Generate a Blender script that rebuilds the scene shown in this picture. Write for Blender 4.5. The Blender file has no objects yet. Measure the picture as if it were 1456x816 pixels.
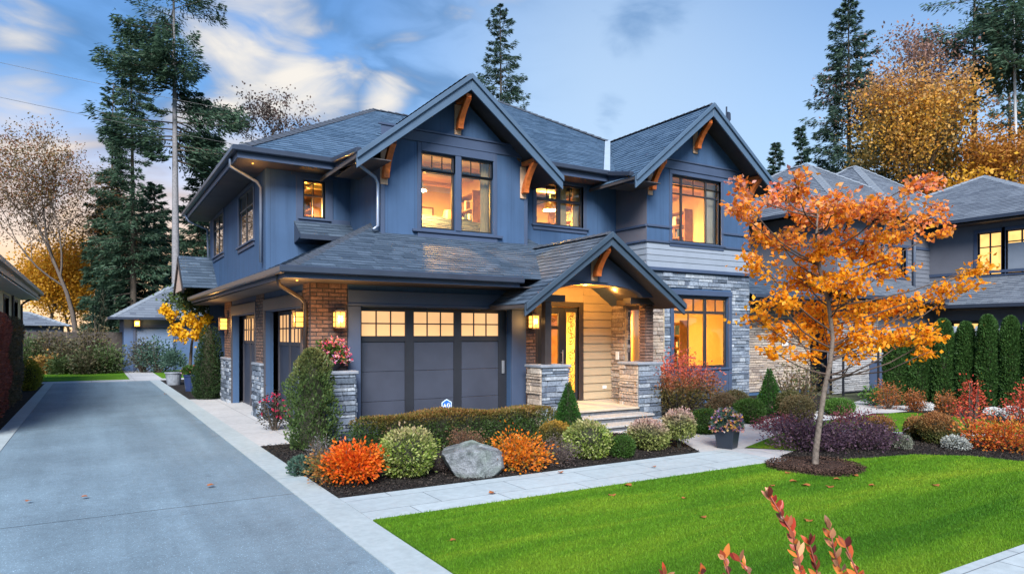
import bpy, bmesh, math, random
import numpy as np
from mathutils import Vector

R = math.radians
scene = bpy.context.scene
COL = scene.collection

# ------------------------------------------------------------------ camera
EYE = Vector((0.0, 0.0, 1.85))
YAW = R(31.65)
FWD = Vector((math.sin(YAW), math.cos(YAW), 0))
RGT = Vector((math.cos(YAW), -math.sin(YAW), 0))
cam_data = bpy.data.cameras.new('camera')
cam_data.sensor_width = 36.0
cam_data.lens = 970.0 / 1456.0 * 36.0
cam_data.shift_y = (476.0 - 408.0) / 1456.0
cam_data.clip_start = 0.05
cam_data.clip_end = 3000
cam = bpy.data.objects.new('camera', cam_data)
cam.location = EYE
cam.rotation_euler = (R(90), 0, -YAW)
COL.objects.link(cam)
scene.camera = cam

# ------------------------------------------------------------------ sky, sun, exposure
SUN_AZ = math.atan2(-0.52, -0.85)
SUN_EL = R(38)
world = bpy.data.worlds.new('World')
scene.world = world
world.use_nodes = True
wt = world.node_tree
wt.nodes.clear()
def wn(t, **kw):
    n = wt.nodes.new(t)
    for k, v in kw.items():
        setattr(n, k, v)
    return n
def wl(a, b):
    wt.links.new(a, b)
def wmath(op, a, b=None, c=None, clamp=False):
    n = wn('ShaderNodeMath', operation=op, use_clamp=clamp)
    for i, x in enumerate((a, b, c)):
        if x is None: continue
        if isinstance(x, (int, float)): n.inputs[i].default_value = x
        else: wl(x, n.inputs[i])
    return n.outputs[0]
def wmap(x, a, b, c=0.0, d=1.0):
    n = wn('ShaderNodeMapRange', interpolation_type='SMOOTHSTEP')
    wl(x, n.inputs[0])
    for i, v in enumerate((a, b, c, d)): n.inputs[i + 1].default_value = v
    return n.outputs[0]
def wmix(f, a, b):
    n = wn('ShaderNodeMix', data_type='RGBA')
    if isinstance(f, (int, float)): n.inputs[0].default_value = f
    else: wl(f, n.inputs[0])
    for i, x in ((6, a), (7, b)):
        if isinstance(x, tuple): n.inputs[i].default_value = (*x, 1)
        else: wl(x, n.inputs[i])
    return n.outputs[2]
tc = wn('ShaderNodeTexCoord')
D = tc.outputs['Generated']
sep = wn('ShaderNodeSeparateXYZ'); wl(D, sep.inputs[0])
def wdot(v):
    v = Vector(v).normalized()
    n = wn('ShaderNodeVectorMath', operation='DOT_PRODUCT'); wl(D, n.inputs[0]); n.inputs[1].default_value = v
    return n.outputs['Value']
def skydir(px, py):
    return FWD + RGT * ((px - 728) / 970) + Vector((0, 0, (476 - py) / 970))
sky = wn('ShaderNodeTexSky', sky_type='NISHITA')
sky.sun_disc = False
sky.sun_elevation = SUN_EL
sky.sun_rotation = SUN_AZ
sky.air_density = 1.0; sky.dust_density = 0.6; sky.ozone_density = 3.0
mp = wn('ShaderNodeMapping'); wl(D, mp.inputs[0])
mp.inputs['Scale'].default_value = (1.0, 1.0, 2.3)
mp.inputs['Rotation'].default_value = (0.0, R(14), R(25))
nz = wn('ShaderNodeTexNoise'); wl(mp.outputs[0], nz.inputs['Vector'])
nz.inputs['Scale'].default_value = 2.6; nz.inputs['Detail'].default_value = 7.0
nz.inputs['Roughness'].default_value = 0.5; nz.inputs['Distortion'].default_value = 0.35
nz2 = wn('ShaderNodeTexNoise'); wl(mp.outputs[0], nz2.inputs['Vector'])
nz2.inputs['Scale'].default_value = 6.5; nz2.inputs['Detail'].default_value = 6.0; nz2.inputs['Distortion'].default_value = 0.9
N1, N2 = nz.outputs['Fac'], nz2.outputs['Fac']
left = wmap(wdot(RGT), 0.12, -0.2)                        # clouds gather in the left half of the sky
def blob(px, py, size):                                     # soft hump, 1 in the middle of a patch of sky, 0 at about `size` radians
    return wmap(wmath('ARCCOSINE', wdot(skydir(px, py))), size, 0.0)
def cloud(lo, hi, humps, base=0.0):
    """ragged cloud: two octaves of noise pushed over a threshold where the humps are"""
    f = wmath('ADD', wmath('MULTIPLY', N1, 0.60), wmath('MULTIPLY', N2, 0.60))
    f = wmath('SUBTRACT', f, 0.10)
    h = None
    for px, py, s, k in humps:
        b_ = wmath('MULTIPLY', blob(px, py, s), k)
        h = b_ if h is None else wmath('MAXIMUM', h, b_)
    if h is not None: f = wmath('ADD', f, h)
    return wmap(wmath('ADD', f, base), lo, hi)
base = wmix(1.0, sky.outputs[0], (1.0, 1.0, 1.0))
bm = wn('ShaderNodeMix', data_type='RGBA', blend_type='MULTIPLY'); bm.inputs[0].default_value = 1.0
wl(sky.outputs[0], bm.inputs[6]); bm.inputs[7].default_value = (0.70, 1.14, 1.46, 1)
col = bm.outputs[2]
# pale haze in the middle and low down on the right
low = wmap(sep.outputs['Z'], 0.62, 0.02)
col = wmix(wmath('MULTIPLY', low, wmap(wdot(RGT), -0.35, 0.15, 0.25, 0.85)), col, (4.6, 5.9, 7.2))
col = wmix(wmath('MULTIPLY', blob(860, 120, 0.40), 0.55), col, (4.4, 5.6, 6.9))
# slate-blue shadowed cloud, then cream cloud
dark = wmath('MULTIPLY', cloud(0.42, 0.64, ()), left)
col = wmix(wmath('MULTIPLY', dark, 0.95), col, (0.72, 1.80, 3.7))
col = wmix(wmath('MULTIPLY', cloud(0.57, 0.80, ((905, 30, 0.09, .20), (935, 0, 0.10, .20), (880, 65, 0.05, .16), (872, 172, 0.06, .20), (640, 40, 0.16, .12), (520, 20, 0.12, .12))), 0.8), col, (1.1, 2.3, 4.4))
lit = cloud(0.56, 0.78, ((350, 45, 0.17, .20), (425, 105, 0.13, .20), (485, 92, 0.08, .14), (300, 5, 0.12, .14), (548, 140, 0.06, .20), (25, 170, 0.15, .20), (70, 205, 0.10, .14),
    (0, 20, 0.12, .16), (690, 15, 0.10, .12), (330, 190, 0.13, .18), (580, 50, 0.08, .10), (130, 300, 0.2, .10)), -0.03)
col = wmix(wmath('MULTIPLY', lit, 0.95), col, (7.2, 6.8, 6.2))
# evening glow low on the left
glow = wmath('MULTIPLY', wmap(sep.outputs['Z'], 0.32, 0.03), wmap(wdot(skydir(60, 380)), 0.74, 0.99))
col = wmix(wmath('MULTIPLY', glow, 0.95), col, (9.6, 6.4, 3.7))
bg = wn('ShaderNodeBackground'); bg.inputs['Strength'].default_value = 0.074
wl(col, bg.inputs[0])
wo = wn('ShaderNodeOutputWorld'); wl(bg.outputs[0], wo.inputs[0])

sun_data = bpy.data.lights.new('sun', 'SUN')
sun_data.energy = 4.4
sun_data.angle = R(28)
sun_data.color = (1.0, 0.985, 0.95)
sun = bpy.data.objects.new('sun', sun_data)
COL.objects.link(sun)
sd = Vector((math.sin(SUN_AZ) * math.cos(SUN_EL), math.cos(SUN_AZ) * math.cos(SUN_EL), math.sin(SUN_EL)))
sun.rotation_euler = (-sd).to_track_quat('-Z', 'Y').to_euler()
sun.location = (-20, -20, 30)

scene.view_settings.view_transform = 'Standard'
scene.view_settings.look = 'None'
scene.view_settings.exposure = 0.90
scene.view_settings.gamma = 1.0
scene.cycles.use_denoising = True
scene.cycles.max_bounces = 7
scene.cycles.diffuse_bounces = 3
scene.cycles.glossy_bounces = 3
scene.cycles.transparent_max_bounces = 12
scene.cycles.caustics_reflective = False
scene.cycles.caustics_refractive = False
scene.cycles.sample_clamp_indirect = 4.0

# ------------------------------------------------------------------ placing helpers (photo pixel -> point in the place)
def ray(px):
    u = (px - 728) / 970
    return FWD + RGT * u
def G(px, py, z=0.0):
    t = 970 * (1.85 - z) / (py - 476)
    d = ray(px) * t
    return Vector((d.x, d.y, z)), t
def AT(px, py, t):
    d = ray(px) * t
    return Vector((d.x, d.y, 1.85 + (476 - py) / 970 * t))
def ONY(px, py, Y):
    d = ray(px); t = Y / d.y
    return AT(px, py, t)
def ONX(px, py, X):
    d = ray(px); t = X / d.x
    return AT(px, py, t)

# ------------------------------------------------------------------ object helpers
OFF = {}
def thing(name, loc, label, cat, group=None):
    o = bpy.data.objects.new(name, None)
    o.empty_display_size = 0.2
    COL.objects.link(o)
    o.location = loc
    OFF[o.name] = Vector(loc)
    return props(o, label, cat, group)
def props(o, label=None, cat=None, group=None, kind=None):
    if label: o['label'] = label
    if cat: o['category'] = cat
    if group: o['group'] = group
    if kind: o['kind'] = kind
    return o
def link(name, me, parent=None, mats=(), smooth=False, bevel=0.0, origin=None):
    o = bpy.data.objects.new(name, me)
    COL.objects.link(o)
    for m in (mats if isinstance(mats, (list, tuple)) else (mats,)):
        me.materials.append(m)
    off = OFF[parent.name] if parent else Vector(origin or (0, 0, 0))
    if off.length > 0:
        co = np.empty(len(me.vertices) * 3, dtype=np.float32)
        me.vertices.foreach_get('co', co)
        co = co.reshape(-1, 3) - np.array(off, dtype=np.float32)
        me.vertices.foreach_set('co', co.ravel())
        me.update()
    if parent: o.parent = parent
    else: o.location = off
    OFF[o.name] = off
    if smooth:
        me.polygons.foreach_set('use_smooth', [True] * len(me.polygons))
    if bevel:
        b = o.modifiers.new('bevel', 'BEVEL'); b.width = bevel; b.segments = 1; b.limit_method = 'ANGLE'
    return o
def np_mesh(name, V, F):
    V = np.asarray(V, dtype=np.float32); F = np.asarray(F, dtype=np.int32)
    me = bpy.data.meshes.new(name)
    me.vertices.add(len(V)); me.vertices.foreach_set('co', V.ravel())
    k = F.shape[1]
    me.loops.add(F.size); me.loops.foreach_set('vertex_index', F.ravel())
    me.polygons.add(len(F)); me.polygons.foreach_set('loop_start', np.arange(0, F.size, k, dtype=np.int32))
    me.update(calc_edges=True)
    return me

class MB:
    def __init__(s): s.v = []; s.f = []; s.m = []; s.a = []
    def add(s, vs, fs, m=0):
        b = len(s.v)
        s.a.append((b, len(s.f)))
        s.v += [tuple(p) for p in vs]
        for f in fs: s.f.append([b + i for i in f]); s.m.append(m)
    def box(s, x0, x1, y0, y1, z0, z1, m=0):
        x0, x1 = sorted((x0, x1)); y0, y1 = sorted((y0, y1)); z0, z1 = sorted((z0, z1))
        s.add([(x0,y0,z0),(x1,y0,z0),(x1,y1,z0),(x0,y1,z0),(x0,y0,z1),(x1,y0,z1),(x1,y1,z1),(x0,y1,z1)],
              [(0,3,2,1),(4,5,6,7),(0,1,5,4),(1,2,6,5),(2,3,7,6),(3,0,4,7)], m)
    def poly(s, pts, m=0): s.add(pts, [tuple(range(len(pts)))], m)
    def prism(s, pts, vec, m=0):                          # polygon swept by a vector
        n = len(pts); vec = Vector(vec); pts = [Vector(p) for p in pts]
        fs = [tuple(range(n)), tuple(reversed(range(n, 2 * n)))]
        for i in range(n):
            j = (i + 1) % n
            fs.append((j, i, i + n, j + n))
        s.add(pts + [p + vec for p in pts], fs, m)
    def beam(s, p, q, w, h, m=0, up=(0, 0, 1), drop=0.0):  # box from p to q; top edge centred on the line (drop lowers it)
        p = Vector(p); q = Vector(q); d = (q - p).normalized()
        side = d.cross(Vector(up)).normalized(); u = side.cross(d).normalized()
        vs = []
        for c in (p, q):
            for a, b in ((-1, 0), (1, 0), (1, 1), (-1, 1)):
                vs.append(c + side * (a * w / 2) - u * (drop + b * h))
        s.add(vs, [(0,1,2,3),(7,6,5,4),(0,4,5,1),(1,5,6,2),(2,6,7,3),(3,7,4,0)], m)
    def tube(s, path, radii, n=6, m=0, cap=True):
        path = [Vector(p) for p in path]
        if isinstance(radii, (int, float)): radii = [radii] * len(path)
        rings = []
        ref = None
        for i, p in enumerate(path):
            d = (path[min(i + 1, len(path) - 1)] - path[max(i - 1, 0)])
            if d.length < 1e-9: d = Vector((0, 0, 1))
            d.normalize()
            a = ref if ref is not None else (Vector((1, 0, 0)) if abs(d.x) < 0.8 else Vector((0, 1, 0)))
            a = (a - d * a.dot(d))
            if a.length < 1e-6: a = d.orthogonal()
            a.normalize(); ref = a
            b = d.cross(a)
            rings.append([p + (a * math.cos(2 * math.pi * k / n) + b * math.sin(2 * math.pi * k / n)) * radii[i] for k in range(n)])
        vs = [p for r in rings for p in r]; fs = []
        for i in range(len(rings) - 1):
            for k in range(n):
                l = (k + 1) % n
                fs.append((i * n + k, i * n + l, (i + 1) * n + l, (i + 1) * n + k))
        if cap:
            fs.append(tuple(reversed(range(n)))); fs.append(tuple(range((len(rings) - 1) * n, len(rings) * n)))
        s.add(vs, fs, m)
    def build(s, name, mats, parent=None, smooth=False, bevel=0.0, origin=None):
        me = bpy.data.meshes.new(name)
        me.from_pydata(s.v, [], s.f)
        o = link(name, me, parent, mats, smooth, bevel, origin)
        if any(s.m): me.polygons.foreach_set('material_index', s.m)
        me.update()
        return o

def build_apart(mb, name, mats, parent=None, tol=0.02, **kw):
    """pieces of mb that do not touch become parts of their own"""
    A = mb.a + [(len(mb.v), len(mb.f))]
    V = np.array(mb.v); n = len(mb.a)
    lo = np.array([V[A[i][0]:A[i + 1][0]].min(axis=0) - tol for i in range(n)]); hi = np.array([V[A[i][0]:A[i + 1][0]].max(axis=0) + tol for i in range(n)])
    lab = list(range(n))
    def find(i):
        while lab[i] != i: lab[i] = lab[lab[i]]; i = lab[i]
        return i
    for i in range(n):
        hit = np.nonzero(np.all((lo[i] <= hi[i + 1:]) & (hi[i] >= lo[i + 1:]), axis=1))[0]
        for j in hit: lab[find(int(j) + i + 1)] = find(i)
    groups = {}
    for i in range(n): groups.setdefault(find(i), []).append(i)
    out = []
    for g in groups.values():
        p = MB()
        for i in g:
            b = A[i][0]
            for k in range(A[i][1], A[i + 1][1]):
                p.f.append([q - b + len(p.v) for q in mb.f[k]]); p.m.append(mb.m[k])
            p.v += mb.v[b:A[i + 1][0]]
        out.append(p.build(name, mats, parent, **kw))
    return out

# ------------------------------------------------------------------ material helpers
def nodes_of(name):
    m = bpy.data.materials.new(name); m.use_nodes = True
    t = m.node_tree; b = t.nodes['Principled BSDF']
    return m, t, b
def nn(t, kind, **kw):
    n = t.nodes.new(kind)
    for k, v in kw.items(): setattr(n, k, v)
    return n
def ramp(t, fac, cols, pos=None):
    r = nn(t, 'ShaderNodeValToRGB')
    e = r.color_ramp.elements
    n = len(cols)
    while len(e) < n: e.new(0.5)
    for i, c in enumerate(cols):
        e[i].position = pos[i] if pos else i / max(1, n - 1)
        e[i].color = (*c, 1)
    t.links.new(fac, r.inputs[0])
    return r.outputs[0]
def noise(t, scale, detail=4, rough=0.55, vec=None, dist=0.0):
    n = nn(t, 'ShaderNodeTexNoise')
    if vec is None: vec = nn(t, 'ShaderNodeNewGeometry').outputs['Position']
    t.links.new(vec, n.inputs['Vector'])
    n.inputs['Scale'].default_value = scale; n.inputs['Detail'].default_value = detail
    n.inputs['Roughness'].default_value = rough; n.inputs['Distortion'].default_value = dist
    return n.outputs['Fac']
def mul(t, a, b, blend='MULTIPLY', f=1.0):
    n = nn(t, 'ShaderNodeMix', data_type='RGBA', blend_type=blend)
    if isinstance(f, (int, float)): n.inputs[0].default_value = f
    else: t.links.new(f, n.inputs[0])
    for i, x in ((6, a), (7, b)):
        if isinstance(x, tuple): n.inputs[i].default_value = (*x, 1)
        else: t.links.new(x, n.inputs[i])
    return n.outputs[2]
def bumpit(t, b, h, strength=0.3, dist=0.02):
    n = nn(t, 'ShaderNodeBump'); n.inputs['Strength'].default_value = strength; n.inputs['Distance'].default_value = dist
    t.links.new(h, n.inputs['Height']); t.links.new(n.outputs[0], b.inputs['Normal'])
def sc(c, k): return tuple(x * k for x in c)
def M(name, col, rough=0.6, var=0.18, scale=3.0, bump=0.0, bscale=60.0, metal=0.0, spec=0.4, coat=0.0):
    m, t, b = nodes_of(name)
    f = noise(t, scale, 5, 0.6)
    t.links.new(ramp(t, f, [sc(col, 1 - var), sc(col, 1 + var)], [0.3, 0.7]), b.inputs['Base Color'])
    b.inputs['Roughness'].default_value = rough; b.inputs['Metallic'].default_value = metal
    b.inputs['Specular IOR Level'].default_value = spec
    b.inputs['Coat Weight'].default_value = coat
    if bump: bumpit(t, b, noise(t, bscale, 3), bump, 0.01)
    return m
def MI(name, cols, rough=0.75, var=0.2, scale=30.0, bump=0.3, spec=0.3):      # each loose piece (stone, shingle, brick) its own shade
    m, t, b = nodes_of(name)
    g = nn(t, 'ShaderNodeNewGeometry')
    c = ramp(t, g.outputs['Random Per Island'], cols)
    f = noise(t, scale, 5, 0.6)
    c = mul(t, c, ramp(t, f, [(1 - var,) * 3, (1 + var,) * 3], [0.3, 0.7]))
    t.links.new(c, b.inputs['Base Color'])
    b.inputs['Roughness'].default_value = rough; b.inputs['Specular IOR Level'].default_value = spec
    if bump: bumpit(t, b, f, bump, 0.015)
    return m
def ML(name, cols, top=None, t0=0.45, t1=0.95, trans=0.35, rough=0.55):          # leaves: shade per leaf, another colour range towards the tips on top
    m, t, b = nodes_of(name)
    g = nn(t, 'ShaderNodeNewGeometry')
    c = ramp(t, g.outputs['Random Per Island'], cols)
    if top:
        c2 = ramp(t, g.outputs['Random Per Island'], top)
        tcn = nn(t, 'ShaderNodeTexCoord'); sp = nn(t, 'ShaderNodeSeparateXYZ'); t.links.new(tcn.outputs['Generated'], sp.inputs[0])
        w = nn(t, 'ShaderNodeMath', operation='ADD'); t.links.new(sp.outputs['Z'], w.inputs[0])
        w2 = nn(t, 'ShaderNodeMath', operation='MULTIPLY_ADD'); t.links.new(noise(t, 4.0, 3), w2.inputs[0]); w2.inputs[1].default_value = 0.7; w2.inputs[2].default_value = -0.35
        t.links.new(w2.outputs[0], w.inputs[1])
        mr = nn(t, 'ShaderNodeMapRange'); t.links.new(w.outputs[0], mr.inputs[0]); mr.inputs[1].default_value = t0; mr.inputs[2].default_value = t1
        c = mul(t, c, c2, 'MIX', mr.outputs[0])
    b.inputs['Roughness'].default_value = rough; b.inputs['Specular IOR Level'].default_value = 0.3
    t.links.new(c, b.inputs['Base Color'])
    tr = nn(t, 'ShaderNodeBsdfTranslucent'); t.links.new(c, tr.inputs[0])
    mx = nn(t, 'ShaderNodeMixShader'); mx.inputs[0].default_value = trans
    t.links.new(b.outputs[0], mx.inputs[1]); t.links.new(tr.outputs[0], mx.inputs[2])
    t.links.new(mx.outputs[0], t.nodes['Material Output'].inputs[0])
    return m
def EM(name, col, strength, var=0.25, scale=2.5):                      # glowing lamp glass or lit frosted pane
    m, t, b = nodes_of(name)
    f = noise(t, scale, 3)
    c = ramp(t, f, [sc(col, 1 - var), sc(col, 1 + var)], [0.3, 0.7])
    t.links.new(c, b.inputs['Emission Color']); b.inputs['Emission Strength'].default_value = strength
    b.inputs['Base Color'].default_value = (*sc(col, 0.4), 1); b.inputs['Roughness'].default_value = 0.15
    return m
def GLASS(name, refl=0.10, tint=(1, 1, 1)):
    m, t, b = nodes_of(name); t.nodes.remove(b)
    tr = nn(t, 'ShaderNodeBsdfTransparent'); tr.inputs[0].default_value = (*tint, 1)
    gl = nn(t, 'ShaderNodeBsdfGlossy'); gl.inputs['Roughness'].default_value = 0.02
    fr = nn(t, 'ShaderNodeFresnel'); fr.inputs['IOR'].default_value = 1.5
    ad = nn(t, 'ShaderNodeMath', operation='ADD', use_clamp=True); t.links.new(fr.outputs[0], ad.inputs[0]); ad.inputs[1].default_value = refl
    nb = nn(t, 'ShaderNodeBump'); nb.inputs['Strength'].default_value = 0.03; t.links.new(noise(t, 1.6, 2), nb.inputs['Height']); t.links.new(nb.outputs[0], gl.inputs['Normal'])
    mx = nn(t, 'ShaderNodeMixShader'); t.links.new(ad.outputs[0], mx.inputs[0]); t.links.new(tr.outputs[0], mx.inputs[1]); t.links.new(gl.outputs[0], mx.inputs[2])
    t.links.new(mx.outputs[0], t.nodes['Material Output'].inputs[0])
    return m

# ------------------------------------------------------------------ leaves, stems, shrubs, trees
def unit(a): return a / np.maximum(np.linalg.norm(a, axis=1, keepdims=True), 1e-9)
def leaf_mesh(name, P, Dir, L, W, rs, fold=0.18, upness=0.0):
    """one small folded four-cornered leaf per point P, growing along Dir"""
    n = len(P)
    Dir = unit(Dir)
    rnd = rs.normal(size=(n, 3)); rnd[:, 2] *= 1.0
    S = unit(np.cross(Dir, rnd + np.array([0, 0, upness])))
    Nn = np.cross(Dir, S)
    L = np.broadcast_to(np.asarray(L), (n,)) * rs.uniform(0.7, 1.25, n)
    W = np.broadcast_to(np.asarray(W), (n,)) * rs.uniform(0.75, 1.2, n)
    a = P
    m = P + Dir * (L * 0.48)[:, None] - Nn * (W * fold)[:, None]
    tip = P + Dir * L[:, None]
    V = np.stack([a, m + S * (W / 2)[:, None], tip, m - S * (W / 2)[:, None]], axis=1).reshape(-1, 3)
    F = np.arange(4 * n).reshape(-1, 4)
    return np_mesh(name, V, F)
def sphere_dirs(n, rs, zmin=-1.0):
    z = rs.uniform(zmin, 1, n); a = rs.uniform(0, 2 * math.pi, n); r = np.sqrt(1 - z * z)
    return np.stack([r * np.cos(a), r * np.sin(a), z], axis=1)
def lump(d, rs, k=7, amp=0.16):
    """smooth uneven outline: radius factor for unit directions d"""
    f = np.ones(len(d))
    for _ in range(k):
        c = sphere_dirs(1, rs)[0]
        f += amp * rs.uniform(-1, 1) * np.exp(-(1 - d @ c) / 0.16)
    return f
def ball_points(c, rx, ry, rz, n, rs, shell=0.35, zmin=-0.75, amp=0.16):
    d = sphere_dirs(n, rs, zmin)
    f = lump(d, rs, 9, amp) * (1 - shell * rs.uniform(0, 1, n) ** 1.6)
    f *= 1 + (rs.uniform(0, 1, n) < .07) * rs.uniform(.04, .24, n)      # stray sprigs
    P = d * f[:, None] * np.array([rx, ry, rz]) + np.array(c)
    return P, d
SEED = [100]
def nextrs():
    SEED[0] += 1
    return np.random.RandomState(SEED[0])
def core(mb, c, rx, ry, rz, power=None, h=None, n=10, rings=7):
    """solid core for inner twigs, blocks the view; inner shade put into its dark colour"""
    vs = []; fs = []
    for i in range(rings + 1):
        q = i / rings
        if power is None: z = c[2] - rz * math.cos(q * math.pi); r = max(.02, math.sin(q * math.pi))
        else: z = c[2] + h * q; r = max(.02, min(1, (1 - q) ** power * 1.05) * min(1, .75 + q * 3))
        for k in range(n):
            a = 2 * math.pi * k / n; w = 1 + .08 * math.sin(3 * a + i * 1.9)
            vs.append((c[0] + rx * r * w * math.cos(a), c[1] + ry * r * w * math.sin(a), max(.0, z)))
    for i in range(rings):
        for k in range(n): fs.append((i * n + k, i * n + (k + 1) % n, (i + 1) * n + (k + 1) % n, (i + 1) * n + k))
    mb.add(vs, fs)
def ball_shrub(name, label, px, py, wpx, ytop, mat, leaf=0.03, stem=None, group=None, cat='shrub', dens=1.0, amp=0.16, lift=0.0, aspect=0.55, deep=1.0):
    rs = nextrs()
    p, t = G(px, py)
    r = wpx / 970 * t / 2
    p, t = G(px, py); t2 = t + r * 0.6
    d = ray(px) * t2; p = Vector((d.x, d.y, 0)); r *= t2 / t
    h = 1.85 - (ytop - 476) / 970 * t2
    return shrub_at(name, label, p, r, r * deep, h, mat, leaf, stem, group, cat, dens, amp, lift, aspect, rs)
def shrub_at(name, label, p, rx, ry, h, mat, leaf=0.03, stem=None, group=None, cat='shrub', dens=1.0, amp=0.16, lift=0.0, aspect=0.55, rs=None):
    rs = rs if rs is not None else nextrs()
    o = thing(name, p, label, cat, group)
    z0 = lift * h
    rz = (h - z0) / 2 * 1.06
    area = 4 * math.pi * ((rx * ry) ** 0.8 + 2 * (rx * rz) ** 0.8) / 3
    n = int(min(16000, max(300, dens * 2.6 * area / (leaf * leaf * aspect))))
    P, dd = ball_points((p.x, p.y, z0 + (h - z0) / 2), rx * 0.97, ry * 0.97, rz * 0.97, n, rs, 0.4, -0.97, amp)
    P[:, 2] = np.maximum(P[:, 2], 0.02)
    Dir = dd * 0.9 + rs.normal(size=dd.shape) * 0.55 + np.array([0, 0, 0.25])
    link('foliage', leaf_mesh('foliage', P, Dir, leaf, leaf * aspect, rs), o, mat)
    mb = MB()
    for k in range(7):
        a = rs.uniform(0, 6.28); e = Vector((p.x + math.cos(a) * rx * 0.55 * rs.uniform(.3, 1), p.y + math.sin(a) * ry * 0.55 * rs.uniform(.3, 1), z0 + (h - z0) * rs.uniform(.45, .75)))
        b = Vector((p.x + rs.uniform(-.03, .03), p.y + rs.uniform(-.03, .03), -0.02))
        mid = b.lerp(e, .5) + Vector((0, 0, h * .06))
        mb.tube([b, mid, e], [max(.008, h * .018), h * .012, h * .006], 5)
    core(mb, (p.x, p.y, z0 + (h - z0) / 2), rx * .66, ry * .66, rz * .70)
    mb.build('stem', stem or MAT_TWIGS_AND_SHADE, o)
    return o
def loose_shrub(name, label, p, r, h, mat, leaf=0.05, nstem=16, per=60, group=None, cat='shrub', stemmat=None, aspect=0.6, clump=0.3, bare=0.25, rs=None, spread=1.0):
    """stems fanning out of the ground, each carrying ragged clumps of leaves"""
    rs = rs if rs is not None else nextrs()
    o = thing(name, p, label, cat, group)
    mb = MB(); PP = []; DD = []
    for k in range(nstem):
        a = 2 * math.pi * (k + rs.uniform(-.4, .4)) / nstem
        q = math.sqrt(rs.uniform(0.02, 1))
        e = Vector((p.x + math.cos(a) * r * q * spread, p.y + math.sin(a) * r * q * spread, p.z + h * rs.uniform(.66, 1.0) * math.sqrt(max(0.12, 1 - (q * .88) ** 2))))
        b = Vector((p.x + math.cos(a) * r * .1, p.y + math.sin(a) * r * .1, p.z - .02))
        m = b.lerp(e, .55) + Vector((math.cos(a), math.sin(a), 0)) * r * .08
        mb.tube([b, m, e], [h * .014 + .003, h * .01 + .002, .003], 5)
        f = rs.uniform(bare, 1.0, per) ** 0.8
        L = np.array([list(b.lerp(m, x / .55) if x < .55 else m.lerp(e, (x - .55) / .45)) for x in f])
        J = rs.normal(size=(per, 3)) * r * clump * np.array([1, 1, .7])
        PP.append(L + J); DD.append(J / (r * clump) + np.array([math.cos(a) * .5, math.sin(a) * .5, .5]))
    P = np.concatenate(PP); P[:, 2] = np.maximum(P[:, 2], p.z + .015)
    link('foliage', leaf_mesh('foliage', P, np.concatenate(DD) + rs.normal(size=P.shape) * .3, leaf, leaf * aspect, rs), o, mat)
    mb.build('stem', stemmat or MAT_BARK, o)
    return o
def cone_shrub(name, label, p, r, h, mat, leaf=0.04, n=5000, group=None, cat='shrub', power=1.0, rs=None, amp=0.12):
    rs = rs if rs is not None else nextrs()
    o = thing(name, p, label, cat, group)
    z = rs.uniform(0, 1, n); z = 1 - np.sqrt(1 - z * 0.995) if power > .3 else z ** .85
    a = rs.uniform(0, 6.2832, n)
    prof = (np.minimum(1, (1 - z) ** power * 1.05) if power > .3 else np.sqrt(np.maximum(0, 1 - z ** (8 if power < .2 else 3.2)))) * np.minimum(1, 0.75 + z * 3)
    d = np.stack([np.cos(a), np.sin(a), 0.2 + 0 * a], axis=1)
    ripple = 1 + amp * np.sin(a * 3 + z * 9 + rs.uniform(0, 6)) * .6 + amp * np.sin(a * 5 - z * 17 + rs.uniform(0, 6)) * .5
    rr = r * prof * ripple * (1 - .45 * rs.uniform(0, 1, n) ** 1.7)
    P = np.stack([p.x + rr * np.cos(a), p.y + rr * np.sin(a), p.z + .02 + z * h * .97], axis=1)
    link('foliage', leaf_mesh('foliage', P, d * .7 + rs.normal(size=d.shape) * .35 + np.array([0, 0, .8]), leaf, leaf * .5, rs), o, mat)
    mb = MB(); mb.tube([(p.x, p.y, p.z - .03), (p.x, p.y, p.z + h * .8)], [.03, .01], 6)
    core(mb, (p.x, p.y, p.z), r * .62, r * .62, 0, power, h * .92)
    mb.build('stem', MAT_TWIGS_AND_SHADE, o)
    return o
def grow(mb, tips, p, d, L, r, depth, rs, up=0.25, kids=(3, 5), spread=0.75, shrink=0.66, n=5):
    path = [Vector(p)]; dd = Vector(d).normalized()
    segs = 4
    for i in range(segs):
        dd = (dd + Vector(rs.normal(size=3)) * 0.11 + Vector((0, 0, up * 0.12))).normalized()
        path.append(path[-1] + dd * (L / segs))
    r1 = r * (0.55 if depth else 0.35)
    mb.tube(path, [r + (r1 - r) * i / segs for i in range(segs + 1)], n, cap=False)
    if depth == 0:
        tips += [(q, dd.copy()) for q in path[1:]]
        return
    if depth == 1: tips += [(q, dd.copy()) for q in path[2:]]
    k = rs.randint(kids[0], kids[1] + 1)
    az = rs.uniform(0, 6.28)
    for i in range(k):
        f = 0.45 + 0.55 * (i + 1) / k
        x = f * segs; j = min(segs - 1, int(x)); q = path[j].lerp(path[j + 1], x - j)
        az += 2.4 + rs.uniform(-.4, .4)
        side = dd.orthogonal().normalized(); bs = dd.cross(side)
        nd = dd * rs.uniform(.55, .9) + (side * math.cos(az) + bs * math.sin(az)) * spread * rs.uniform(.7, 1.15) + Vector((0, 0, up * .5))
        grow(mb, tips, q, nd, L * shrink * rs.uniform(.8, 1.15), r1 * .8, depth - 1, rs, up, kids, spread, shrink, max(3, n - 1))
    grow(mb, tips, path[-1], dd, L * shrink, r1 * .9, depth - 1, rs, up, kids, spread, shrink, max(3, n - 1))
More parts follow.
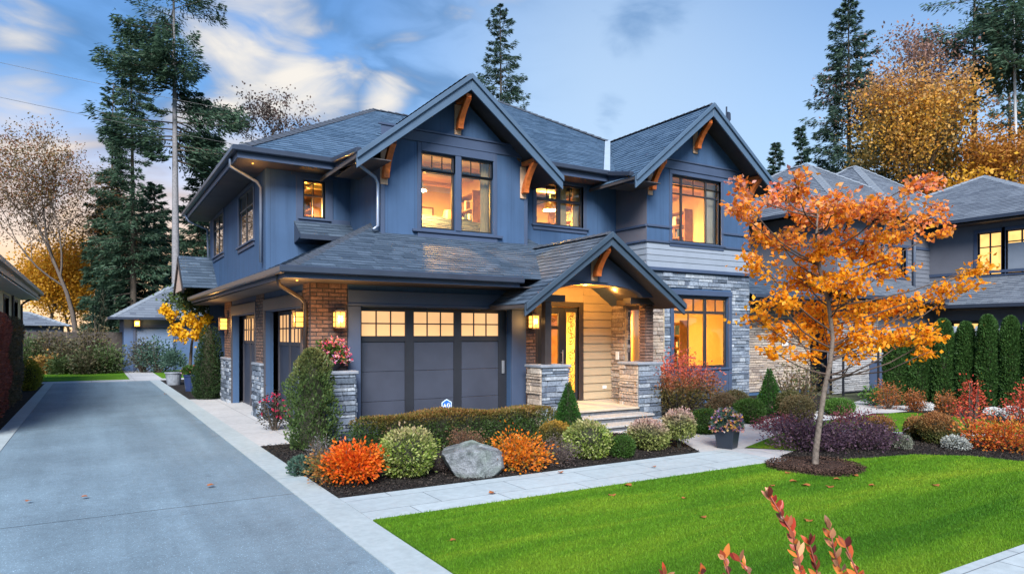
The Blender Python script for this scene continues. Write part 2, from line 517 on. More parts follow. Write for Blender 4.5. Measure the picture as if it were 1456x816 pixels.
def broad_tree(name, label, p, h, mat, leaf=0.12, per=5, trunk=0.2, bare=0.25, depth=3, group=None, up=0.3, spread=0.75, jitter=0.35, rs=None, cat='tree', bark=None, keep=1.0, shrink=.66, kids=(3, 5)):
    rs = rs if rs is not None else nextrs()
    o = thing(name, p, label, cat, group)
    mb = MB(); tips = []
    q = Vector(p) + Vector((rs.uniform(-.03, .03) * h, rs.uniform(-.03, .03) * h, h * bare))
    mb.tube([Vector(p) - Vector((0, 0, .1)), Vector(p).lerp(q, .5), q], [trunk, trunk * .8, trunk * .7], 8, cap=False)
    grow(mb, tips, q, (q - Vector(p)), h * 0.32, trunk * .68, depth, rs, up, kids, spread, shrink)
    top = max(t[0].z for t in tips)
    k = (p[2] + h - q.z) / max(.1, top - q.z)
    for i, v in enumerate(mb.v):
        if v[2] > q.z: mb.v[i] = (v[0], v[1], q.z + (v[2] - q.z) * k)
    T = np.array([list(a) for a, b in tips]); DV = np.array([list(b) for a, b in tips])
    T[:, 2] = q.z + (T[:, 2] - q.z) * k
    sel = rs.uniform(0, 1, len(T)) < keep
    T, DV = T[sel], DV[sel]
    P = np.repeat(T, per, axis=0) + rs.normal(size=(len(T) * per, 3)) * jitter
    Dv = np.repeat(DV, per, axis=0) * .4 + rs.normal(size=P.shape) * .7 + np.array([0, 0, -.15])
    mb.build('trunk', bark or MAT_BARK, o, smooth=True)
    link('crown', leaf_mesh('crown', P, Dv, leaf, leaf * .7, rs), o, mat)
    return o
def conifer(name, label, p, h, width, mat, crown=0.15, group=None, rs=None, nb=120, droop=0.35, needle=0.45, sparse=0.0, trunk=0.3, power=0.8, per=16, bark=None, tipup=0.25):
    rs = rs if rs is not None else nextrs()
    o = thing(name, p, label, 'tree', group)
    mb = MB()
    lean = Vector((rs.uniform(-.012, .012) * h, rs.uniform(-.012, .012) * h, 0))
    P0 = Vector(p)
    def axis(f): return P0 + Vector((0, 0, h * f)) + lean * f * f
    mb.tube([axis(f) - (Vector((0, 0, .2)) if f == 0 else Vector()) for f in (0, .25, .5, .75, 1.0)], [trunk, trunk * .85, trunk * .6, trunk * .32, .02], 8, cap=False)
    PP, DD, LL = [], [], []
    gaps = [(rs.uniform(0, 6.28), rs.uniform(crown, 1), rs.uniform(.5, 1.1), rs.uniform(.05, .11)) for _ in range(int(14 * sparse))]
    for b in range(nb):
        f = crown + (1 - crown) * (b + rs.uniform(0, 1)) / nb
        g = (1 - f) / (1 - crown)
        az = b * 2.399 + rs.uniform(-.5, .5)
        if any(abs((az - ga + 3.14) % 6.283 - 3.14) < gw and abs(f - gf) < gh for ga, gf, gw, gh in gaps): continue
        L = width / 2 * (g ** power) * rs.uniform(.62, 1.15) + .15
        if rs.uniform() < sparse * .35: L *= .5
        d = Vector((math.cos(az), math.sin(az), 0))
        st = axis(f)
        pts = []
        for k in range(5):
            x = k / 4
            z = L * (0.10 * x - droop * x ** 1.5 + tipup * x ** 3) * (0.4 + g)
            if f > .9: z = L * (.5 * x)
            pts.append(st + d * L * x + Vector((0, 0, z)))
        mb.tube(pts, [trunk * .16 * (.4 + g) * (1 - .85 * k / 4) + .006 for k in range(5)], 3, 1, cap=False)
        m = max(6, int(3.1 * per * (0.35 + 0.65 * L / (width / 2))))
        x = rs.uniform(.08, 1.0, m) ** .75
        xi = np.minimum(3, (x * 4).astype(int)); A = np.array([list(q) for q in pts])
        C = A[xi] + (A[xi + 1] - A[xi]) * (x * 4 - xi)[:, None]
        perp = np.array([-d.y, d.x, 0]); dv = np.array(list(d))
        for s in range(4):
            sg = rs.choice([-1, 1], m)
            off = rs.uniform(0, .32, m) * L * (1.08 - x) * sg
            Q = C + perp * off[:, None] + np.array([0, 0, 1]) * (rs.normal(size=m) * .05 * L - np.abs(off) * .22)[:, None]
            DV = dv * .7 + perp * (sg * rs.uniform(.2, .9, m))[:, None] + rs.normal(size=(m, 3)) * .22 + np.array([0, 0, -.28])
            PP.append(Q); DD.append(DV); LL.append(needle * rs.uniform(.55, 1.15, m) * (.55 + .45 * g))
    n = np.concatenate(LL)
    mb.build('trunk', [bark or MAT_BARK, MAT_BARK], o, smooth=True)
    link('crown', leaf_mesh('crown', np.concatenate(PP), np.concatenate(DD), n * 1.1, n * .27, rs, .25, 1.2), o, mat)
    return o
def hedge_box(name, label, x0, x1, y0, y1, h, mat, n, leaf=0.03, group=None, cat='hedge', aspect=.55, wob=.06, tops=None):
    rs = nextrs()
    o = thing(name, ((x0 + x1) / 2, (y0 + y1) / 2, 0), label, cat, group)
    cx, cy = (x0 + x1) / 2, (y0 + y1) / 2
    u = rs.uniform(-1, 1, (n, 3))
    # every point goes to a face of the box (chosen by its area), with rounded corners
    lx, ly, lz = x1 - x0, y1 - y0, h
    ax = rs.choice(3, n, p=np.array([ly * lz, lx * lz, lx * ly]) / (ly * lz + lx * lz + lx * ly))
    u[np.arange(n), ax] = rs.choice([-1, 1], n)
    s = u * (1 - .28 * rs.uniform(0, 1, (n, 1)) ** 1.5)
    r4 = np.sum(np.abs(s) ** 7, axis=1, keepdims=True) ** (1 / 7.)
    s = s / np.maximum(1, r4)
    P = s * np.array([(x1 - x0) / 2, (y1 - y0) / 2, h / 2]) + np.array([cx, cy, h / 2])
    w = wob * (np.sin(P[:, 0] * 4.1) + np.sin(P[:, 1] * 5.3 + 1) + np.sin(P[:, 2] * 6 + P[:, 0] * 2.2)) * .4
    P += s * w[:, None]
    P[:, 2] = np.maximum(.02, P[:, 2])
    link('foliage', leaf_mesh('foliage', P, s * .7 + rs.normal(size=s.shape) * .5 + np.array([0, 0, .35]), leaf, leaf * aspect, rs), o, mat)
    mb = MB()
    long_x = (x1 - x0) > (y1 - y0)
    m = max(2, int(max(x1 - x0, y1 - y0) / .35))
    for i in range(m):
        f = (i + .5) / m
        bx, by = (x0 + (x1 - x0) * f, cy) if long_x else (cx, y0 + (y1 - y0) * f)
        for k2 in range(3):
            mb.tube([(bx, by, -.02), (bx + rs.uniform(-.12, .12), by + rs.uniform(-.1, .1), h * .75)], [.014, .005], 4)
    mb.box(x0 + (x1 - x0) * .14, x1 - (x1 - x0) * .14, y0 + (y1 - y0) * .14, y1 - (y1 - y0) * .14, .06, h * .86)  # solid hedge core, the shade between the leaves put into its dark colour
    mb.build('stem', MAT_TWIGS_AND_SHADE, o)
    return o
# ================================================================== materials
MAT_BARK = M('bark', (0.075, 0.058, 0.045), 0.9, 0.4, 14, 0.6, 40)
MAT_TWIGS_AND_SHADE = M('inner twigs and shaded core', (0.030, 0.030, 0.018), 0.95, 0.4, 30, 0.8, 60)  # twig stems and solid cores; shade inside the shrubs is darkened into this colour
MAT_BARK_GREY = M('grey bark', (0.20, 0.19, 0.20), 0.9, 0.3, 10, 0.6, 30)
MAT_BARK_PALE = M('pale bark', (0.30, 0.25, 0.21), 0.85, 0.35, 16, 0.5, 50)
def painted_wall(name, col):
    m, t, b = nodes_of(name); g = nn(t, 'ShaderNodeNewGeometry').outputs['Position']
    c = ramp(t, noise(t, 1.1, 4, 0.6, g), [sc(col, .92), sc(col, 1.08)], [.3, .7])
    mp_ = nn(t, 'ShaderNodeMapping'); t.links.new(g, mp_.inputs[0]); mp_.inputs['Scale'].default_value = (5, 5, .35)
    c = mul(t, c, ramp(t, noise(t, 1.0, 5, .65, mp_.outputs[0]), [(.84,) * 3, (1.08,) * 3], [.30, .58]))
    s_ = nn(t, 'ShaderNodeSeparateXYZ'); t.links.new(g, s_.inputs[0])
    ad = nn(t, 'ShaderNodeMath', operation='ADD'); t.links.new(s_.outputs['X'], ad.inputs[0]); t.links.new(s_.outputs['Y'], ad.inputs[1])
    pp_ = nn(t, 'ShaderNodeMath', operation='PINGPONG'); t.links.new(ad.outputs[0], pp_.inputs[0]); pp_.inputs[1].default_value = .305
    c = mul(t, c, ramp_lin(t, pp_.outputs[0], .003, .007, (.70,) * 3))
    t.links.new(c, b.inputs['Base Color']); b.inputs['Roughness'].default_value = .72; b.inputs['Specular IOR Level'].default_value = .3
    bumpit(t, b, noise(t, 90, 4, .7, g), .15, .006)
    return m
def ramp_lin(t, x, a, b_, dark):
    mr = nn(t, 'ShaderNodeMapRange'); t.links.new(x, mr.inputs[0]); mr.inputs[1].default_value = a; mr.inputs[2].default_value = b_
    return ramp(t, mr.outputs[0], [dark, (1, 1, 1)])
MAT_WALL = painted_wall('blue painted wall', (0.040, 0.080, 0.158))
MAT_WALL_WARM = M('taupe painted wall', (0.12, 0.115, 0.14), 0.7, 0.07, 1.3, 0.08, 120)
MAT_TRIM = M('blue grey trim', (0.046, 0.067, 0.120), 0.5, 0.08, 2.0, 0.05, 80)
MAT_BARGE = M('slate blue bargeboard', (0.062, 0.102, 0.160), 0.5, 0.10, 2.5, 0.06, 60)
MAT_PORCHTRIM = M('deep slate porch trim', (0.034, 0.056, 0.086), 0.5, 0.10, 2.5, 0.06, 60)
MAT_TAUPE = M('dark taupe trim', (0.060, 0.056, 0.066), 0.5, 0.10, 2.0, 0.05, 80)
MAT_DARK = M('near black frame', (0.018, 0.020, 0.027), 0.45, 0.15, 3.0)
MAT_BROWN = M('dark bronze frame', (0.040, 0.030, 0.028), 0.45, 0.15, 3.0)
MAT_GUTTER = M('dark blue gutter', (0.035, 0.045, 0.070), 0.3, 0.12, 3.0, 0, 60, 0.2, 0.5)
MAT_PIPE = M('blue grey downspout', (0.20, 0.24, 0.32), 0.35, 0.12, 3.0, 0, 60, 0.3, 0.5)
MAT_SOFFIT = M('brown soffit boards', (0.058, 0.050, 0.052), 0.65, 0.25, 2.0)
MAT_COPPER = M('orange stained timber', (0.52, 0.125, 0.024), 0.5, 0.3, 9.0, 0.2, 30)
MAT_PALEWOOD = M('pale timber backing', (0.52, 0.32, 0.20), 0.55, 0.2, 9.0, 0.2, 30)
MAT_DOOR = M('blue grey door panel', (0.042, 0.048, 0.070), 0.42, 0.16, 1.6, 0.10, 60)
MAT_CREAM = M('cream interior wall', (0.80, 0.60, 0.30), 0.8, 0.08, 1.5)
MAT_CURTAIN = M('honey curtain', (0.75, 0.52, 0.22), 0.9, 0.15, 4.0)
def sheer():
    m, t, b = nodes_of('sheer blind'); b.inputs['Base Color'].default_value = (.80, .58, .25, 1); b.inputs['Roughness'].default_value = .9
    tr = nn(t, 'ShaderNodeBsdfTranslucent'); tr.inputs[0].default_value = (.85, .60, .25, 1)
    mx = nn(t, 'ShaderNodeMixShader'); mx.inputs[0].default_value = .7
    t.links.new(b.outputs[0], mx.inputs[1]); t.links.new(tr.outputs[0], mx.inputs[2]); t.links.new(mx.outputs[0], t.nodes['Material Output'].inputs[0])
    return m
MAT_SHEER = sheer()
MAT_WHITE = M('white paint', (0.75, 0.74, 0.72), 0.5, 0.06, 3.0)
MAT_FURN = M('interior timber', (0.25, 0.13, 0.06), 0.6, 0.3, 6.0)
MAT_GLASS = GLASS('window glass', 0.08)
MAT_GLASS_DARK = GLASS('door glass', 0.02)
MAT_LITPANE = EM('frosted lit garage pane', (1.0, 0.55, 0.24), 0.50, 0.10, 1.5)
MAT_LAMP = EM('lantern glass', (1.0, 0.47, 0.08), 1.5, 0.25, 9)
MAT_LAMP_CORE = EM('lantern bulb', (1.0, 0.70, 0.25), 6.0, 0.05)
MAT_METAL = M('brushed steel', (0.5, 0.5, 0.52), 0.35, 0.1, 5, 0, 60, 0.8)
MAT_SHINGLE = MI('blue grey shingles', [(0.034, 0.068, 0.118), (0.052, 0.095, 0.158), (0.070, 0.120, 0.190), (0.042, 0.080, 0.135)], 0.75, 0.25, 45, 0.35, 0.35)
MAT_SHINGLE_DARK = MI('charcoal blue shingles', [(0.028, 0.046, 0.074), (0.046, 0.070, 0.106), (0.068, 0.098, 0.142), (0.036, 0.057, 0.088)], 0.75, 0.3, 45, 0.35, 0.35)
MAT_SHINGLE_GREY = MI('grey shingles', [(0.085, 0.10, 0.13), (0.115, 0.135, 0.168), (0.14, 0.162, 0.198), (0.10, 0.117, 0.148)], 0.75, 0.2, 40, 0.3, 0.35)
MAT_CAP = M('dark ridge cap', (0.05, 0.06, 0.08), 0.7, 0.25, 12, 0.3, 40)
MAT_CAP_PALE = M('pale hip flashing', (0.19, 0.215, 0.25), 0.6, 0.15, 8, 0.1, 40)
MAT_STONE = MI('blue grey ledgestone', [(0.045, 0.058, 0.080), (0.135, 0.165, 0.21), (0.22, 0.255, 0.31), (0.085, 0.105, 0.145), (0.34, 0.37, 0.41), (0.17, 0.195, 0.24)], 0.85, 0.38, 22, 0.7, 0.25)
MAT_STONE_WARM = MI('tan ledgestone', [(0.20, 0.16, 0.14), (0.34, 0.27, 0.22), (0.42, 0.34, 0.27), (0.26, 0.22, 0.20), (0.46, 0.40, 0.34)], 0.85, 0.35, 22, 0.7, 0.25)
MAT_STONE_GREY = MI('grey ledgestone', [(0.22, 0.22, 0.23), (0.33, 0.33, 0.34), (0.28, 0.275, 0.28), (0.40, 0.39, 0.39)], 0.85, 0.3, 22, 0.6, 0.25)
MAT_BRICK = MI('worn brown brick', [(0.10, 0.062, 0.052), (0.17, 0.098, 0.074), (0.14, 0.088, 0.072), (0.20, 0.118, 0.088), (0.12, 0.08, 0.074)], 0.85, 0.35, 25, 0.6, 0.25)
MAT_MORTAR = M('dark mortar', (0.045, 0.043, 0.045), 0.95, 0.3, 20)
MAT_CAPSTONE = M('bluestone cap', (0.20, 0.22, 0.26), 0.8, 0.25, 10, 0.4, 30)
MAT_SIDING_GREY = MI('pale grey lap siding', [(0.20, 0.23, 0.28), (0.225, 0.255, 0.31)], 0.6, 0.06, 3, 0.05)
MAT_SIDING_TAN = MI('tan lap siding', [(0.38, 0.30, 0.20), (0.42, 0.33, 0.22)], 0.6, 0.06, 3, 0.05)
MAT_SIDING_N = MI('grey lap siding', [(0.115, 0.125, 0.155), (0.13, 0.142, 0.175)], 0.65, 0.08, 3, 0.05)
MAT_NWALL = M('grey stucco wall', (0.115, 0.12, 0.15), 0.8, 0.08, 1.5, 0.1, 80)
MAT_RISER = M('shade darkened step riser', (0.115, 0.12, 0.135), 0.9, 0.3, 14, 0.4, 40)  # riser colour darkened to stand in for shade the soft light leaves out
MAT_STEP = M('concrete step', (0.33, 0.32, 0.31), 0.85, 0.2, 9, 0.3, 60)

def concrete(name, col, jx=None, var=0.10, speck=0.0, rough=0.75, width=1.1, row=0.525, off=0.35, mortar=0.006):
    m, t, b = nodes_of(name)
    g = nn(t, 'ShaderNodeNewGeometry').outputs['Position']
    c = ramp(t, noise(t, 0.7, 5, 0.65, g), [sc(col, 1 - var), sc(col, 1 + var)], [0.3, 0.7])
    c = mul(t, c, ramp(t, noise(t, 9, 5, 0.7, g), [(0.90,) * 3, (1.08,) * 3], [0.35, 0.65]))
    fine = noise(t, 140, 2, 0.6, g)
    if speck:
        vo = nn(t, 'ShaderNodeTexVoronoi'); t.links.new(g, vo.inputs['Vector']); vo.inputs['Scale'].default_value = 52
        sp = ramp(t, vo.outputs['Distance'], [(1 + speck * 4.0,) * 3, (1, 1, 1)], [0.13, 0.24])
        nsel = ramp(t, noise(t, 40, 2, 0.6, g), [(1, 1, 1), (0, 0, 0)], [0.44, 0.56])
        sp = mul(t, sp, (1, 1, 1), 'MIX', nsel)
        c = mul(t, c, sp)
        c = mul(t, c, ramp(t, noise(t, 75, 2, 0.6, g), [(0.86,) * 3, (1.16,) * 3], [0.35, 0.65]))
    if speck:
        mp_ = nn(t, 'ShaderNodeMapping'); t.links.new(g, mp_.inputs[0]); mp_.inputs['Scale'].default_value = (1.5, 0.10, 1.0)
        c = mul(t, c, ramp(t, noise(t, 1.0, 5, 0.6, mp_.outputs[0]), [(0.84,) * 3, (1.10,) * 3], [0.35, 0.62]))
        c = mul(t, c, ramp(t, noise(t, 1.9, 6, 0.75, g, 1.2), [(0.74, 0.75, 0.77), (1, 1, 1)], [0.28, 0.42]))
    if jx == 'slab':
        br = nn(t, 'ShaderNodeTexBrick'); t.links.new(g, br.inputs['Vector'])
        br.offset = off; br.inputs['Scale'].default_value = 1.0; br.inputs['Brick Width'].default_value = width; br.inputs['Row Height'].default_value = row
        br.inputs['Mortar Size'].default_value = mortar; br.inputs['Mortar Smooth'].default_value = 0.2
        br.inputs['Color1'].default_value = (0.94, 0.94, 0.94, 1); br.inputs['Color2'].default_value = (1.04, 1.04, 1.04, 1); br.inputs['Mortar'].default_value = (0.32, 0.32, 0.34, 1)
        c = mul(t, c, br.outputs['Color'])
    if jx == 'line':
        sp_ = nn(t, 'ShaderNodeSeparateXYZ'); t.links.new(g, sp_.inputs[0])
        md = nn(t, 'ShaderNodeMath', operation='PINGPONG'); t.links.new(sp_.outputs['Y'], md.inputs[0]); md.inputs[1].default_value = 4.05
        c = mul(t, c, ramp(t, md.outputs[0], [(0.45,) * 3, (1, 1, 1)], [0.004, 0.012]) if False else ramp_lin(t, md.outputs[0], 0.006, 0.014, (0.25,) * 3))
    t.links.new(c, b.inputs['Base Color'])
    b.inputs['Roughness'].default_value = rough; b.inputs['Specular IOR Level'].default_value = 0.4
    bumpit(t, b, fine, 0.25, 0.004)
    return m
def ramp_lin(t, x, a, b_, dark):
    mr = nn(t, 'ShaderNodeMapRange'); t.links.new(x, mr.inputs[0]); mr.inputs[1].default_value = a; mr.inputs[2].default_value = b_
    return ramp(t, mr.outputs[0], [dark, (1, 1, 1)])
MAT_DRIVE = concrete('exposed aggregate driveway', (0.142, 0.200, 0.245), 'line', 0.16, 0.5, 0.62)
MAT_STRIP = concrete('pale concrete band', (0.335, 0.385, 0.405), 'slab', 0.08, 0, 0.7, 1.6, 9.0, 0.0)
MAT_WALK = concrete('concrete walk slabs', (0.345, 0.395, 0.42), 'slab', 0.08, 0, 0.7)
MAT_PATH = concrete('concrete path', (0.40, 0.40, 0.41), 'slab', 0.10, 0, 0.75, 1.5, 1.5, 0.0)

def mulch_mat(name, dark, light):
    m, t, b = nodes_of(name)
    g = nn(t, 'ShaderNodeNewGeometry').outputs['Position']
    vo = nn(t, 'ShaderNodeTexVoronoi'); t.links.new(g, vo.inputs['Vector']); vo.inputs['Scale'].default_value = 34; vo.inputs['Randomness'].default_value = 1
    c = ramp(t, vo.outputs['Color'], [dark, light])
    c = mul(t, c, ramp(t, noise(t, 5, 5, 0.7, g), [(0.6,) * 3, (1.3,) * 3], [0.3, 0.7]))
    t.links.new(c, b.inputs['Base Color']); b.inputs['Roughness'].default_value = 0.95; b.inputs['Specular IOR Level'].default_value = 0.15
    bumpit(t, b, vo.outputs['Distance'], 1.0, 0.05)
    return m
MAT_MULCH = mulch_mat('black bark mulch', (0.012, 0.011, 0.011), (0.050, 0.043, 0.040))
MAT_MULCH_BROWN = mulch_mat('brown bark mulch', (0.028, 0.017, 0.013), (0.095, 0.055, 0.042))
MAT_CHIP = MI('bark chips', [(0.012, 0.010, 0.010), (0.035, 0.028, 0.025), (0.07, 0.055, 0.046)], 0.95, 0.3, 40, 0.2, 0.15)
MAT_CHIP_BROWN = MI('brown bark chips', [(0.03, 0.018, 0.014), (0.07, 0.04, 0.03), (0.115, 0.07, 0.052)], 0.95, 0.3, 40, 0.2, 0.15)
def streak(t, pos):
    mp_ = nn(t, 'ShaderNodeMapping'); t.links.new(pos, mp_.inputs[0]); mp_.inputs['Scale'].default_value = (0.22, 1.15, 1.0); mp_.inputs['Rotation'].default_value = (0, 0, R(-14))
    return noise(t, 1.0, 5, 0.62, mp_.outputs[0], 0.5)
def turf_mat():
    m, t, b = nodes_of('mown lawn')
    g = nn(t, 'ShaderNodeNewGeometry').outputs['Position']
    a = ramp(t, streak(t, g), [(0.050, 0.150, 0.009), (0.105, 0.235, 0.013), (0.205, 0.310, 0.020)], [0.34, 0.52, 0.68])
    c = mul(t, a, ramp(t, noise(t, 60, 4, 0.7, g), [(0.65,) * 3, (1.25,) * 3], [0.3, 0.7]))
    t.links.new(c, b.inputs['Base Color']); b.inputs['Roughness'].default_value = 0.9; b.inputs['Specular IOR Level'].default_value = 0.1
    bumpit(t, b, noise(t, 190, 3, 0.7, g), 0.9, 0.03)
    return m
MAT_TURF = turf_mat()
def blade_mat():
    m, t, b = nodes_of('grass blades')
    gi = nn(t, 'ShaderNodeNewGeometry')
    a = ramp(t, streak(t, gi.outputs['Position']), [(0.055, 0.168, 0.009), (0.115, 0.258, 0.013), (0.225, 0.335, 0.022)], [0.34, 0.52, 0.68])
    c = mul(t, a, ramp(t, gi.outputs['Random Per Island'], [(0.75,) * 3, (1.25,) * 3]))
    t.links.new(c, b.inputs['Base Color']); b.inputs['Roughness'].default_value = 0.6; b.inputs['Specular IOR Level'].default_value = 0.2
    tr = nn(t, 'ShaderNodeBsdfTranslucent'); t.links.new(c, tr.inputs[0])
    mx = nn(t, 'ShaderNodeMixShader'); mx.inputs[0].default_value = 0.35
    t.links.new(b.outputs[0], mx.inputs[1]); t.links.new(tr.outputs[0], mx.inputs[2]); t.links.new(mx.outputs[0], t.nodes['Material Output'].inputs[0])
    return m
MAT_BLADE = blade_mat()

# ================================================================== ground, drive, walks, beds, lawns
def sheet(name, pts, z, mat, th=0.0, kind='structure'):
    mb = MB()
    P = [(p[0], p[1], z) for p in pts]
    ar = sum(P[i][0] * P[(i + 1) % len(P)][1] - P[(i + 1) % len(P)][0] * P[i][1] for i in range(len(P)))
    if ar < 0: P.reverse()
    if th: mb.prism([(x, y, z - th) for x, y, _ in reversed(P)], (0, 0, th))
    else: mb.poly(P)
    o = mb.build(name, mat)
    props(o, kind=kind)
    return o
def gp(*px): return [tuple(G(x, y)[0])[:2] for x, y in px]
def rect(x0, x1, y0, y1): return [(x0, y0), (x1, y0), (x1, y1), (x0, y1)]
sheet('ground', rect(-900, 900, -900, 900), -0.02, M('rough grass and soil', (0.055, 0.062, 0.030), 0.95, 0.4, 0.8, 0.5, 20))
sheet('driveway', rect(-1.23, 2.0, -8, 31.2), 0.004, MAT_DRIVE, 0.02)
sheet('driveway_kerb_strip', rect(-1.50, -1.232, -8, 31.2), 0.012, MAT_STRIP, 0.03)
sheet('driveway_edge_strip', rect(2.002, 2.37, -8, 31.2), 0.012, MAT_STRIP, 0.03)
sheet('garage_apron', rect(2.372, 3.62, 11.78, 21.4), 0.010, MAT_PATH, 0.02)
sheet('rear_path', rect(-4, 4.2, 31.204, 32.3), 0.010, MAT_PATH, 0.02)
sheet('garden_path', rect(1.36, 2.55, 32.304, 39.6), 0.010, MAT_PATH, 0.02)
sheet('rear_lawn', rect(-5, 1.355, 32.304, 40.5), 0.006, MAT_TURF)
sheet('rear_side_lawn', rect(2.555, 7, 32.304, 39.6), 0.006, MAT_TURF)
sheet('side_bed_soil', rect(2.375, 4.2, 21.42, 31.19), 0.006, MAT_MULCH)
sheet('boundary_bed_soil', rect(-3.0, -1.505, -8, 33), 0.006, MAT_MULCH)
sheet('front_walk', rect(2.374, 8.62, 6.5, 7.56), 0.014, MAT_WALK, 0.03)
bed1 = [(2.374, 7.564), (2.374, 11.776), (3.3, 11.776), (3.3, 12.0), (7.8, 12.0), (7.8, 11.0), (8.15, 10.0)] + gp((900, 617), (955, 622)) + [(8.12, 7.564)]
sheet('front_bed_soil', bed1, 0.016, MAT_MULCH)
path_px = gp((900, 600), (1000, 617), (1085, 597), (1180, 582), (1212, 573), (1240, 564), (1290, 566), (1300, 584), (1235, 591), (1150, 601), (1098, 621), (1058, 638), (1130, 641)) + [(8.624, 6.5), (8.624, 7.562), (8.14, 7.562)] + gp((958, 622), (903, 616)) + [(8.17, 9.9), (8.2, 10.1), (10.1, 10.1)]
sheet('porch_path', path_px, 0.012, MAT_PATH)
bed2 = gp((905, 597), (1000, 614), (1085, 595), (1180, 580), (1210, 571)) + [(19.5, 14.0), (12, 13), (10.8, 11.5), (10.1, 11.0)]
sheet('window_bed_soil', bed2, 0.008, MAT_MULCH)
green1 = gp((1060, 637), (1098, 622), (1150, 602), (1200, 596), (1205, 612), (1165, 640), (1130, 642))
sheet('path_side_lawn', green1, 0.018, MAT_TURF)
bed3 = gp((1108, 650), (1128, 643), (1165, 634), (1205, 612), (1280, 618.5), (1456, 622), (1700, 648), (1700, 683), (1600, 672), (1456, 658), (1380, 650), (1300, 648), (1235, 653), (1180, 656), (1130, 655))
sheet('shrub_bed_soil', bed3, 0.020, MAT_MULCH)
sheet('bed_edging', gp((1196, 614.5), (1280, 617.3), (1456, 620.8), (1700, 646), (1700, 648.3), (1456, 622.4), (1280, 618.8), (1196, 616)), 0.045, MAT_STRIP, 0.05)
lawn2 = gp((1203, 611), (1280, 617.3), (1456, 620.8), (1700, 646), (1700, 615), (1456, 604), (1350, 591), (1300, 587), (1240, 588), (1207, 597))
sheet('inner_lawn', lawn2, 0.012, MAT_TURF)
sheet('hedge_bed_soil', gp((1240, 587.5), (1300, 586.5), (1350, 590.5), (1456, 603.5), (1700, 614.5), (1700, 575), (1456, 560), (1305, 560), (1300, 584)), 0.010, MAT_MULCH)
sheet('sidewalk', rect(2.374, 60, 1.1, 2.72), 0.03, MAT_WALK, 0.06)
# front lawn: a gently rolling sheet
lawn_poly = [(2.376, 2.724), (2.376, 6.48), (8.6, 6.40)] + gp((1130, 655), (1180, 656), (1235, 653), (1300, 648), (1380, 650), (1456, 658), (1600, 672), (1700, 683)) + [(20, 2.724)]
def inside(pts, X, Y):
    ins = np.zeros(len(X), bool); n = len(pts)
    for i in range(n):
        x1, y1 = pts[i]; x2, y2 = pts[(i + 1) % n]
        if abs(y1 - y2) < 1e-9: continue
        c = ((y1 > Y) != (y2 > Y)) & (X < (x2 - x1) * (Y - y1) / (y2 - y1) + x1)
        ins ^= c
    return ins
sheet('front_lawn', lawn_poly, 0.022, MAT_TURF, 0.03)
def blades(name, polys, z, n, tmin, tmax, mat, hgt=0.026, thin=1.0):
    rs = nextrs()
    PP = []
    for pts in polys:
        xs = [p[0] for p in pts]; ys = [p[1] for p in pts]
        got = 0; k = 0
        while got < n and k < 60:
            k += 1
            X = rs.uniform(min(xs), min(max(xs), 16), 60000); Y = rs.uniform(min(ys), max(ys), 60000)
            t = X * FWD.x + Y * FWD.y
            keep = inside(pts, X, Y) & (t > tmin) & (t < tmax) & (rs.uniform(0, 1, 60000) < np.clip((3.6 / np.maximum(t, .1)) ** 1.3, 0, 1))
            PP.append(np.stack([X[keep], Y[keep], np.full(keep.sum(), z)], axis=1)); got += keep.sum()
    P = np.concatenate(PP)
    t = P[:, 0] * FWD.x + P[:, 1] * FWD.y
    n = len(P)
    d = rs.normal(size=(n, 3)) * .45 + np.array([0, 0, 1.0])
    a = rs.uniform(0, 6.28, n); S = np.stack([np.cos(a), np.sin(a), 0 * a], axis=1)
    h = hgt * rs.uniform(.5, 1.2, n); w = 0.0045 * np.maximum(1, t / 5.0) * thin
    V = np.stack([P - S * w[:, None] / 2, P + S * w[:, None] / 2, P + unit(d) * h[:, None]], axis=1).reshape(-1, 3)
    o = link(name, np_mesh(name, V, np.arange(3 * n).reshape(-1, 3)), None, mat)
    props(o, kind='stuff', label='short mown grass of the green lawns', cat='grass')
    return o
blades('grass', [lawn_poly], 0.022, 170000, 3.0, 16, MAT_BLADE)
def chips(name, pts, z, n, mat, lab, size=0.03, dens_t=9):
    rs = nextrs()
    xs = [p[0] for p in pts]; ys = [p[1] for p in pts]
    X = rs.uniform(min(xs), min(max(xs), 17), n); Y = rs.uniform(min(ys), max(ys), n)
    k = inside(pts, X, Y); X = X[k]; Y = Y[k]; m = len(X)
    P = np.stack([X, Y, z + rs.uniform(0, .018, m)], axis=1)
    d = rs.normal(size=(m, 3)) * np.array([1, 1, .35])
    o = link(name, leaf_mesh(name, P, d, size, size * .45, rs, .3, 3.0), None, mat)
    props(o, kind='stuff', label=lab, cat='mulch')
chips('bark_mulch', bed1, 0.02, 26000, MAT_CHIP, 'black bark chips scattered over the beds', 0.034)
chips('bark_mulch', bed3, 0.024, 26000, MAT_CHIP, 'black bark chips scattered over the beds', 0.034)
